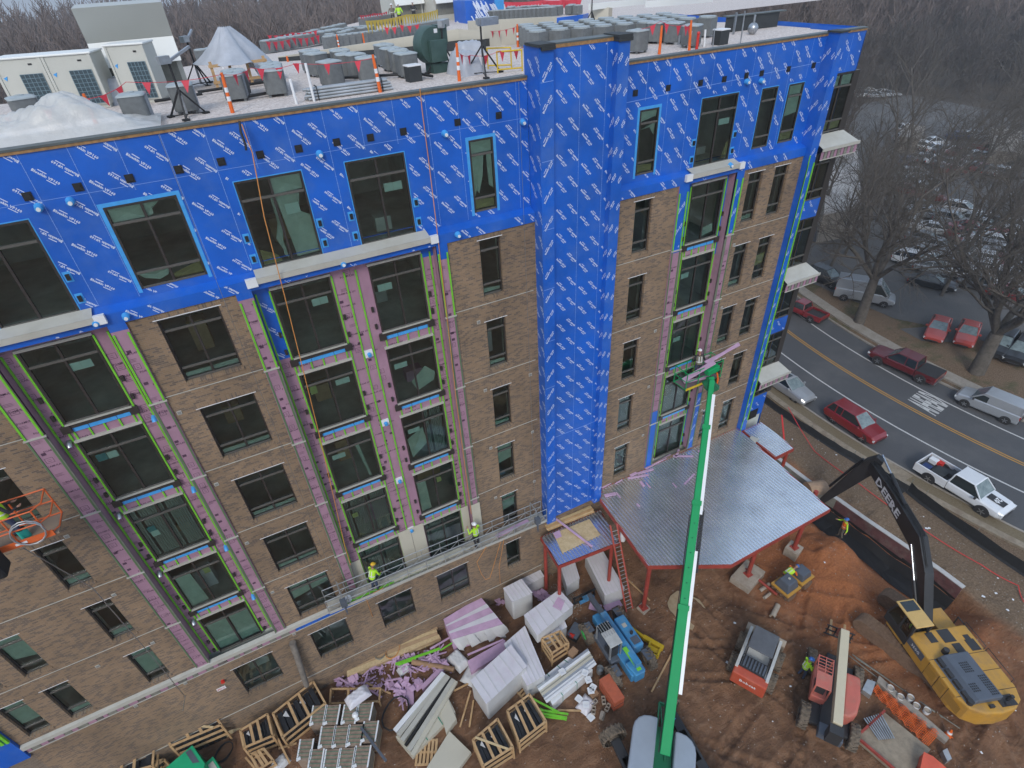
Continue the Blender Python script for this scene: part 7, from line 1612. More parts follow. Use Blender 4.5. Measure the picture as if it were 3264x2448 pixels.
# ================================================================ PEOPLE
M_SKIN=mat('skin',(.38,.21,.14),.6); M_LIMEV=mat('hi_vis_lime',(.42,.72,.03),.6); M_JEAN=mat('denim',(.045,.06,.11),.85,nscale=8,namp=.2); M_KHAKI=mat('khaki_cloth',(.16,.14,.11),.85); M_DARKC=mat('dark_cloth',(.03,.03,.035),.85); M_BOOT=mat('work_boot',(.05,.032,.02),.8); M_ORV=mat('hi_vis_orange',(.75,.16,.02),.6); M_REFL=mat('reflective_tape',(.62,.63,.60),.4)
HATS={'white':M_WHITE,'yellow':mat('hat_yellow',(.70,.42,.02),.4),'blue':mat('hat_blue',(.03,.13,.42),.4)}
def person(label,loc,rz,hat='white',vest=M_LIMEV,trousers=M_JEAN,sleeves=M_DARKC,lean=0.,arms=((.25,.35,1.05),(.25,-.35,1.05)),knees=.0,h=1.78,seated=False,group=None):
    """figure facing local +x; joints in metres for a 1.78 m body; arms = hand positions (x,y,z)"""
    t=thing('person',label,'person',loc,rz,group); k=h/1.78
    L=lean; hip=Vector((0,0,.95-knees*.25)); 
    if seated: hip=Vector((0,0,.5))
    up=Vector((math.sin(L),0,math.cos(L))); chest=hip+up*.38; neck=hip+up*.56; head=neck+up*.1+Vector((.02,0,.03)); crown=head+up*.16
    bones=[]  # (pts, radii, material)
    bones.append(([hip-up*.06,hip+up*.1,chest,neck-up*.05],[(.15,.12),(.145,.115),(.185,.125),(.12,.085)],1))
    segs=[]
    for s in (-1,1):
        hj=hip+Vector((0,s*.095,-.03)); kn=Vector((.06+knees*.3,s*.12,.50-knees*.03)); an=Vector((-.02-(.05*s if not seated else 0),s*.13,.09))
        if seated: kn=Vector((.42,s*.12,.48)); an=Vector((.45,s*.12,.09))
        segs.append(([hj,hj.lerp(kn,.5),kn,kn.lerp(an,.4),an],[.098,.085,.064,.062,.045],0))
        segs.append(([an+Vector((-.06,0,-.02)),an+Vector((.04,0,-.03)),an+Vector((.17,0,-.055))],[.05,.055,.035],3))
        sh=neck-up*.07+Vector((0,s*.19,0)); hd=Vector(arms[0 if s>0 else 1]); hd=Vector((hd.x,hd.y,hd.z)); d=hd-sh; ln=min(d.length,.60); d.normalize(); hd=sh+d*ln; 
        mid=sh.lerp(hd,.5); bend=math.sqrt(max(0,.31**2-(ln/2)**2)); el=mid+Vector((-.25,s*.5,-.8)).normalized()*bend
        segs.append(([sh,sh.lerp(el,.5),el,el.lerp(hd,.6),hd],[.062,.052,.044,.038,.027],2))
        # hand: palm and five fingers
        f=(hd-el).normalized(); sd=f.cross(Vector((0,0,1))); sd=sd.normalized() if sd.length>.1 else Vector((0,1,0)); 
        segs.append(([hd,hd+f*.05,hd+f*.09],[.026,.034,.026],4))
        dn=sd.cross(f)*-1
        for i,l in enumerate((.065,.075,.07,.055)):
            b=hd+f*.085+sd*(-.027+.018*i); segs.append(([b,b+f*l*.5,b+f*l*.85+dn*-.02],[.0085,.008,.006],4))
        b=hd+f*.03+sd*(-.032*s); segs.append(([b,b+(f*.6-sd*.7*s).normalized()*.03,b+(f*.9-sd*.45*s).normalized()*.058],[.0105,.009,.007],4))
    segs.append(([neck-up*.06,neck+up*.05],[.058,.055],4))
    mb=MB()
    rings=[]
    pts,rr,_=bones[0]; y=Vector((0,1,0)); xx=Vector((math.cos(L),0,-math.sin(L)))
    for p,(a,b) in zip(pts,rr): rings.append([p+y*(a*math.cos(q*PI/6))+xx*(b*math.sin(q*PI/6)) for q in range(12)])
    mb.loft(rings,1)
    for p,r,m in segs: mb.tube(p,r,8 if r[0]>.02 else 5,m)
    hr=[]
    for i in range(1,9):
        a=PI*i/9; c=head+up*(.055-.125*math.cos(a)*1.0); hr.append([c+y*(.078*math.sin(a)*math.cos(q*PI/7))+xx*(.098*math.sin(a)*math.sin(q*PI/7)) for q in range(14)])
    mb.loft(hr,4); fc=head+xx*.095
    mb.cbox(fc+up*.04,(.03,.025,.045),mi=4)
    for s in (-1,1): mb.sphere(fc+Vector((-.012,s*.032,.07)),.012,5,6,5); mb.cbox(head+Vector((0,s*.08,.05)),(.035,.02,.06),mi=4)
    mb.cbox(fc+Vector((-.008,0,-.005)),(.01,.05,.012),mi=6)
    mb.v=[(v[0]*k,v[1]*k,v[2]*k) for v in mb.v]
    mb.build('body',[trousers,sleeves,sleeves,M_BOOT,M_SKIN,M_WHITE,M_REDP],t)
    # vest follows the torso
    mb=MB(); rings=[]
    for u,(a,b) in ((-.02,(.175,.14)),(.2,(.18,.145)),(.36,(.205,.15)),(.5,(.17,.115))): p=hip+up*u; rings.append([(p+y*(a*math.cos(q*PI/6))+xx*(b*math.sin(q*PI/6)))*k for q in range(12)])
    mb.loft(rings,0,cap=False)
    v=mb.build('safety_vest',vest,t)
    for u,(a,b) in ((.12,(.182,.147)),):
        q=MB(); q.loft([[(hip+up*w+y*(a*math.cos(j*PI/6))+xx*(b*math.sin(j*PI/6)))*k for j in range(12)] for w in (u,u+.05)],0,cap=False); q.build('reflective_band',M_REFL,v)
    q=MB()
    for s in (-1,1): q.bar((hip+up*.1+xx*-.149+y*s*.08)*k,(hip+up*.45+xx*-.13+y*s*.07)*k,.045,.01)
    q.build('reflective_strap',M_REFL,v)
    mb=MB(); hr=[]
    for i in range(5): a=PI/2*i/4.4; c=head+up*(.085+.105*math.sin(a)); hr.append([(c+y*(.112*math.cos(a)*math.cos(q*PI/7))+xx*(.132*math.cos(a)*math.sin(q*PI/7)))*k for q in range(14)])
    hr=[[(head+up*.08+y*(.125*math.cos(q*PI/7))+xx*(.03+.15*math.sin(q*PI/7)))*k for q in range(14)]]+hr
    mb.loft(hr); mb.build('hard_hat',HATS[hat],t); return t
# ================================================================ SWING STAGE
dzl,dzr=7.42,6.98; XL,XR=-9.9,2.15; YO,YI=-1.05,-.38
def SP_(x,y,z): t=(x-XL)/(XR-XL); return Vector((x,y,dzl+(dzr-dzl)*t+z))
ss=thing('swing_stage','long aluminium swing stage hanging along the wall over the ledge with two workers on it','work platform',(0,0,0))
M_ALU=mat('aluminium',(.46,.48,.49),.4,metal=.7,nscale=4,namp=.15,dirt=(.3,.28,.25),dscale=3,damp=.4)
q=MB(); a,b=SP_(XL,0,0),SP_(XR,0,0); q.add([(XL,YO,a.z),(XR,YO,b.z),(XR,YI,b.z),(XL,YI,a.z),(XL,YO,a.z-.05),(XR,YO,b.z-.05),(XR,YI,b.z-.05),(XL,YI,a.z-.05)],[(0,1,2,3),(7,6,5,4),(0,4,5,1),(2,6,7,3)]); q.build('deck',mat('worn_deck',(.36,.33,.28),.8,nscale=3,namp=.2),ss)
for y in (YO,YI):
    for z in (.12,.55,1.0): q=MB(); q.tube([SP_(XL,y,z),SP_(XR,y,z)],.025,6); q.build('rail',M_ALU,ss)
    for i in range(13): x=XL+(XR-XL)*i/12; q=MB(); q.tube([SP_(x,y,0),SP_(x,y,1.0)],.022,6); q.build('upright',M_ALU,ss)
    q=MB()
    for i in range(24): x=XL+(XR-XL)*i/24; x2=XL+(XR-XL)*(i+1)/24; q.tube([SP_(x,y,.12 if i%2 else .55),SP_(x2,y,.55 if i%2 else .12)],.014,5)
    q.build('lattice',M_ALU,ss)
    q=MB(); q.bar(SP_(XL,y,.07),SP_(XR,y,.07),.03,.16); q.build('toe_board',M_CREAM if y==YO else M_ALU,ss)
for x in (XL+.75,XR-.65):
    q=MB(); q.tube([SP_(x,YO,.0),SP_(x,YO,1.2)],.035,8); q.bar(SP_(x,YO-.02,1.2),SP_(x,YI,1.2),.06); q.bar(SP_(x,YI,1.2),SP_(x,YI,0),.05); q.build('stirrup',M_ALU,ss)
    q=MB(); c=SP_(x,YO-.12,.55); q.cbox(c,(.28,.26,.42)); q.tube([c+Vector((0,-.02,-.2)),c+Vector((0,-.02,-.75))],.05,8); q.tube([c+Vector((.0,-.02,-.75)),c+Vector((0,-.02,-.95))],.02,6); q.build('hoist',M_DGREY,ss,bevel=.03)
for i in range(3): q=MB(); q.bar(SP_(-6.8+.1*i,-.6-.12*i,.06+.03*i),SP_(-2.8+.2*i,-.55-.1*i,.06+.03*i),.14,.03); tag(q.build('cladding_panel',M_CREAMP),['back','middle','front'][i]+' cream cladding strip lying on the swing stage deck','cladding panel')
q=MB(); q.bar(SP_(-9.0,-.9,.05),SP_(-4.2,-.75,.05),.09,.05); tag(q.build('steel_channel',M_LIME),'lime green steel channel lying on the swing stage deck','steel channel')
q=MB(); q.bar(SP_(-.9,-.9,.3),SP_(1.2,-.6,.12),.2,.05); tag(q.build('foam_board',M_PINKD),'pink foam board on the right end of the swing stage','foam board')
q=MB(); q.cyl((0,0,0),.15,.3,12); o=q.build('bucket',M_WHITE); o.location=SP_(-8.9,-.8,0); tag(o,'white bucket near the left end of the swing stage','bucket')
def edge_len(): pass
p=SP_(-1.95,-.72,0); person('worker in a white hard hat and lime vest standing right on the swing stage',p,1.9,'white',arms=((.3,.25,1.35),(.3,-.25,1.2)),trousers=M_DARKC,sleeves=M_LIMEV)
p=SP_(-7.55,-.75,0); person('worker with a yellow hard hat bending on the left of the swing stage',p,.6,'yellow',lean=.35,arms=((.4,.25,.9),(.4,-.2,.95)),sleeves=M_LIMEV)
# harness on the right worker is orange
roof1=Vector((-5.6,.25,28.95)); 
C2=crop(816,600,2.6756)
pA=[fp(522,268,.0),fp(545,330,-.15),fp(571,470,-.35),fp(615,640,-.3),fp(690,940,-.4),fp(745,1180,-.6),fp(757,1220,-.8)]
rope('lifeline_rope','yellow lifeline from the parapet down to the worker in the yellow hat',pA,.016,M_ROPEO)
q=MB(); q.tube([fp(517,262,.1),fp(520,285,-.05),fp(530,312,-.1),fp(532,325,-.12)],.035,8); tag(q.build('rope_sleeve',M_BLACK),'black rope protector over the left parapet edge','sleeve')
rope('lifeline_rope','orange lifeline from the parapet down the right pier to the worker in the white hat',[fp(907,192,.1),fp(912,240,.15),fp(925,340,.2),fp(942,480,-.1),fp(965,680,-.2),fp(985,860,-.25),fp(1010,1050,-.5),fp(1018,1110,-.7)],.016,M_ROPEO)
rope('hanging_rope','yellow rope looped below the swing stage under the standing worker',[SP_(-1.6,-1.1,.1),fp(1030,1215,-1.0),fp(1040,1240,-1.0),fp(1049,1252,-1.0),fp(1058,1249,-1.0),fp(1064,1230,-1.0),SP_(-.75,-1.1,.0)],.014,M_ROPEO)
rope('hanging_rope','yellow rope hanging straight to the ground from the right of the swing stage',[SP_(-.55,-1.1,.05),fp(1078,1225,-1.0),gp(1082,1278,.1)],.014,M_ROPEO)
rope('hanging_rope','yellow rope hanging from the left worker to the debris at the wall',[SP_(-7.2,-1.1,.3),fp(790,1290,-1.0),gp(820,1375,.2)],.014,M_ROPEO)
for x,l in ((XL+.75,'left'),(XR-.65,'right')): rope('hoist_wire',l+' hoist wire of the swing stage running up to the roof',[SP_(x,YO+.1,1.2),Vector((x,-.9,29.0))],.007,M_GALV)
# more people
b=gp(1810,1160,0.0); person('worker in lime jacket and blue hard hat beside the pale retaining wall',Vector((b.x+.2,b.y,hgt(b.x+.2,b.y)*0.0-.1)),2.6,'blue',vest=M_ORV,sleeves=M_LIMEV,trousers=M_KHAKI,arms=((.1,.5,1.0),(.2,-.5,1.1)),h=1.85)
b=gp(1729,1461); person('worker in a lime vest and blue hard hat facing the red telehandler',Vector((b.x,b.y,0)),-.4,'blue',sleeves=M_LIMEV,trousers=M_JEAN,arms=((.35,.12,1.15),(.35,-.12,1.2)),lean=.12,h=1.9)
b=gp(1688,1262); person('worker bending over the trench roller in a lime jacket and blue hard hat',Vector((b.x,b.y,0)),-.15,'blue',vest=M_LIMEV,sleeves=M_ORV,trousers=M_KHAKI,lean=1.05,knees=.25,arms=((.75,.2,.9),(.8,-.15,.85)),h=2.05)
person('worker with a white hard hat and dark clothes inside the green lift basket',Vector((bx0+1.35,by0+.62,bz0)),1.2,'white',vest=M_KHAKI,sleeves=M_DARKC,arms=((.3,.25,1.1),(.3,-.3,1.1)),lean=.2)
person('worker in a lime vest cut off at the left edge inside the orange basket',Vector((W3(12,330).x-.28,Ya+.4,bz)),.5,'yellow',sleeves=M_DARKC,arms=((.35,.2,1.1),(.35,-.2,1.1)))
o=person('driver in a lime vest seen through the cab glass',exm@Vector((1.25,1.1,1.68)),math.radians(70),'yellow',seated=True,arms=((.45,.3,.7),(.45,-.3,.7)))
for i,(x,y,v,l,ht) in enumerate(((900,355,M_KHAKI,'distant worker in brown clothes standing left of the lime vest on the far roof','white'),(992,352,M_LIMEV,'distant worker in a lime vest on the far roof behind the yellow pennants','white'),(1190,315,M_DARKC,'distant worker in dark clothes under the far intake hood','white'))):
    p=rp(T,x,y); d=Vector((p.x-CAMP[0],p.y-CAMP[1])).length; person(l,p,-2,ht,vest=v,sleeves=v,trousers=M_DARKC,h=1.85*1.0)
# ================================================================ MATERIALS ON THE GROUND
L6=crop(816,1828,2.6756);L7=crop(600,2050,4.168);L8=crop(1100,1800,3.687);L9=crop(1500,1700,4.74);LA=crop(0,1828,2.6756);LB=crop(1632,1828,2.6756);LR=crop(2444,1828,2.6756)
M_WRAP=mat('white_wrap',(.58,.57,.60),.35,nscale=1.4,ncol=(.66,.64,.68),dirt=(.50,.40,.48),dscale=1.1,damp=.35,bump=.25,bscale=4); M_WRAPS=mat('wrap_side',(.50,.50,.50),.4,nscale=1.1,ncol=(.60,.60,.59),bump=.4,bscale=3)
M_STRAP=mat('green_strap',(.02,.22,.13),.5); M_CARD=mat('cardboard',(.30,.18,.10),.8,nscale=3,namp=.15); M_TILE=mat('black_tiles',(.016,.018,.022),.6,nscale=3,namp=.3); M_PACK=mat('packed_brick',(.19,.135,.10),.8,nscale=5,ncol=(.31,.235,.175))
def hex_px(c,pts,zt,zb=0.,shrink=0):
    top=[gp(*c(*p),zt) for p in pts]; bot=[Vector((p.x,p.y,zb)) for p in top]; return top,bot
def block(mb,top,bot,mt=0,ms=0):
    n=len(top); 
    ar=sum(top[i].x*top[(i+1)%n].y-top[(i+1)%n].x*top[i].y for i in range(n))
    if ar<0: top=top[::-1];bot=bot[::-1]
    mb.add(top,[tuple(range(n))],mt); mb.add(bot+top,[(i,(i+1)%n,n+(i+1)%n,n+i) for i in range(n)],ms)
def wrapped(label,c,pts,zt,zb=0.,name='wrapped_bale',foam=False,group=None):
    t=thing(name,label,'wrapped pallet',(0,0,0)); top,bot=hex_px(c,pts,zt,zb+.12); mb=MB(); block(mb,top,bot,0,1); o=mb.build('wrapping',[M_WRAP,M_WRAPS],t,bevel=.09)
    mb=MB(); ce=sum(top,Vector())/len(top); 
    sk=[Vector((ce.x+(p.x-ce.x)*.9,ce.y+(p.y-ce.y)*.9,zb+.11)) for p in top]; block(mb,sk,[Vector((p.x,p.y,zb)) for p in sk]); mb.build('base_pallet',M_PINE,t)
    for i in range(len(top)):   # loose folds of film along the edges and a few lengthwise ridges
        pass
    a,b,c_,d=top[:4]; q=MB()
    for k in range(5): u=.12+k*.19; p1=a.lerp(b,u);p2=d.lerp(c_,u+.02*math.sin(k*5)); q.bar(p1+Vector((0,0,.005)),p2+Vector((0,0,.005)),.035,.03)
    q.build('film_fold',M_WRAPS,o)
    if foam: q=MB(); q.add([a.lerp(b,.62).lerp(d.lerp(c_,.62),.45)+Vector((0,0,.02)),a.lerp(b,.86).lerp(d.lerp(c_,.86),.25)+Vector((0,0,.02)),a.lerp(b,.92).lerp(d.lerp(c_,.92),.6)+Vector((0,0,.02)),a.lerp(b,.7).lerp(d.lerp(c_,.7),.85)+Vector((0,0,.02))],[(0,1,2,3)]); q.build('torn_patch',M_PINKD,o)
    return t
wrapped('upright white wrapped bale nearest the swing stage ropes',L8,((1855,275),(2075,165),(2205,330),(1965,440)),2.0)
wrapped('large white wrapped bale in the front middle of the heap',L8,((1470,1360),(1950,935),(2140,1190),(1660,1640)),1.9)
wrapped('white wrapped bale lying between the upright bale and the tall open crate',LB,((-70,600),(110,445),(285,865),(130,960)),1.5)
wrapped('tilted white wrapped bale with a torn pink patch, topmost of its stack',LB,((100,355),(405,135),(525,270),(215,530)),2.1,1.15,foam=True)
wrapped('lower white wrapped bale under the torn one',LB,((130,420),(420,330),(470,455),(300,560)),1.1)
wrapped('grey dusty wrapped bale against the brick wall by the red post',L9,((480,690),(960,390),(1115,650),(860,790)),1.15)
wrapped('grey wrapped bale in the shade of the side canopy beside the post',L9,((1350,480),(1565,395),(1650,680),(1455,800)),1.15)
wrapped('long grey wrapped bale partly under the canopies behind the ladder',L9,((1725,330),(1985,235),(2330,830),(2030,1000-60)),1.2)
# pink foam pile with film
t=thing('foam_stack','big stack of pink foam boards half covered in torn white film','foam stack',(0,0,0)); top,bot=hex_px(L8,((1155,640),(1590,375),(1860,700),(1255,885)),1.2,.05); mb=MB(); block(mb,top,bot); mb.build('foam_boards',M_PINKD,t,bevel=.03)
q=MB(); a,b,c_,d=[p+Vector((0,0,.025)) for p in top]
for u,w in ((.30,.10),(.62,.16)): q.add([a.lerp(d,u),b.lerp(c_,u-.03),b.lerp(c_,u+w),a.lerp(d,u+w*.6)],[(0,1,2,3)])
q.build('white_film',M_WRAP,t)
q=MB(); n=18
for i in range(n):
    u0,u1=i/n,(i+1)/n; p0_=d.lerp(c_,u0);p1_=d.lerp(c_,u1); o0=Vector((.25+.12*math.sin(i*2.1),-.22-.1*math.sin(i*1.3),-.95-.15*math.sin(i*1.7)));o1=Vector((.25+.12*math.sin((i+1)*2.1),-.22-.1*math.sin((i+1)*1.3),-.95-.15*math.sin((i+1)*1.7)))
    q.add([p0_,p1_,p1_+o1*.5+Vector((.05*(i%2),0,0)),p0_+o0*.5,p1_+o1,p0_+o0],[(0,1,2,3),(3,2,4,5)],0,True)
q.build('film_skirt',M_WRAPS,t)
for cc,pp,z,l in ((L8,((1440,1130),(1880,880),(1895,1010),(1480,1270)),.55,'pink foam stack under the torn film at the right'),(L8,((890,1420),(1180,1130),(1225,1175),(910,1470)),.35,'narrow printed pink foam board lying on the rubble'),(L8,((705,1430),(800,1425),(810,1640),(715,1640)),.2,'pink foam board lying beside the pale trims')):
    q=MB(); top,bot=hex_px(cc,pp,z,0); block(q,top,bot); o=tag(q.build('foam_boards',M_PINKD),l,'foam boards')
# long plank stack
t=thing('plank_stack','long stack of scaffold planks lying along the foot of the wall','timber stack',(0,0,0)); top,bot=hex_px(L8,((10,1065),(1065,720),(1112,850),(20,1310)),.5)
a,b,c_,d=top
for k in range(4):
    for z in range(3):
        q=MB(); o=Vector((random.uniform(-.06,.06),0,-.16*z)); p=[a.lerp(d,k/4+.01)+o,b.lerp(c_,k/4+.01)+o,b.lerp(c_,(k+.97)/4)+o,a.lerp(d,(k+.97)/4)+o]; block(q,p,[v-Vector((0,0,.14)) for v in p]); q.build('plank',M_PLYW if (k+z)%2 else mat('scaffold_plank',(.36,.24,.13),.8,nscale=2,ncol=(.46,.32,.19)) if 'scaffold_plank' not in MATS else MATS['scaffold_plank'],t)
def coil(label,p,r,n,m,rad=.02,flat=False,name='coiled_rope',z=.5):
    P=[]; 
    for i in range(n*14): a=2*PI*i/14; rr=r*(1+.18*math.sin(i*.9)); P.append((p.x+math.cos(a)*rr,p.y+math.sin(a)*rr,p.z+.02*math.sin(i)+ .012*i/14))
    q=MB(); q.tube(P,rad,5); return tag(q.build(name,m),label,'rope' if name=='coiled_rope' else 'hose')
coil('yellow rope coiled on the long plank stack',gp(*L8(560,1010),.53),.42,5,M_ROPEO,.012); coil('grey wire coil on the long plank stack beside the yellow rope',gp(*L8(420,1040),.53),.33,4,M_TRIM,.02); coil('tangle of black cable between the crates at the lower left',gp(*L7(480,1450),.2),.42,9,M_BLACK,.025,name='cable_tangle'); coil('black hose ring beside the brick pallets',gp(*L6(1190,1190),.3),.75,2,M_BLACK,.045,name='hose')
# crates
def crate(label,c,pts,zt,cross=0,full=True):
    """pts: three or four top corners"""
    t=thing('timber_crate',label,'crate',(0,0,0)); top,bot=hex_px(c,pts,zt,0.05); a,b,cc,d=top
    for p in top: q=MB(); q.bar(Vector((p.x,p.y,0)),p,.09); q.build('corner_post',M_PINE,t)
    for z in (0,-.5,-1.0):
        if zt+z<.1: continue
        for p,r in ((a,b),(b,cc),(cc,d),(d,a)): q=MB(); o=Vector((0,0,z)); q.bar(p+o,r+o,.1 if z==0 else .08,.05 if z==0 else .1); q.build('rail',M_PINE,t)
    for u in (.36,.62): q=MB(); q.bar(a.lerp(b,u)+Vector((0,0,.03)),d.lerp(cc,u)+Vector((0,0,.03)),.13,.05); q.build('top_board',M_PINE,t)
    if cross: q=MB(); q.bar(a.lerp(b,.1)+Vector((0,0,.06)),cc.lerp(d,.15)+Vector((0,0,.06)),.1,.04); q.build('loose_board',M_PLYW,t)
    if full:
        ce=(a+b+cc+d)/4
        for i in range(7):
            u0,u1=.06+i*.126,.06+i*.126+.105; P=[a.lerp(b,u0).lerp(d.lerp(cc,u0),.08),a.lerp(b,u1).lerp(d.lerp(cc,u1),.08),a.lerp(b,u1).lerp(d.lerp(cc,u1),.92),a.lerp(b,u0).lerp(d.lerp(cc,u0),.92)]; P=[p-Vector((0,0,.16+.05*(i%3))) for p in P]; q=MB(); block(q,P,[Vector((p.x,p.y,.1)) for p in P]); q.build('black_panel',M_TILE,t)
        q=MB(); 
        for u in (.15,.55): P=[a.lerp(b,u).lerp(d.lerp(cc,u),.3),a.lerp(b,u+.1).lerp(d.lerp(cc,u+.1),.2),a.lerp(b,u+.12).lerp(d.lerp(cc,u+.12),.5)]; q.add([p-Vector((0,0,.1)) for p in P],[(0,1,2)])
        q.build('torn_liner',M_WRAPS,t)
    return t
crate('timber crate of black panels at the lower left edge, leftmost crate',LA,((905,1530),(1320,1405),(1300,1640),(880,1760)),1.75)
crate('timber crate of black panels left of the green machine with a loose board on top',LA,((1372,1290),(1760,1108),(1885,1290),(1455,1470)),1.75,1)
crate('timber crate of black panels in front of the loose planks, beside the tangle of cable',L7,((690,1160),(1050,940),(1120,1230),(740,1390)),1.25)
crate('timber crate of black panels tilted toward the wall left of the brick pallets',L7,((1125,935),(1660,510),(1820,800),(1250,1250)),1.25)
crate('timber crate of black panels with a diagonal brace in the lower middle',L6,((1850,1420),(2060,1240),(2190,1480),(1940,1640)),1.3,1)
crate('timber crate of black panels beside the lime steel pieces',LB,((-40,1170),(150,1030),(290,1260),(60,1440)),1.2)
crate('tall open timber crate of brown slats near the blue telehandler',LB,((255,555),(410,490),(480,590),(340,680)),1.5,full=False)
crate('low broken timber crate behind the brick pallets',L6,((640,985),(1060,980),(1050,1090),(630,1110)),.5,full=False)
# pallets of wrapped brick
def pal(label,x,y,w,h,zt,c=L6,sk=-30,zb=0.):
    t=thing('brick_pallet',label,'brick pallet',(0,0,0),0,'pallets of strapped brick'); P=((x,y),(x+w,y-6),(x+w+sk,y+h-6),(x+sk,y+h)); top,bot=hex_px(c,P,zt,.1); a,b,cc,d=top
    mb=MB(); block(mb,top,bot); mb.build('brick_pack',M_PACK,t,bevel=.015)
    mb=MB(); block(mb,bot,[Vector((p.x,p.y,0.)) for p in bot]); mb.build('base_pallet',M_PINE,t)
    for p,r in ((a,d),(b,cc)): q=MB(); q.bar(p.lerp(r,.0)+Vector((0,0,.02)),r+Vector((0,0,.02)),.075,.03); q.build('edge_guard',M_WHITE,t)
    for u in (.13,.31,.49,.67,.85): q=MB(); q.bar(a.lerp(d,u)+Vector((0,0,.04)),b.lerp(cc,u)+Vector((0,0,.02)),.012,.01); e=b.lerp(cc,u); q.bar(e,e-Vector((0,0,zt-.15)),.012,.01); q.build('strap',M_STRAP,t)
    q=MB(); p=d.lerp(cc,.12).lerp(a,.06); q.box(p.x-.1,p.x+.1,p.y-.06,p.y+.1,zt+.035,zt+.042); q.build('label_sheet',M_WHITE,t); return t
row=lambda n,r:f'strapped brick pallet in the {r} row, {n}'
for i,(x,y,w,h,l) in enumerate(((490,1128,112,172,row('leftmost','back')),(607,1124,112,170,row('second from the left','back')),(757,1120,115,168,row('third from the left, beside the white bags','back')),(880,1105,118,155,row('rightmost','back')),(563,1305,115,190,row('leftmost','middle')),(682,1300,115,190,row('second from the left','middle')),(803,1290,118,185,row('third from the left','middle')),(925,1262,120,180,row('rightmost','middle')),(380,1415,112,185,row('leftmost, with a lime offcut on it','front')),(470,1500,112,190,row('second from the left','front')),(600,1500,118,190,row('third from the left','front')),(726,1490,122,190,row('fourth from the left','front')),(856,1470,125,190,row('rightmost','front')))): pal(l,x,y,w,h,1.15)
lump('white_bag','crumpled white and green bag on the back row of brick pallets','bag',gp(*L6(870,1055),1.2),1.2,.7,.35,M_WRAP,.2,4)
q=MB(); q.sphere((0,0,.12),.17); o=q.build('hard_hat',M_WHITE); o.location=gp(*L6(850,1215),1.17); tag(o,'white hard hat lying on a brick pallet','hard hat')
def slat(name,label,cat,c,p,q_,z,w,h,m,group=None,z2=None):
    a,b=gp(*c(*p),z),gp(*c(*q_),z if z2 is None else z2); q=MB(); q.bar(a,b,w,h); return tag(q.build(name,m),label,cat,group)
slat('metal_post','dark grey metal post lying across the brick pallets','post',L6,(895,1315),(1110,1600),1.25,.12,.08,M_DGREY)
q=MB(); a,b=fp(*L6(432,955),-.5),fp(*L6(310,590),-.15); q.tube([a,a.lerp(b,.5),b],[.14,.15,.17],8); tag(q.build('leaning_post',mat('weathered_post',(.14,.12,.10),.85,nscale=3,ncol=(.24,.21,.18))),'weathered grey post leaning against the brick wall','post')
# trims and white bundles
for i in range(6):
    t0=i/5; p=(1185+150*t0,1345+205*t0); q_=(1600+105*t0,850+70*t0); m=[M_WHITE,M_CREAM,M_CREAM,M_BLACK,M_CREAM,M_CREAMP][i]; slat('facade_trim',f"{['first','second','third','fourth, black','fifth','broad sixth'][i]} strip from the left in the bundle of pale facade trims beside the hose ring",'trim',L6,p,q_,.62-.05*(i%2),.24 if i!=3 else .14,.16,m)
t=thing('panel_pack','strapped pack of cream panels under the facade trims','panel pack',(0,0,0)); top,bot=hex_px(L6,((1190,1390),(1640,1060),(1700,1180),(1330,1560)),.45); mb=MB(); block(mb,top,bot); mb.build('panels',M_CREAMP,t,bevel=.02)
for u in (.35,.7): q=MB(); a,b,cc,d=top; q.bar(a.lerp(b,u)+Vector((0,0,.02)),d.lerp(cc,u)+Vector((0,0,.02)),.04,.02); q.build('strap',M_STRAP,t)
for pts,z,l in ((((1435,1690),(1650,1345),(1835,1525),(1660,1760)),.3,'wide pale panel lying flat in the lower middle'),(((1575,1180),(1640,1070),(1710,1240),(1620,1360)),.5,'pale panel propped beside the trims')):
    q=MB(); top,bot=hex_px(L6,pts,z); block(q,top,bot); tag(q.build('cladding_panel',M_CREAMP,None,bevel=.01),l,'panel')
for i in range(7):
    t0=i/6; slat('drywall_track',f"{['first','second','third','fourth','fifth','sixth','seventh'][i]} strip from the top left in the bundle of white tracks by the cardboard box",'trim',LB,(215+75*t0,975+120*t0),(650+65*t0,650+115*t0),.95-.04*(i%3),.13,.09,[M_STEEL,M_WHITE,M_CREAMP,M_CREAMP,M_STEEL,M_WHITE,M_WHITE][i])
t=thing('panel_pack','strapped white pack under the bundle of tracks','panel pack',(0,0,0)); top,bot=hex_px(LB,((240,905),(480,710),(690,820),(345,1120)),.75); mb=MB(); block(mb,top,bot); mb.build('panels',M_WHITE,t,bevel=.02); 
for u in (.25,.6,.85): q=MB(); a,b,cc,d=top; q.bar(a.lerp(b,u)+Vector((0,0,.02)),d.lerp(cc,u)+Vector((0,0,.02)),.03,.02); q.bar(d.lerp(cc,u),d.lerp(cc,u)-Vector((0,0,.7)),.03,.02); q.build('strap',M_STRAP,t)
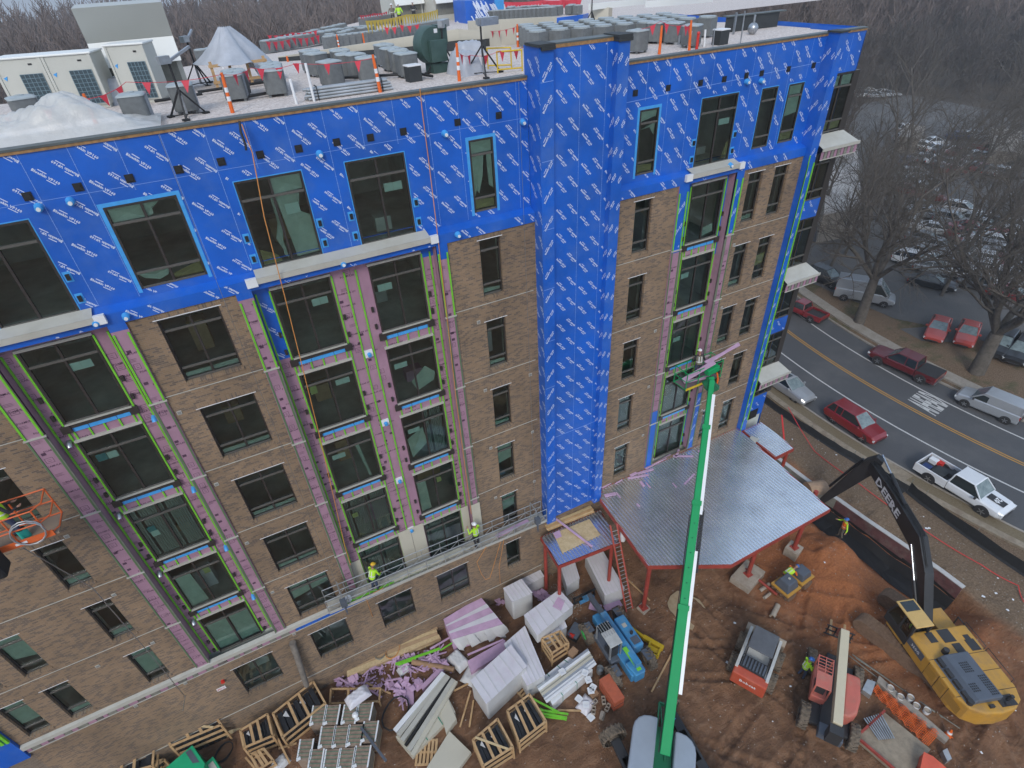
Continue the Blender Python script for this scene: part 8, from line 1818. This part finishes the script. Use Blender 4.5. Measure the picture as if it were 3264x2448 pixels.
for i,(x,y,z) in enumerate(((428,840,1.05),(622,848,1.05),(650,908,.8),(690,972,.6),(672,1000,.6),(570,1070,.4),(630,1120,.3),(672,1228,.1))):
    q=MB(); p=gp(*LB(x,y),z); n=14; q.M=Matrix.Translation(p)@Matrix.Rotation(i*.7,4,'Z')
    for k in range(n): a0,a1=2*PI*k/n,2*PI*(k+1)/n; f=lambda a:max(abs(math.cos(a)),abs(math.sin(a))); q.add([(math.cos(a0)*.09,math.sin(a0)*.09,.06),(math.cos(a1)*.09,math.sin(a1)*.09,.06),(math.cos(a1)*.17/f(a1),math.sin(a1)*.17/f(a1),.06),(math.cos(a0)*.17/f(a0),math.sin(a0)*.17/f(a0),.06)],[(0,1,2,3)])
    q.box(-.17,.17,-.17,.17,0,.02); tag(q.build('square_collar',M_WHITE),'white square fitting with a round hole scattered on and beside the white pack','fitting','white square fittings')
lump('white_rags','heap of white gloves and rags in front of the white pack','rags',gp(*LB(630,1120),.05),.9,.7,.22,M_WRAP,.4,6)
# orange box, cinder blocks, cartons
t=thing('orange_chest','orange red block shaped chest on two layers right of the white pack','chest',(0,0,0)); top,bot=hex_px(LB,((745,905),(830,850),(962,1058),(875,1110)),.95,.05); mb=MB(); block(mb,top,bot); mb.build('chest_body',mat('orange_red',(.42,.10,.045),.6,nscale=5,namp=.12),t,bevel=.03); q=MB(); top2=[Vector((p.x,p.y,.5)) for p in top]; ce=sum(top2,Vector())/4; top3=[ce+(p-ce)*1.02 for p in top2]; block(q,[p+Vector((0,0,.02)) for p in top3],top3); q.build('seam_band',M_PLAST,t)
def cinder(p,rz,l):
    q=MB(); q.box(-.2,.2,-.1,-.07,0,.19); q.box(-.2,.2,.07,.1,0,.19)
    for x in (-.185,0,.185): q.box(x-.015,x+.015,-.07,.07,0,.188)
    o=q.build('cinder_block',M_FOOT); o.location=p; o.rotation_euler=(1.2 if 'hollow' in l else 0,0,rz); tag(o,l,'cinder block')
for x,y,rz,l in ((755,1210,.7,'hollow grey cinder block lying on its side near the orange chest'),(815,1150,.5,'grey block touching the orange chest'),(780,1090,1.1,'dark brown block left of the orange chest'),(700,1110,.2,'small grey block left of the cinder blocks'),(695,1175,.9,'rough grey block below the white rags')): cinder(gp(*LB(x,y),.1),rz,l)
box_thing('cardboard_box','brown cardboard carton on the corner of the white tracks','box',gp(*LB(520,690),.75),.45,.35,.35,M_CARD,M_CARD,.3); box_thing('cardboard_box','brown carton beside the white rags','box',gp(*LB(690,1040),.0),.4,.4,.4,M_CARD,M_CARD,.1)
q=MB(); q.tube([(0,0,0),(0,0,.42)],.2,14,cap=False); q.tube([(0,0,0),(0,0,.02)],.2,14); o=q.build('bucket',M_STEEL); o.location=gp(*LB(750,840)); tag(o,'open grey bucket between the blue telehandler and the orange chest','bucket')
# kraft tube, lime channels, scattered boards
q=MB(); q.tube([gp(*L8(790,1140),.3),gp(*L8(1280,1235),.25)],.16,12); tag(q.build('cardboard_tube',M_CARD),'long brown cardboard tube on the foam rubble','tube')
for i,(c,p,q_,z,w) in enumerate(((L8,(590,1170),(1115,985),.45,.14),(L8,(620,1180),(830,1105),.4,.1),(L8,(1120,1005),(1400,830),.8,.06),(LB,(150,1055),(400,1185),.7,.1),(LB,(215,1160),(480,1200),.6,.1),(LB,(230,1190),(470,1230),.55,.1),(LB,(235,1150),(465,1250),.5,.08),(LB,(225,1215),(465,1245),.45,.08),(L7,(425,1045),(640,985),.3,.08),(L7,(765,980),(830,945),.3,.12))): slat('lime_channel',['long lime steel channel on the rubble','short lime steel channel on the rubble','thin lime channel crossing the film of the foam stack','uppermost lime channel beside the crate','second lime channel beside the crate','third lime channel beside the crate','crossing lime channel beside the crate','lowest lime channel beside the crate','lime channel among the loose planks','short lime offcut among the loose planks'][i],'steel channel' if 0 else 'lime steel channel',c,p,q_,z,w,.05,M_LIME) if 0 else tag(slat('lime_channel','','',c,p,q_,z,w,.05,M_LIME),['long lime steel channel on the foam rubble','short lime steel channel beside the long one on the foam rubble','thin lime channel crossing the film of the foam stack','uppermost lime channel beside the crate of black panels','second lime channel from the top beside the crate','third lime channel from the top beside the crate','crossing lime channel in the heap beside the crate','lowest lime channel in the heap beside the crate','lime channel among the loose planks by the wall','short lime offcut among the loose planks'][i],'steel channel')
for i,(p,q_) in enumerate((((690,840),(1015,690)),((700,880),(1020,760)),((650,930),(1010,770)),((640,1000),(1100,740)),((850,950),(1200,700)),((1030,770),(1330,715)),((1080,700),(1390,600)),((1090,690),(1260,640)),((620,920),(760,850)))): slat('loose_plank',"loose pale plank in the jumble at the foot of the wall behind the crates",'plank',L7,p,q_,.25+.05*(i%3),.16,.05,M_PINE if i%2 else M_PLYW,'loose planks by the wall')
for i,(c,p,q_) in enumerate(((LB,(985,50),(1175,230)),(LB,(1190,1010),(1380,650)),(L6,(1690,1000),(1830,930)),(L6,(1740,1310),(1830,1000)),(L6,(1820,1310),(1855,1080)),(L7,(1100,1080),(1350,1600)),(L7,(1200,1400),(1440,1330)),(L7,(760,1520),(880,1659)),(L6,(920,925),(1150,1025)),(LB,(390,1165),(590,1170)))): slat('timber_batten',['pale batten lying under the canopy right of the ladder','long pale batten lying beside the boom of the green lift','short batten beside the large wrapped bale','upright looking batten left of the cardboard scrap','short batten right of the cardboard scrap','long batten leaning between two crates','short batten behind the front brick pallets','batten at the bottom edge near the crates','thin batten crossing behind the trims','batten under the lime channels'][i],'batten',c,p,q_,.12 if i!=5 else .6,.09,.05,M_PINE)
# foam scraps: the bigger ones are things, the crumbs are rubble
rg=random.Random(11); reg=[(L8,(20,1340),(480,1180)),(L8,(480,1180),(1100,1060)),(L8,(180,960),(950,640)),(L8,(60,1400),(900,1400)),(L8,(700,1200),(1180,1150)),(L6,(600,800),(820,960)),(L8,(1190,520),(1420,420)),(L8,(1640,330),(1840,420)),(L9,(960,860),(1150,1000)),(L8,(600,1440),(700,1580))]
pr=[]
for k in range(190):
    c,p,q_=reg[rg.choice([0,1,1,1,2,2,3,3,4,4,5,6,7,8,9])]; u=rg.random(); x=p[0]+(q_[0]-p[0])*u+rg.uniform(-40,40); y=p[1]+(q_[1]-p[1])*u+rg.uniform(-60,60)
    if len(pr)<6:
        q=MB(); w,d=rg.uniform(.18,.5),rg.uniform(.12,.3); 
        if k%3==2: w,d=.9,.08
        q.prism([(-w/2,-d/2),(w/2*.9,-d/2*1.1),(w/2,d/2*.7),(0,d/2),(-w/2*.8,d/2*.9)],0,.05); o=q.build('foam_scrap',M_PINKD); tag(o,'broken scrap of pink foam in the rubble between the planks and the pallets','foam scrap','pink foam scraps at the foot of the wall'); pr.append(o)
    else: o=dup(pr[k%6])
    o.location=gp(*c(x,y),.12+rg.uniform(0,.2)); o.rotation_euler=(rg.uniform(-.35,.35),rg.uniform(-.35,.35),rg.uniform(0,6.3))
VV=[];FF=[];b=0
def crumbs(n,fn,sz,name,m,label=None):
    VV=[];FF=[];b=0
    for k in range(n):
        p=fn(); a=rg.uniform(0,6.3); s=rg.uniform(*sz); c1,s1=math.cos(a)*s,math.sin(a)*s; h=s*.5; z=float(hgt(p.x,p.y))+ .0
        for q in ((-1,-.6,0),(1,-.5,0),(.8,.6,0),(-.9,.5,0),(-.8,-.5,1),(.9,-.4,1),(.7,.5,1),(-.7,.4,1)): VV.append((p.x+q[0]*c1-q[1]*s1,p.y+q[0]*s1+q[1]*c1,z+q[2]*h))
        for f in ((4,5,6,7),(0,1,5,4),(1,2,6,5),(2,3,7,6),(3,0,4,7)): FF.append(tuple(b+i for i in f))
        b+=8
    return tag(np_mesh(name,np.array(VV),np.array(FF),m),kind='stuff')
def inreg():
    c,p,q_=rg.choice(reg); u=rg.random(); return gp(*c(p[0]+(q_[0]-p[0])*u+rg.uniform(-50,50),p[1]+(q_[1]-p[1])*u+rg.uniform(-70,70)))
crumbs(900,inreg,(.02,.09),'foam_rubble',M_PINKD)
crumbs(2600,lambda:Vector((rg.uniform(-14,24),rg.uniform(-22,-.6),0)),(.01,.05),'site_stones',mat('stones',(.26,.19,.14),.9,nscale=2,ncol=(.42,.37,.32)))
crumbs(900,lambda:gp(*L9(rg.gauss(1420,90),rg.gauss(1000,120))),(.02,.05),'crushed_stone',M_CONC)
crumbs(700,lambda:Vector((rg.uniform(24.5,28),rg.uniform(-24,8),0)),(.012,.05),'bank_stones',M_CONC)
for i in range(24):
    x,y=[(rg.uniform(-2,22),rg.uniform(-19,-8)),(rg.uniform(24.6,27.8),rg.uniform(-16,2))][i%2]
    if i==0:
        q=MB(); q.add([(-.12,-.08,.02),(.1,-.1,.05),(.14,.07,.02),(-.02,.11,.06),(-.11,.06,.03)],[(0,1,2,3,4)]); o=q.build('litter_scrap',M_WHITE); tag(o,'small scrap of white paper litter lying on the dirt','litter','scraps of litter'); lit=o
    else: o=dup(lit)
    o.location=(x,y,float(hgt(x,y))+.02); o.rotation_euler=(0,0,rg.uniform(0,6)); o.scale=(rg.uniform(.25,.8),)*3
# flat mortar patch, puddles are in the mud; pipes by the roller
P=[gp(*LB(*p),.06) for p in ((1325,250),(1350,190),(1410,145),(1470,160),(1600,225),(1660,310),(1650,360),(1590,380),(1540,480),(1430,440),(1360,370))]; q=MB(); block(q,P,[Vector((p.x,p.y,-.1)) for p in P]); tag(q.build('mortar_patch',mat('mortar',(.33,.24,.14),.9,nscale=3,ncol=(.42,.33,.21),bump=.3,bscale=12)),kind='structure')
for c,p,q_,r,l in ((LR,(95,270),(45,370),.16,'short grey concrete pipe in front of the trench roller'),(LB,(2110,150),(2194,90),.12,'grey pipe between the footing and the roller'),(LB,(2150,210),(2200,170),.1,'second grey pipe between the footing and the roller')): q=MB(); q.tube([gp(*c(*p),.12),gp(*c(*q_),.12)],r,12,cap=False); tag(q.build('pipe_offcut',M_FOOT),l,'pipe')
q=MB(); a,b=gp(*LB(1990,-40),.5),gp(*LB(2260,180),.3); q.tube([a,b],.09,8); tag(q.build('steel_prop',M_RED),'red steel prop lying beside the large footing','steel prop')
# green machine bottom left
gm=thing('green_machine','bright green machine with black mesh panels at the bottom edge left','machine',(0,0,0)); M_GM=mat('machine_green',(.01,.36,.16),.45,nscale=2,namp=.1)
top,bot=hex_px(LA,((1410,1660),(1640,1465),(1745,1620),(1720,1800),(1500,1850)),1.3); mb=MB(); block(mb,top,bot); mb.build('casing',M_GM,gm,bevel=.03); q=MB(); P=[top[1].lerp(top[2],u).lerp(top[0],v)+Vector((0,0,.01)) for u,v in ((.08,.1),(.9,.1),(.9,.28),(.08,.28))]; q.add(P,[(0,1,2,3)]); q.build('mesh_panel',M_DGREY,gm)
top,bot=hex_px(LA,((1750,1620),(1815,1560),(1890,1680),(1800,1760)),.9); mb=MB(); block(mb,top,bot); mb.build('control_housing',M_GM,gm,bevel=.03); q=MB(); P=[p*.6+sum(top,Vector())/4*.4+Vector((0,0,.01)) for p in top]; q.add(P,[(0,1,2,3)]); q.build('control_labels',M_CREAM,gm)
lump('straw_heap','heap of straw and packing between two crates','straw heap',gp(*L7(560,1130),.0),1.1,.9,.35,mat('straw',(.36,.26,.12),.9,nscale=14,ncol=(.5,.42,.28),bump=.8,bscale=20),.3,8)
lump('plastic_bag','crumpled grey plastic bag lying against the wall base','bag',gp(*L7(510,830),.1),.9,.6,.3,M_TARP,.3,9)
# lower right corner: trailer of formwork and odds
tr=thing('flat_trailer','low tan flat trailer frame loaded with odds and ends at the lower right','trailer',(0,0,0)); top,bot=hex_px(LR,((760,1400),(1000,1180),(1400,1500),(1180,1760)),.35,.1); mb=MB(); block(mb,top,bot); mb.build('deck',M_CONCD,tr,bevel=.02)
q=MB(); a,b,cc,d=top; q.bar(a+Vector((0,0,.1)),b+Vector((0,0,.1)),.1,.15); q.bar(a+Vector((0,0,.1)),d+Vector((0,0,.1)),.1,.15); q.build('side_rail',M_RED,tr)
q=MB()
for k in range(8): u=k/7; p=gp(*LR(830+20*k,1235-6*k),.5); r=gp(*LR(960+18*k,1420-2*k),.5); q.bar(p,r,.05)
tag(q.build('grate_panel',M_GALV),'grey ribbed metal panel on the trailer','metal panel')
for i,(pts,z,m,l,cat) in enumerate((((( 815,990),(860,900),(930,925),(890,1040)),.45,M_STEEL,'pale blue grey case at the head of the trailer','case'),(((940,920),(960,870),(1160,1050),(1560,1400),(1530,1440),(1100,1060)),.3,M_CONC,'long pale formwork board right of the trailer','board'),(((1190,1500),(1160,1360),(1220,1370),(1250,1520)),.3,M_WHITE,'white board scrap left of the orange mesh','board'),(((1250,1440),(1280,1400),(1340,1460),(1290,1470)),.3,M_STEEL,'small metal sheet beside the orange mesh','sheet'),(((1500,1510),(1540,1490),(1580,1580),(1540,1600)),.4,M_STEEL,'grey electrical box with white squares','box'))): q=MB(); top,bot=hex_px(LR,pts,z); block(q,top,bot); tag(q.build(cat,m,None,bevel=.01),l,cat)
for x,y,l in ((1040,1000,'first dirty bucket from the top in the line beside the trailer'),(1125,1075,'second dirty bucket in the line beside the trailer'),(1210,1080,'third dirty bucket in the line beside the trailer'),(1260,1150,'fourth dirty bucket in the line beside the trailer'),(1350,1190,'last dirty bucket in the line beside the trailer')):
    q=MB(); q.tube([(0,0,0),(0,0,.35)],[.14,.17],14,cap=False); q.cyl((0,0,0),.14,.28,14,1); o=q.build('bucket',[M_WHITE,M_FOOT]); o.location=gp(*LR(x,y),.05); tag(o,l,'bucket')
om=thing('orange_mesh','heap of orange plastic safety mesh beside the trailer','safety mesh',(0,0,0)); q=MB(); P0=gp(*LR(920,980),.3);P1=gp(*LR(1420,1420),.3); d=(P1-P0); s_=Vector((-d.y,d.x,0)).normalized()
for i in range(46):
    u=i/45; c=P0.lerp(P1,u); w=.22+.3*u
    q.bar(c-s_*w+Vector((0,0,.12*math.sin(i*1.3))),c+s_*w+Vector((0,0,.15*math.cos(i*.9))),.03)
for j in range(9):
    P=[P0.lerp(P1,k/14)+s_*((-1+j/4)*(.22+.3*k/14))+Vector((0,0,.12*math.sin(k*1.9+j))) for k in range(15)]; q.tube(P,.014,4)
q.build('mesh',M_ORG,om)
q=MB(); top,bot=hex_px(LR,((1310,1660),(1340,1520),(1420,1560),(1560,1680),(1540,1800),(1330,1800)),.9); block(q,top,bot); tag(q.build('red_hopper',mat('bright_red_orange',(.62,.10,.05),.5,nscale=2,namp=.1),None,bevel=.06),'bright orange red hopper cut off by the bottom edge','hopper')
t=thing('traffic_cone','orange traffic cone with a white collar beside the orange mesh','traffic cone',gp(*LR(1530,1390),.0)); q=MB(); q.tube([(0,0,.03),(0,0,.7)],[.19,.04],14); q.box(-.22,.22,-.22,.22,0,.03); q.build('cone',M_ORG,t); q=MB(); q.tube([(0,0,.42),(0,0,.56)],[.122,.09],14,cap=False); q.build('white_collar',M_WHITE,t)
for i,(p,q_) in enumerate((((700,700),(1100,1010)),((730,690),(1500,1230)),((760,720),(1660,1330)))): q=MB(); q.tube([gp(*LR(*p),.08),gp(*LR(*q_),.08)],.03,6); tag(q.build('reinforcing_bar',M_TRIM),['short','middle','longest'][i]+' of the thin steel bars lying beside the trailer','steel bar')
box_thing('engine_scrap','dark oily machine part with a red can left of the blue telehandler','machine part',gp(*LB(540,520),.0),.9,.6,.45,M_PLAST,M_DGREY,.5); q=MB(); q.tube([gp(*LB(480,510),.3),gp(*LB(530,540),.4)],.13,10); tag(q.build('red_can',M_REDP),'red can lying on the dark machine part','can')
# more overlapping odds in the heap by the wall
for i,(c,p,q_,z,w,m) in enumerate(((L8,(560,770),(960,600),.35,.12,0),(L8,(520,850),(830,700),.3,.12,0),(L8,(590,720),(900,610),.5,.1,0),(L8,(350,900),(450,840),.4,.14,1),(L8,(600,800),(1010,620),.3,.2,0),(L8,(1040,600),(1180,580),.6,.24,0),(L8,(1650,330),(1850,345),.5,.22,1),(L8,(260,1450),(430,1560),.2,.1,0),(L8,(1000,990),(1240,850),.5,.1,0),(L8,(1440,1060),(1860,880),.7,.1,0),(L7,(1280,600),(1560,550),.25,.3,0),(L7,(1800,340),(2209,590),.3,.1,0),(L7,(1940,350),(2040,420),.3,.1,0),(LB,(660,270),(760,300),.15,.5,0),(LB,(790,300),(930,250),.15,.4,0),(L9,(960,900),(1100,1000),.2,.3,0),(L9,(1050,860),(1150,930),.2,.35,0))):
    a,b=gp(*c(*p),z),gp(*c(*q_),z*.8); q=MB(); q.bar(a,b,w,.05); tag(q.build('foam_strip',[M_PINKD,M_CREAM][m]),['long pink foam strip dropped in the heap along the wall','pale trim strip dropped in the heap along the wall'][m],'foam strip' if not m else 'trim',['pink strips in the wall heap','pale strips in the wall heap'][m])
for i,(c,x,y,w,d,h,rz,l) in enumerate(((L8,1500,1290,1.2,.9,.25,.6,'crumpled white film beside the lower pink foam stack'),(L8,1330,1130,.8,1.2,.35,.3,'trailing end of torn white film between the foam stack and the big bale'),(L8,690,1230,.7,.5,.2,.2,'small heap of clear film on the foam rubble'),(L9,150,930,.6,.4,.2,.3,'white crumpled film by the wall beyond the foam stack'),(L7,1230,1600,.8,.6,.3,.4,'crumpled film behind the front crates'))):
    lump('film_heap',l,'film',gp(*c(x,y),.05),w,d,h,M_WRAPS,rz,20+i)
crate('timber crate of black panels hidden behind the green machine',LA,((1040,1700),(1180,1620),(1400,1590),(1250,1700)),1.2)
crate('empty low crate between the green machine and the front brick pallets',L7,((820,1480),(1000,1400),(1130,1560),(930,1680)),.9,full=False)
for i,(x,y,rz,l) in enumerate(((-11.2,-2.9,.5,'flat timber pallet on the ground behind the middle crates'),(-7.8,-5.9,1.1,'flat timber pallet beside the pale panels'),(-1.8,-5.6,.3,'flat timber pallet in the gap behind the big bale'),(8.2,-17.6,.9,'flat timber pallet at the lower edge beside the green lift'))):
    t=thing('flat_pallet',l,'pallet',(x,y,.05),rz)
    for k in range(6): MB().box(-.6,.6,-.5+k*.19,-.38+k*.19,.1,.125).build('deck_board',M_PINE,t)
    for k in (-.55,0,.55): MB().box(k-.05,k+.05,-.5,.57,0,.098).build('bearer',M_PINE,t)
# ================================================================ HAZE
m=bpy.data.materials.new('haze'); m.use_nodes=True; t=m.node_tree; t.nodes.clear(); o=N(t,'ShaderNodeOutputMaterial'); v=N(t,'ShaderNodeVolumePrincipled'); v.inputs['Color'].default_value=(.86,.87,.90,1); v.inputs['Density'].default_value=.0007; v.inputs['Anisotropy'].default_value=.2; t.links.new(v.outputs[0],o.inputs['Volume'])
q=MB(); q.box(-2600,2600,-2600,2600,-240,75); tag(q.build('haze',m),kind='stuff')
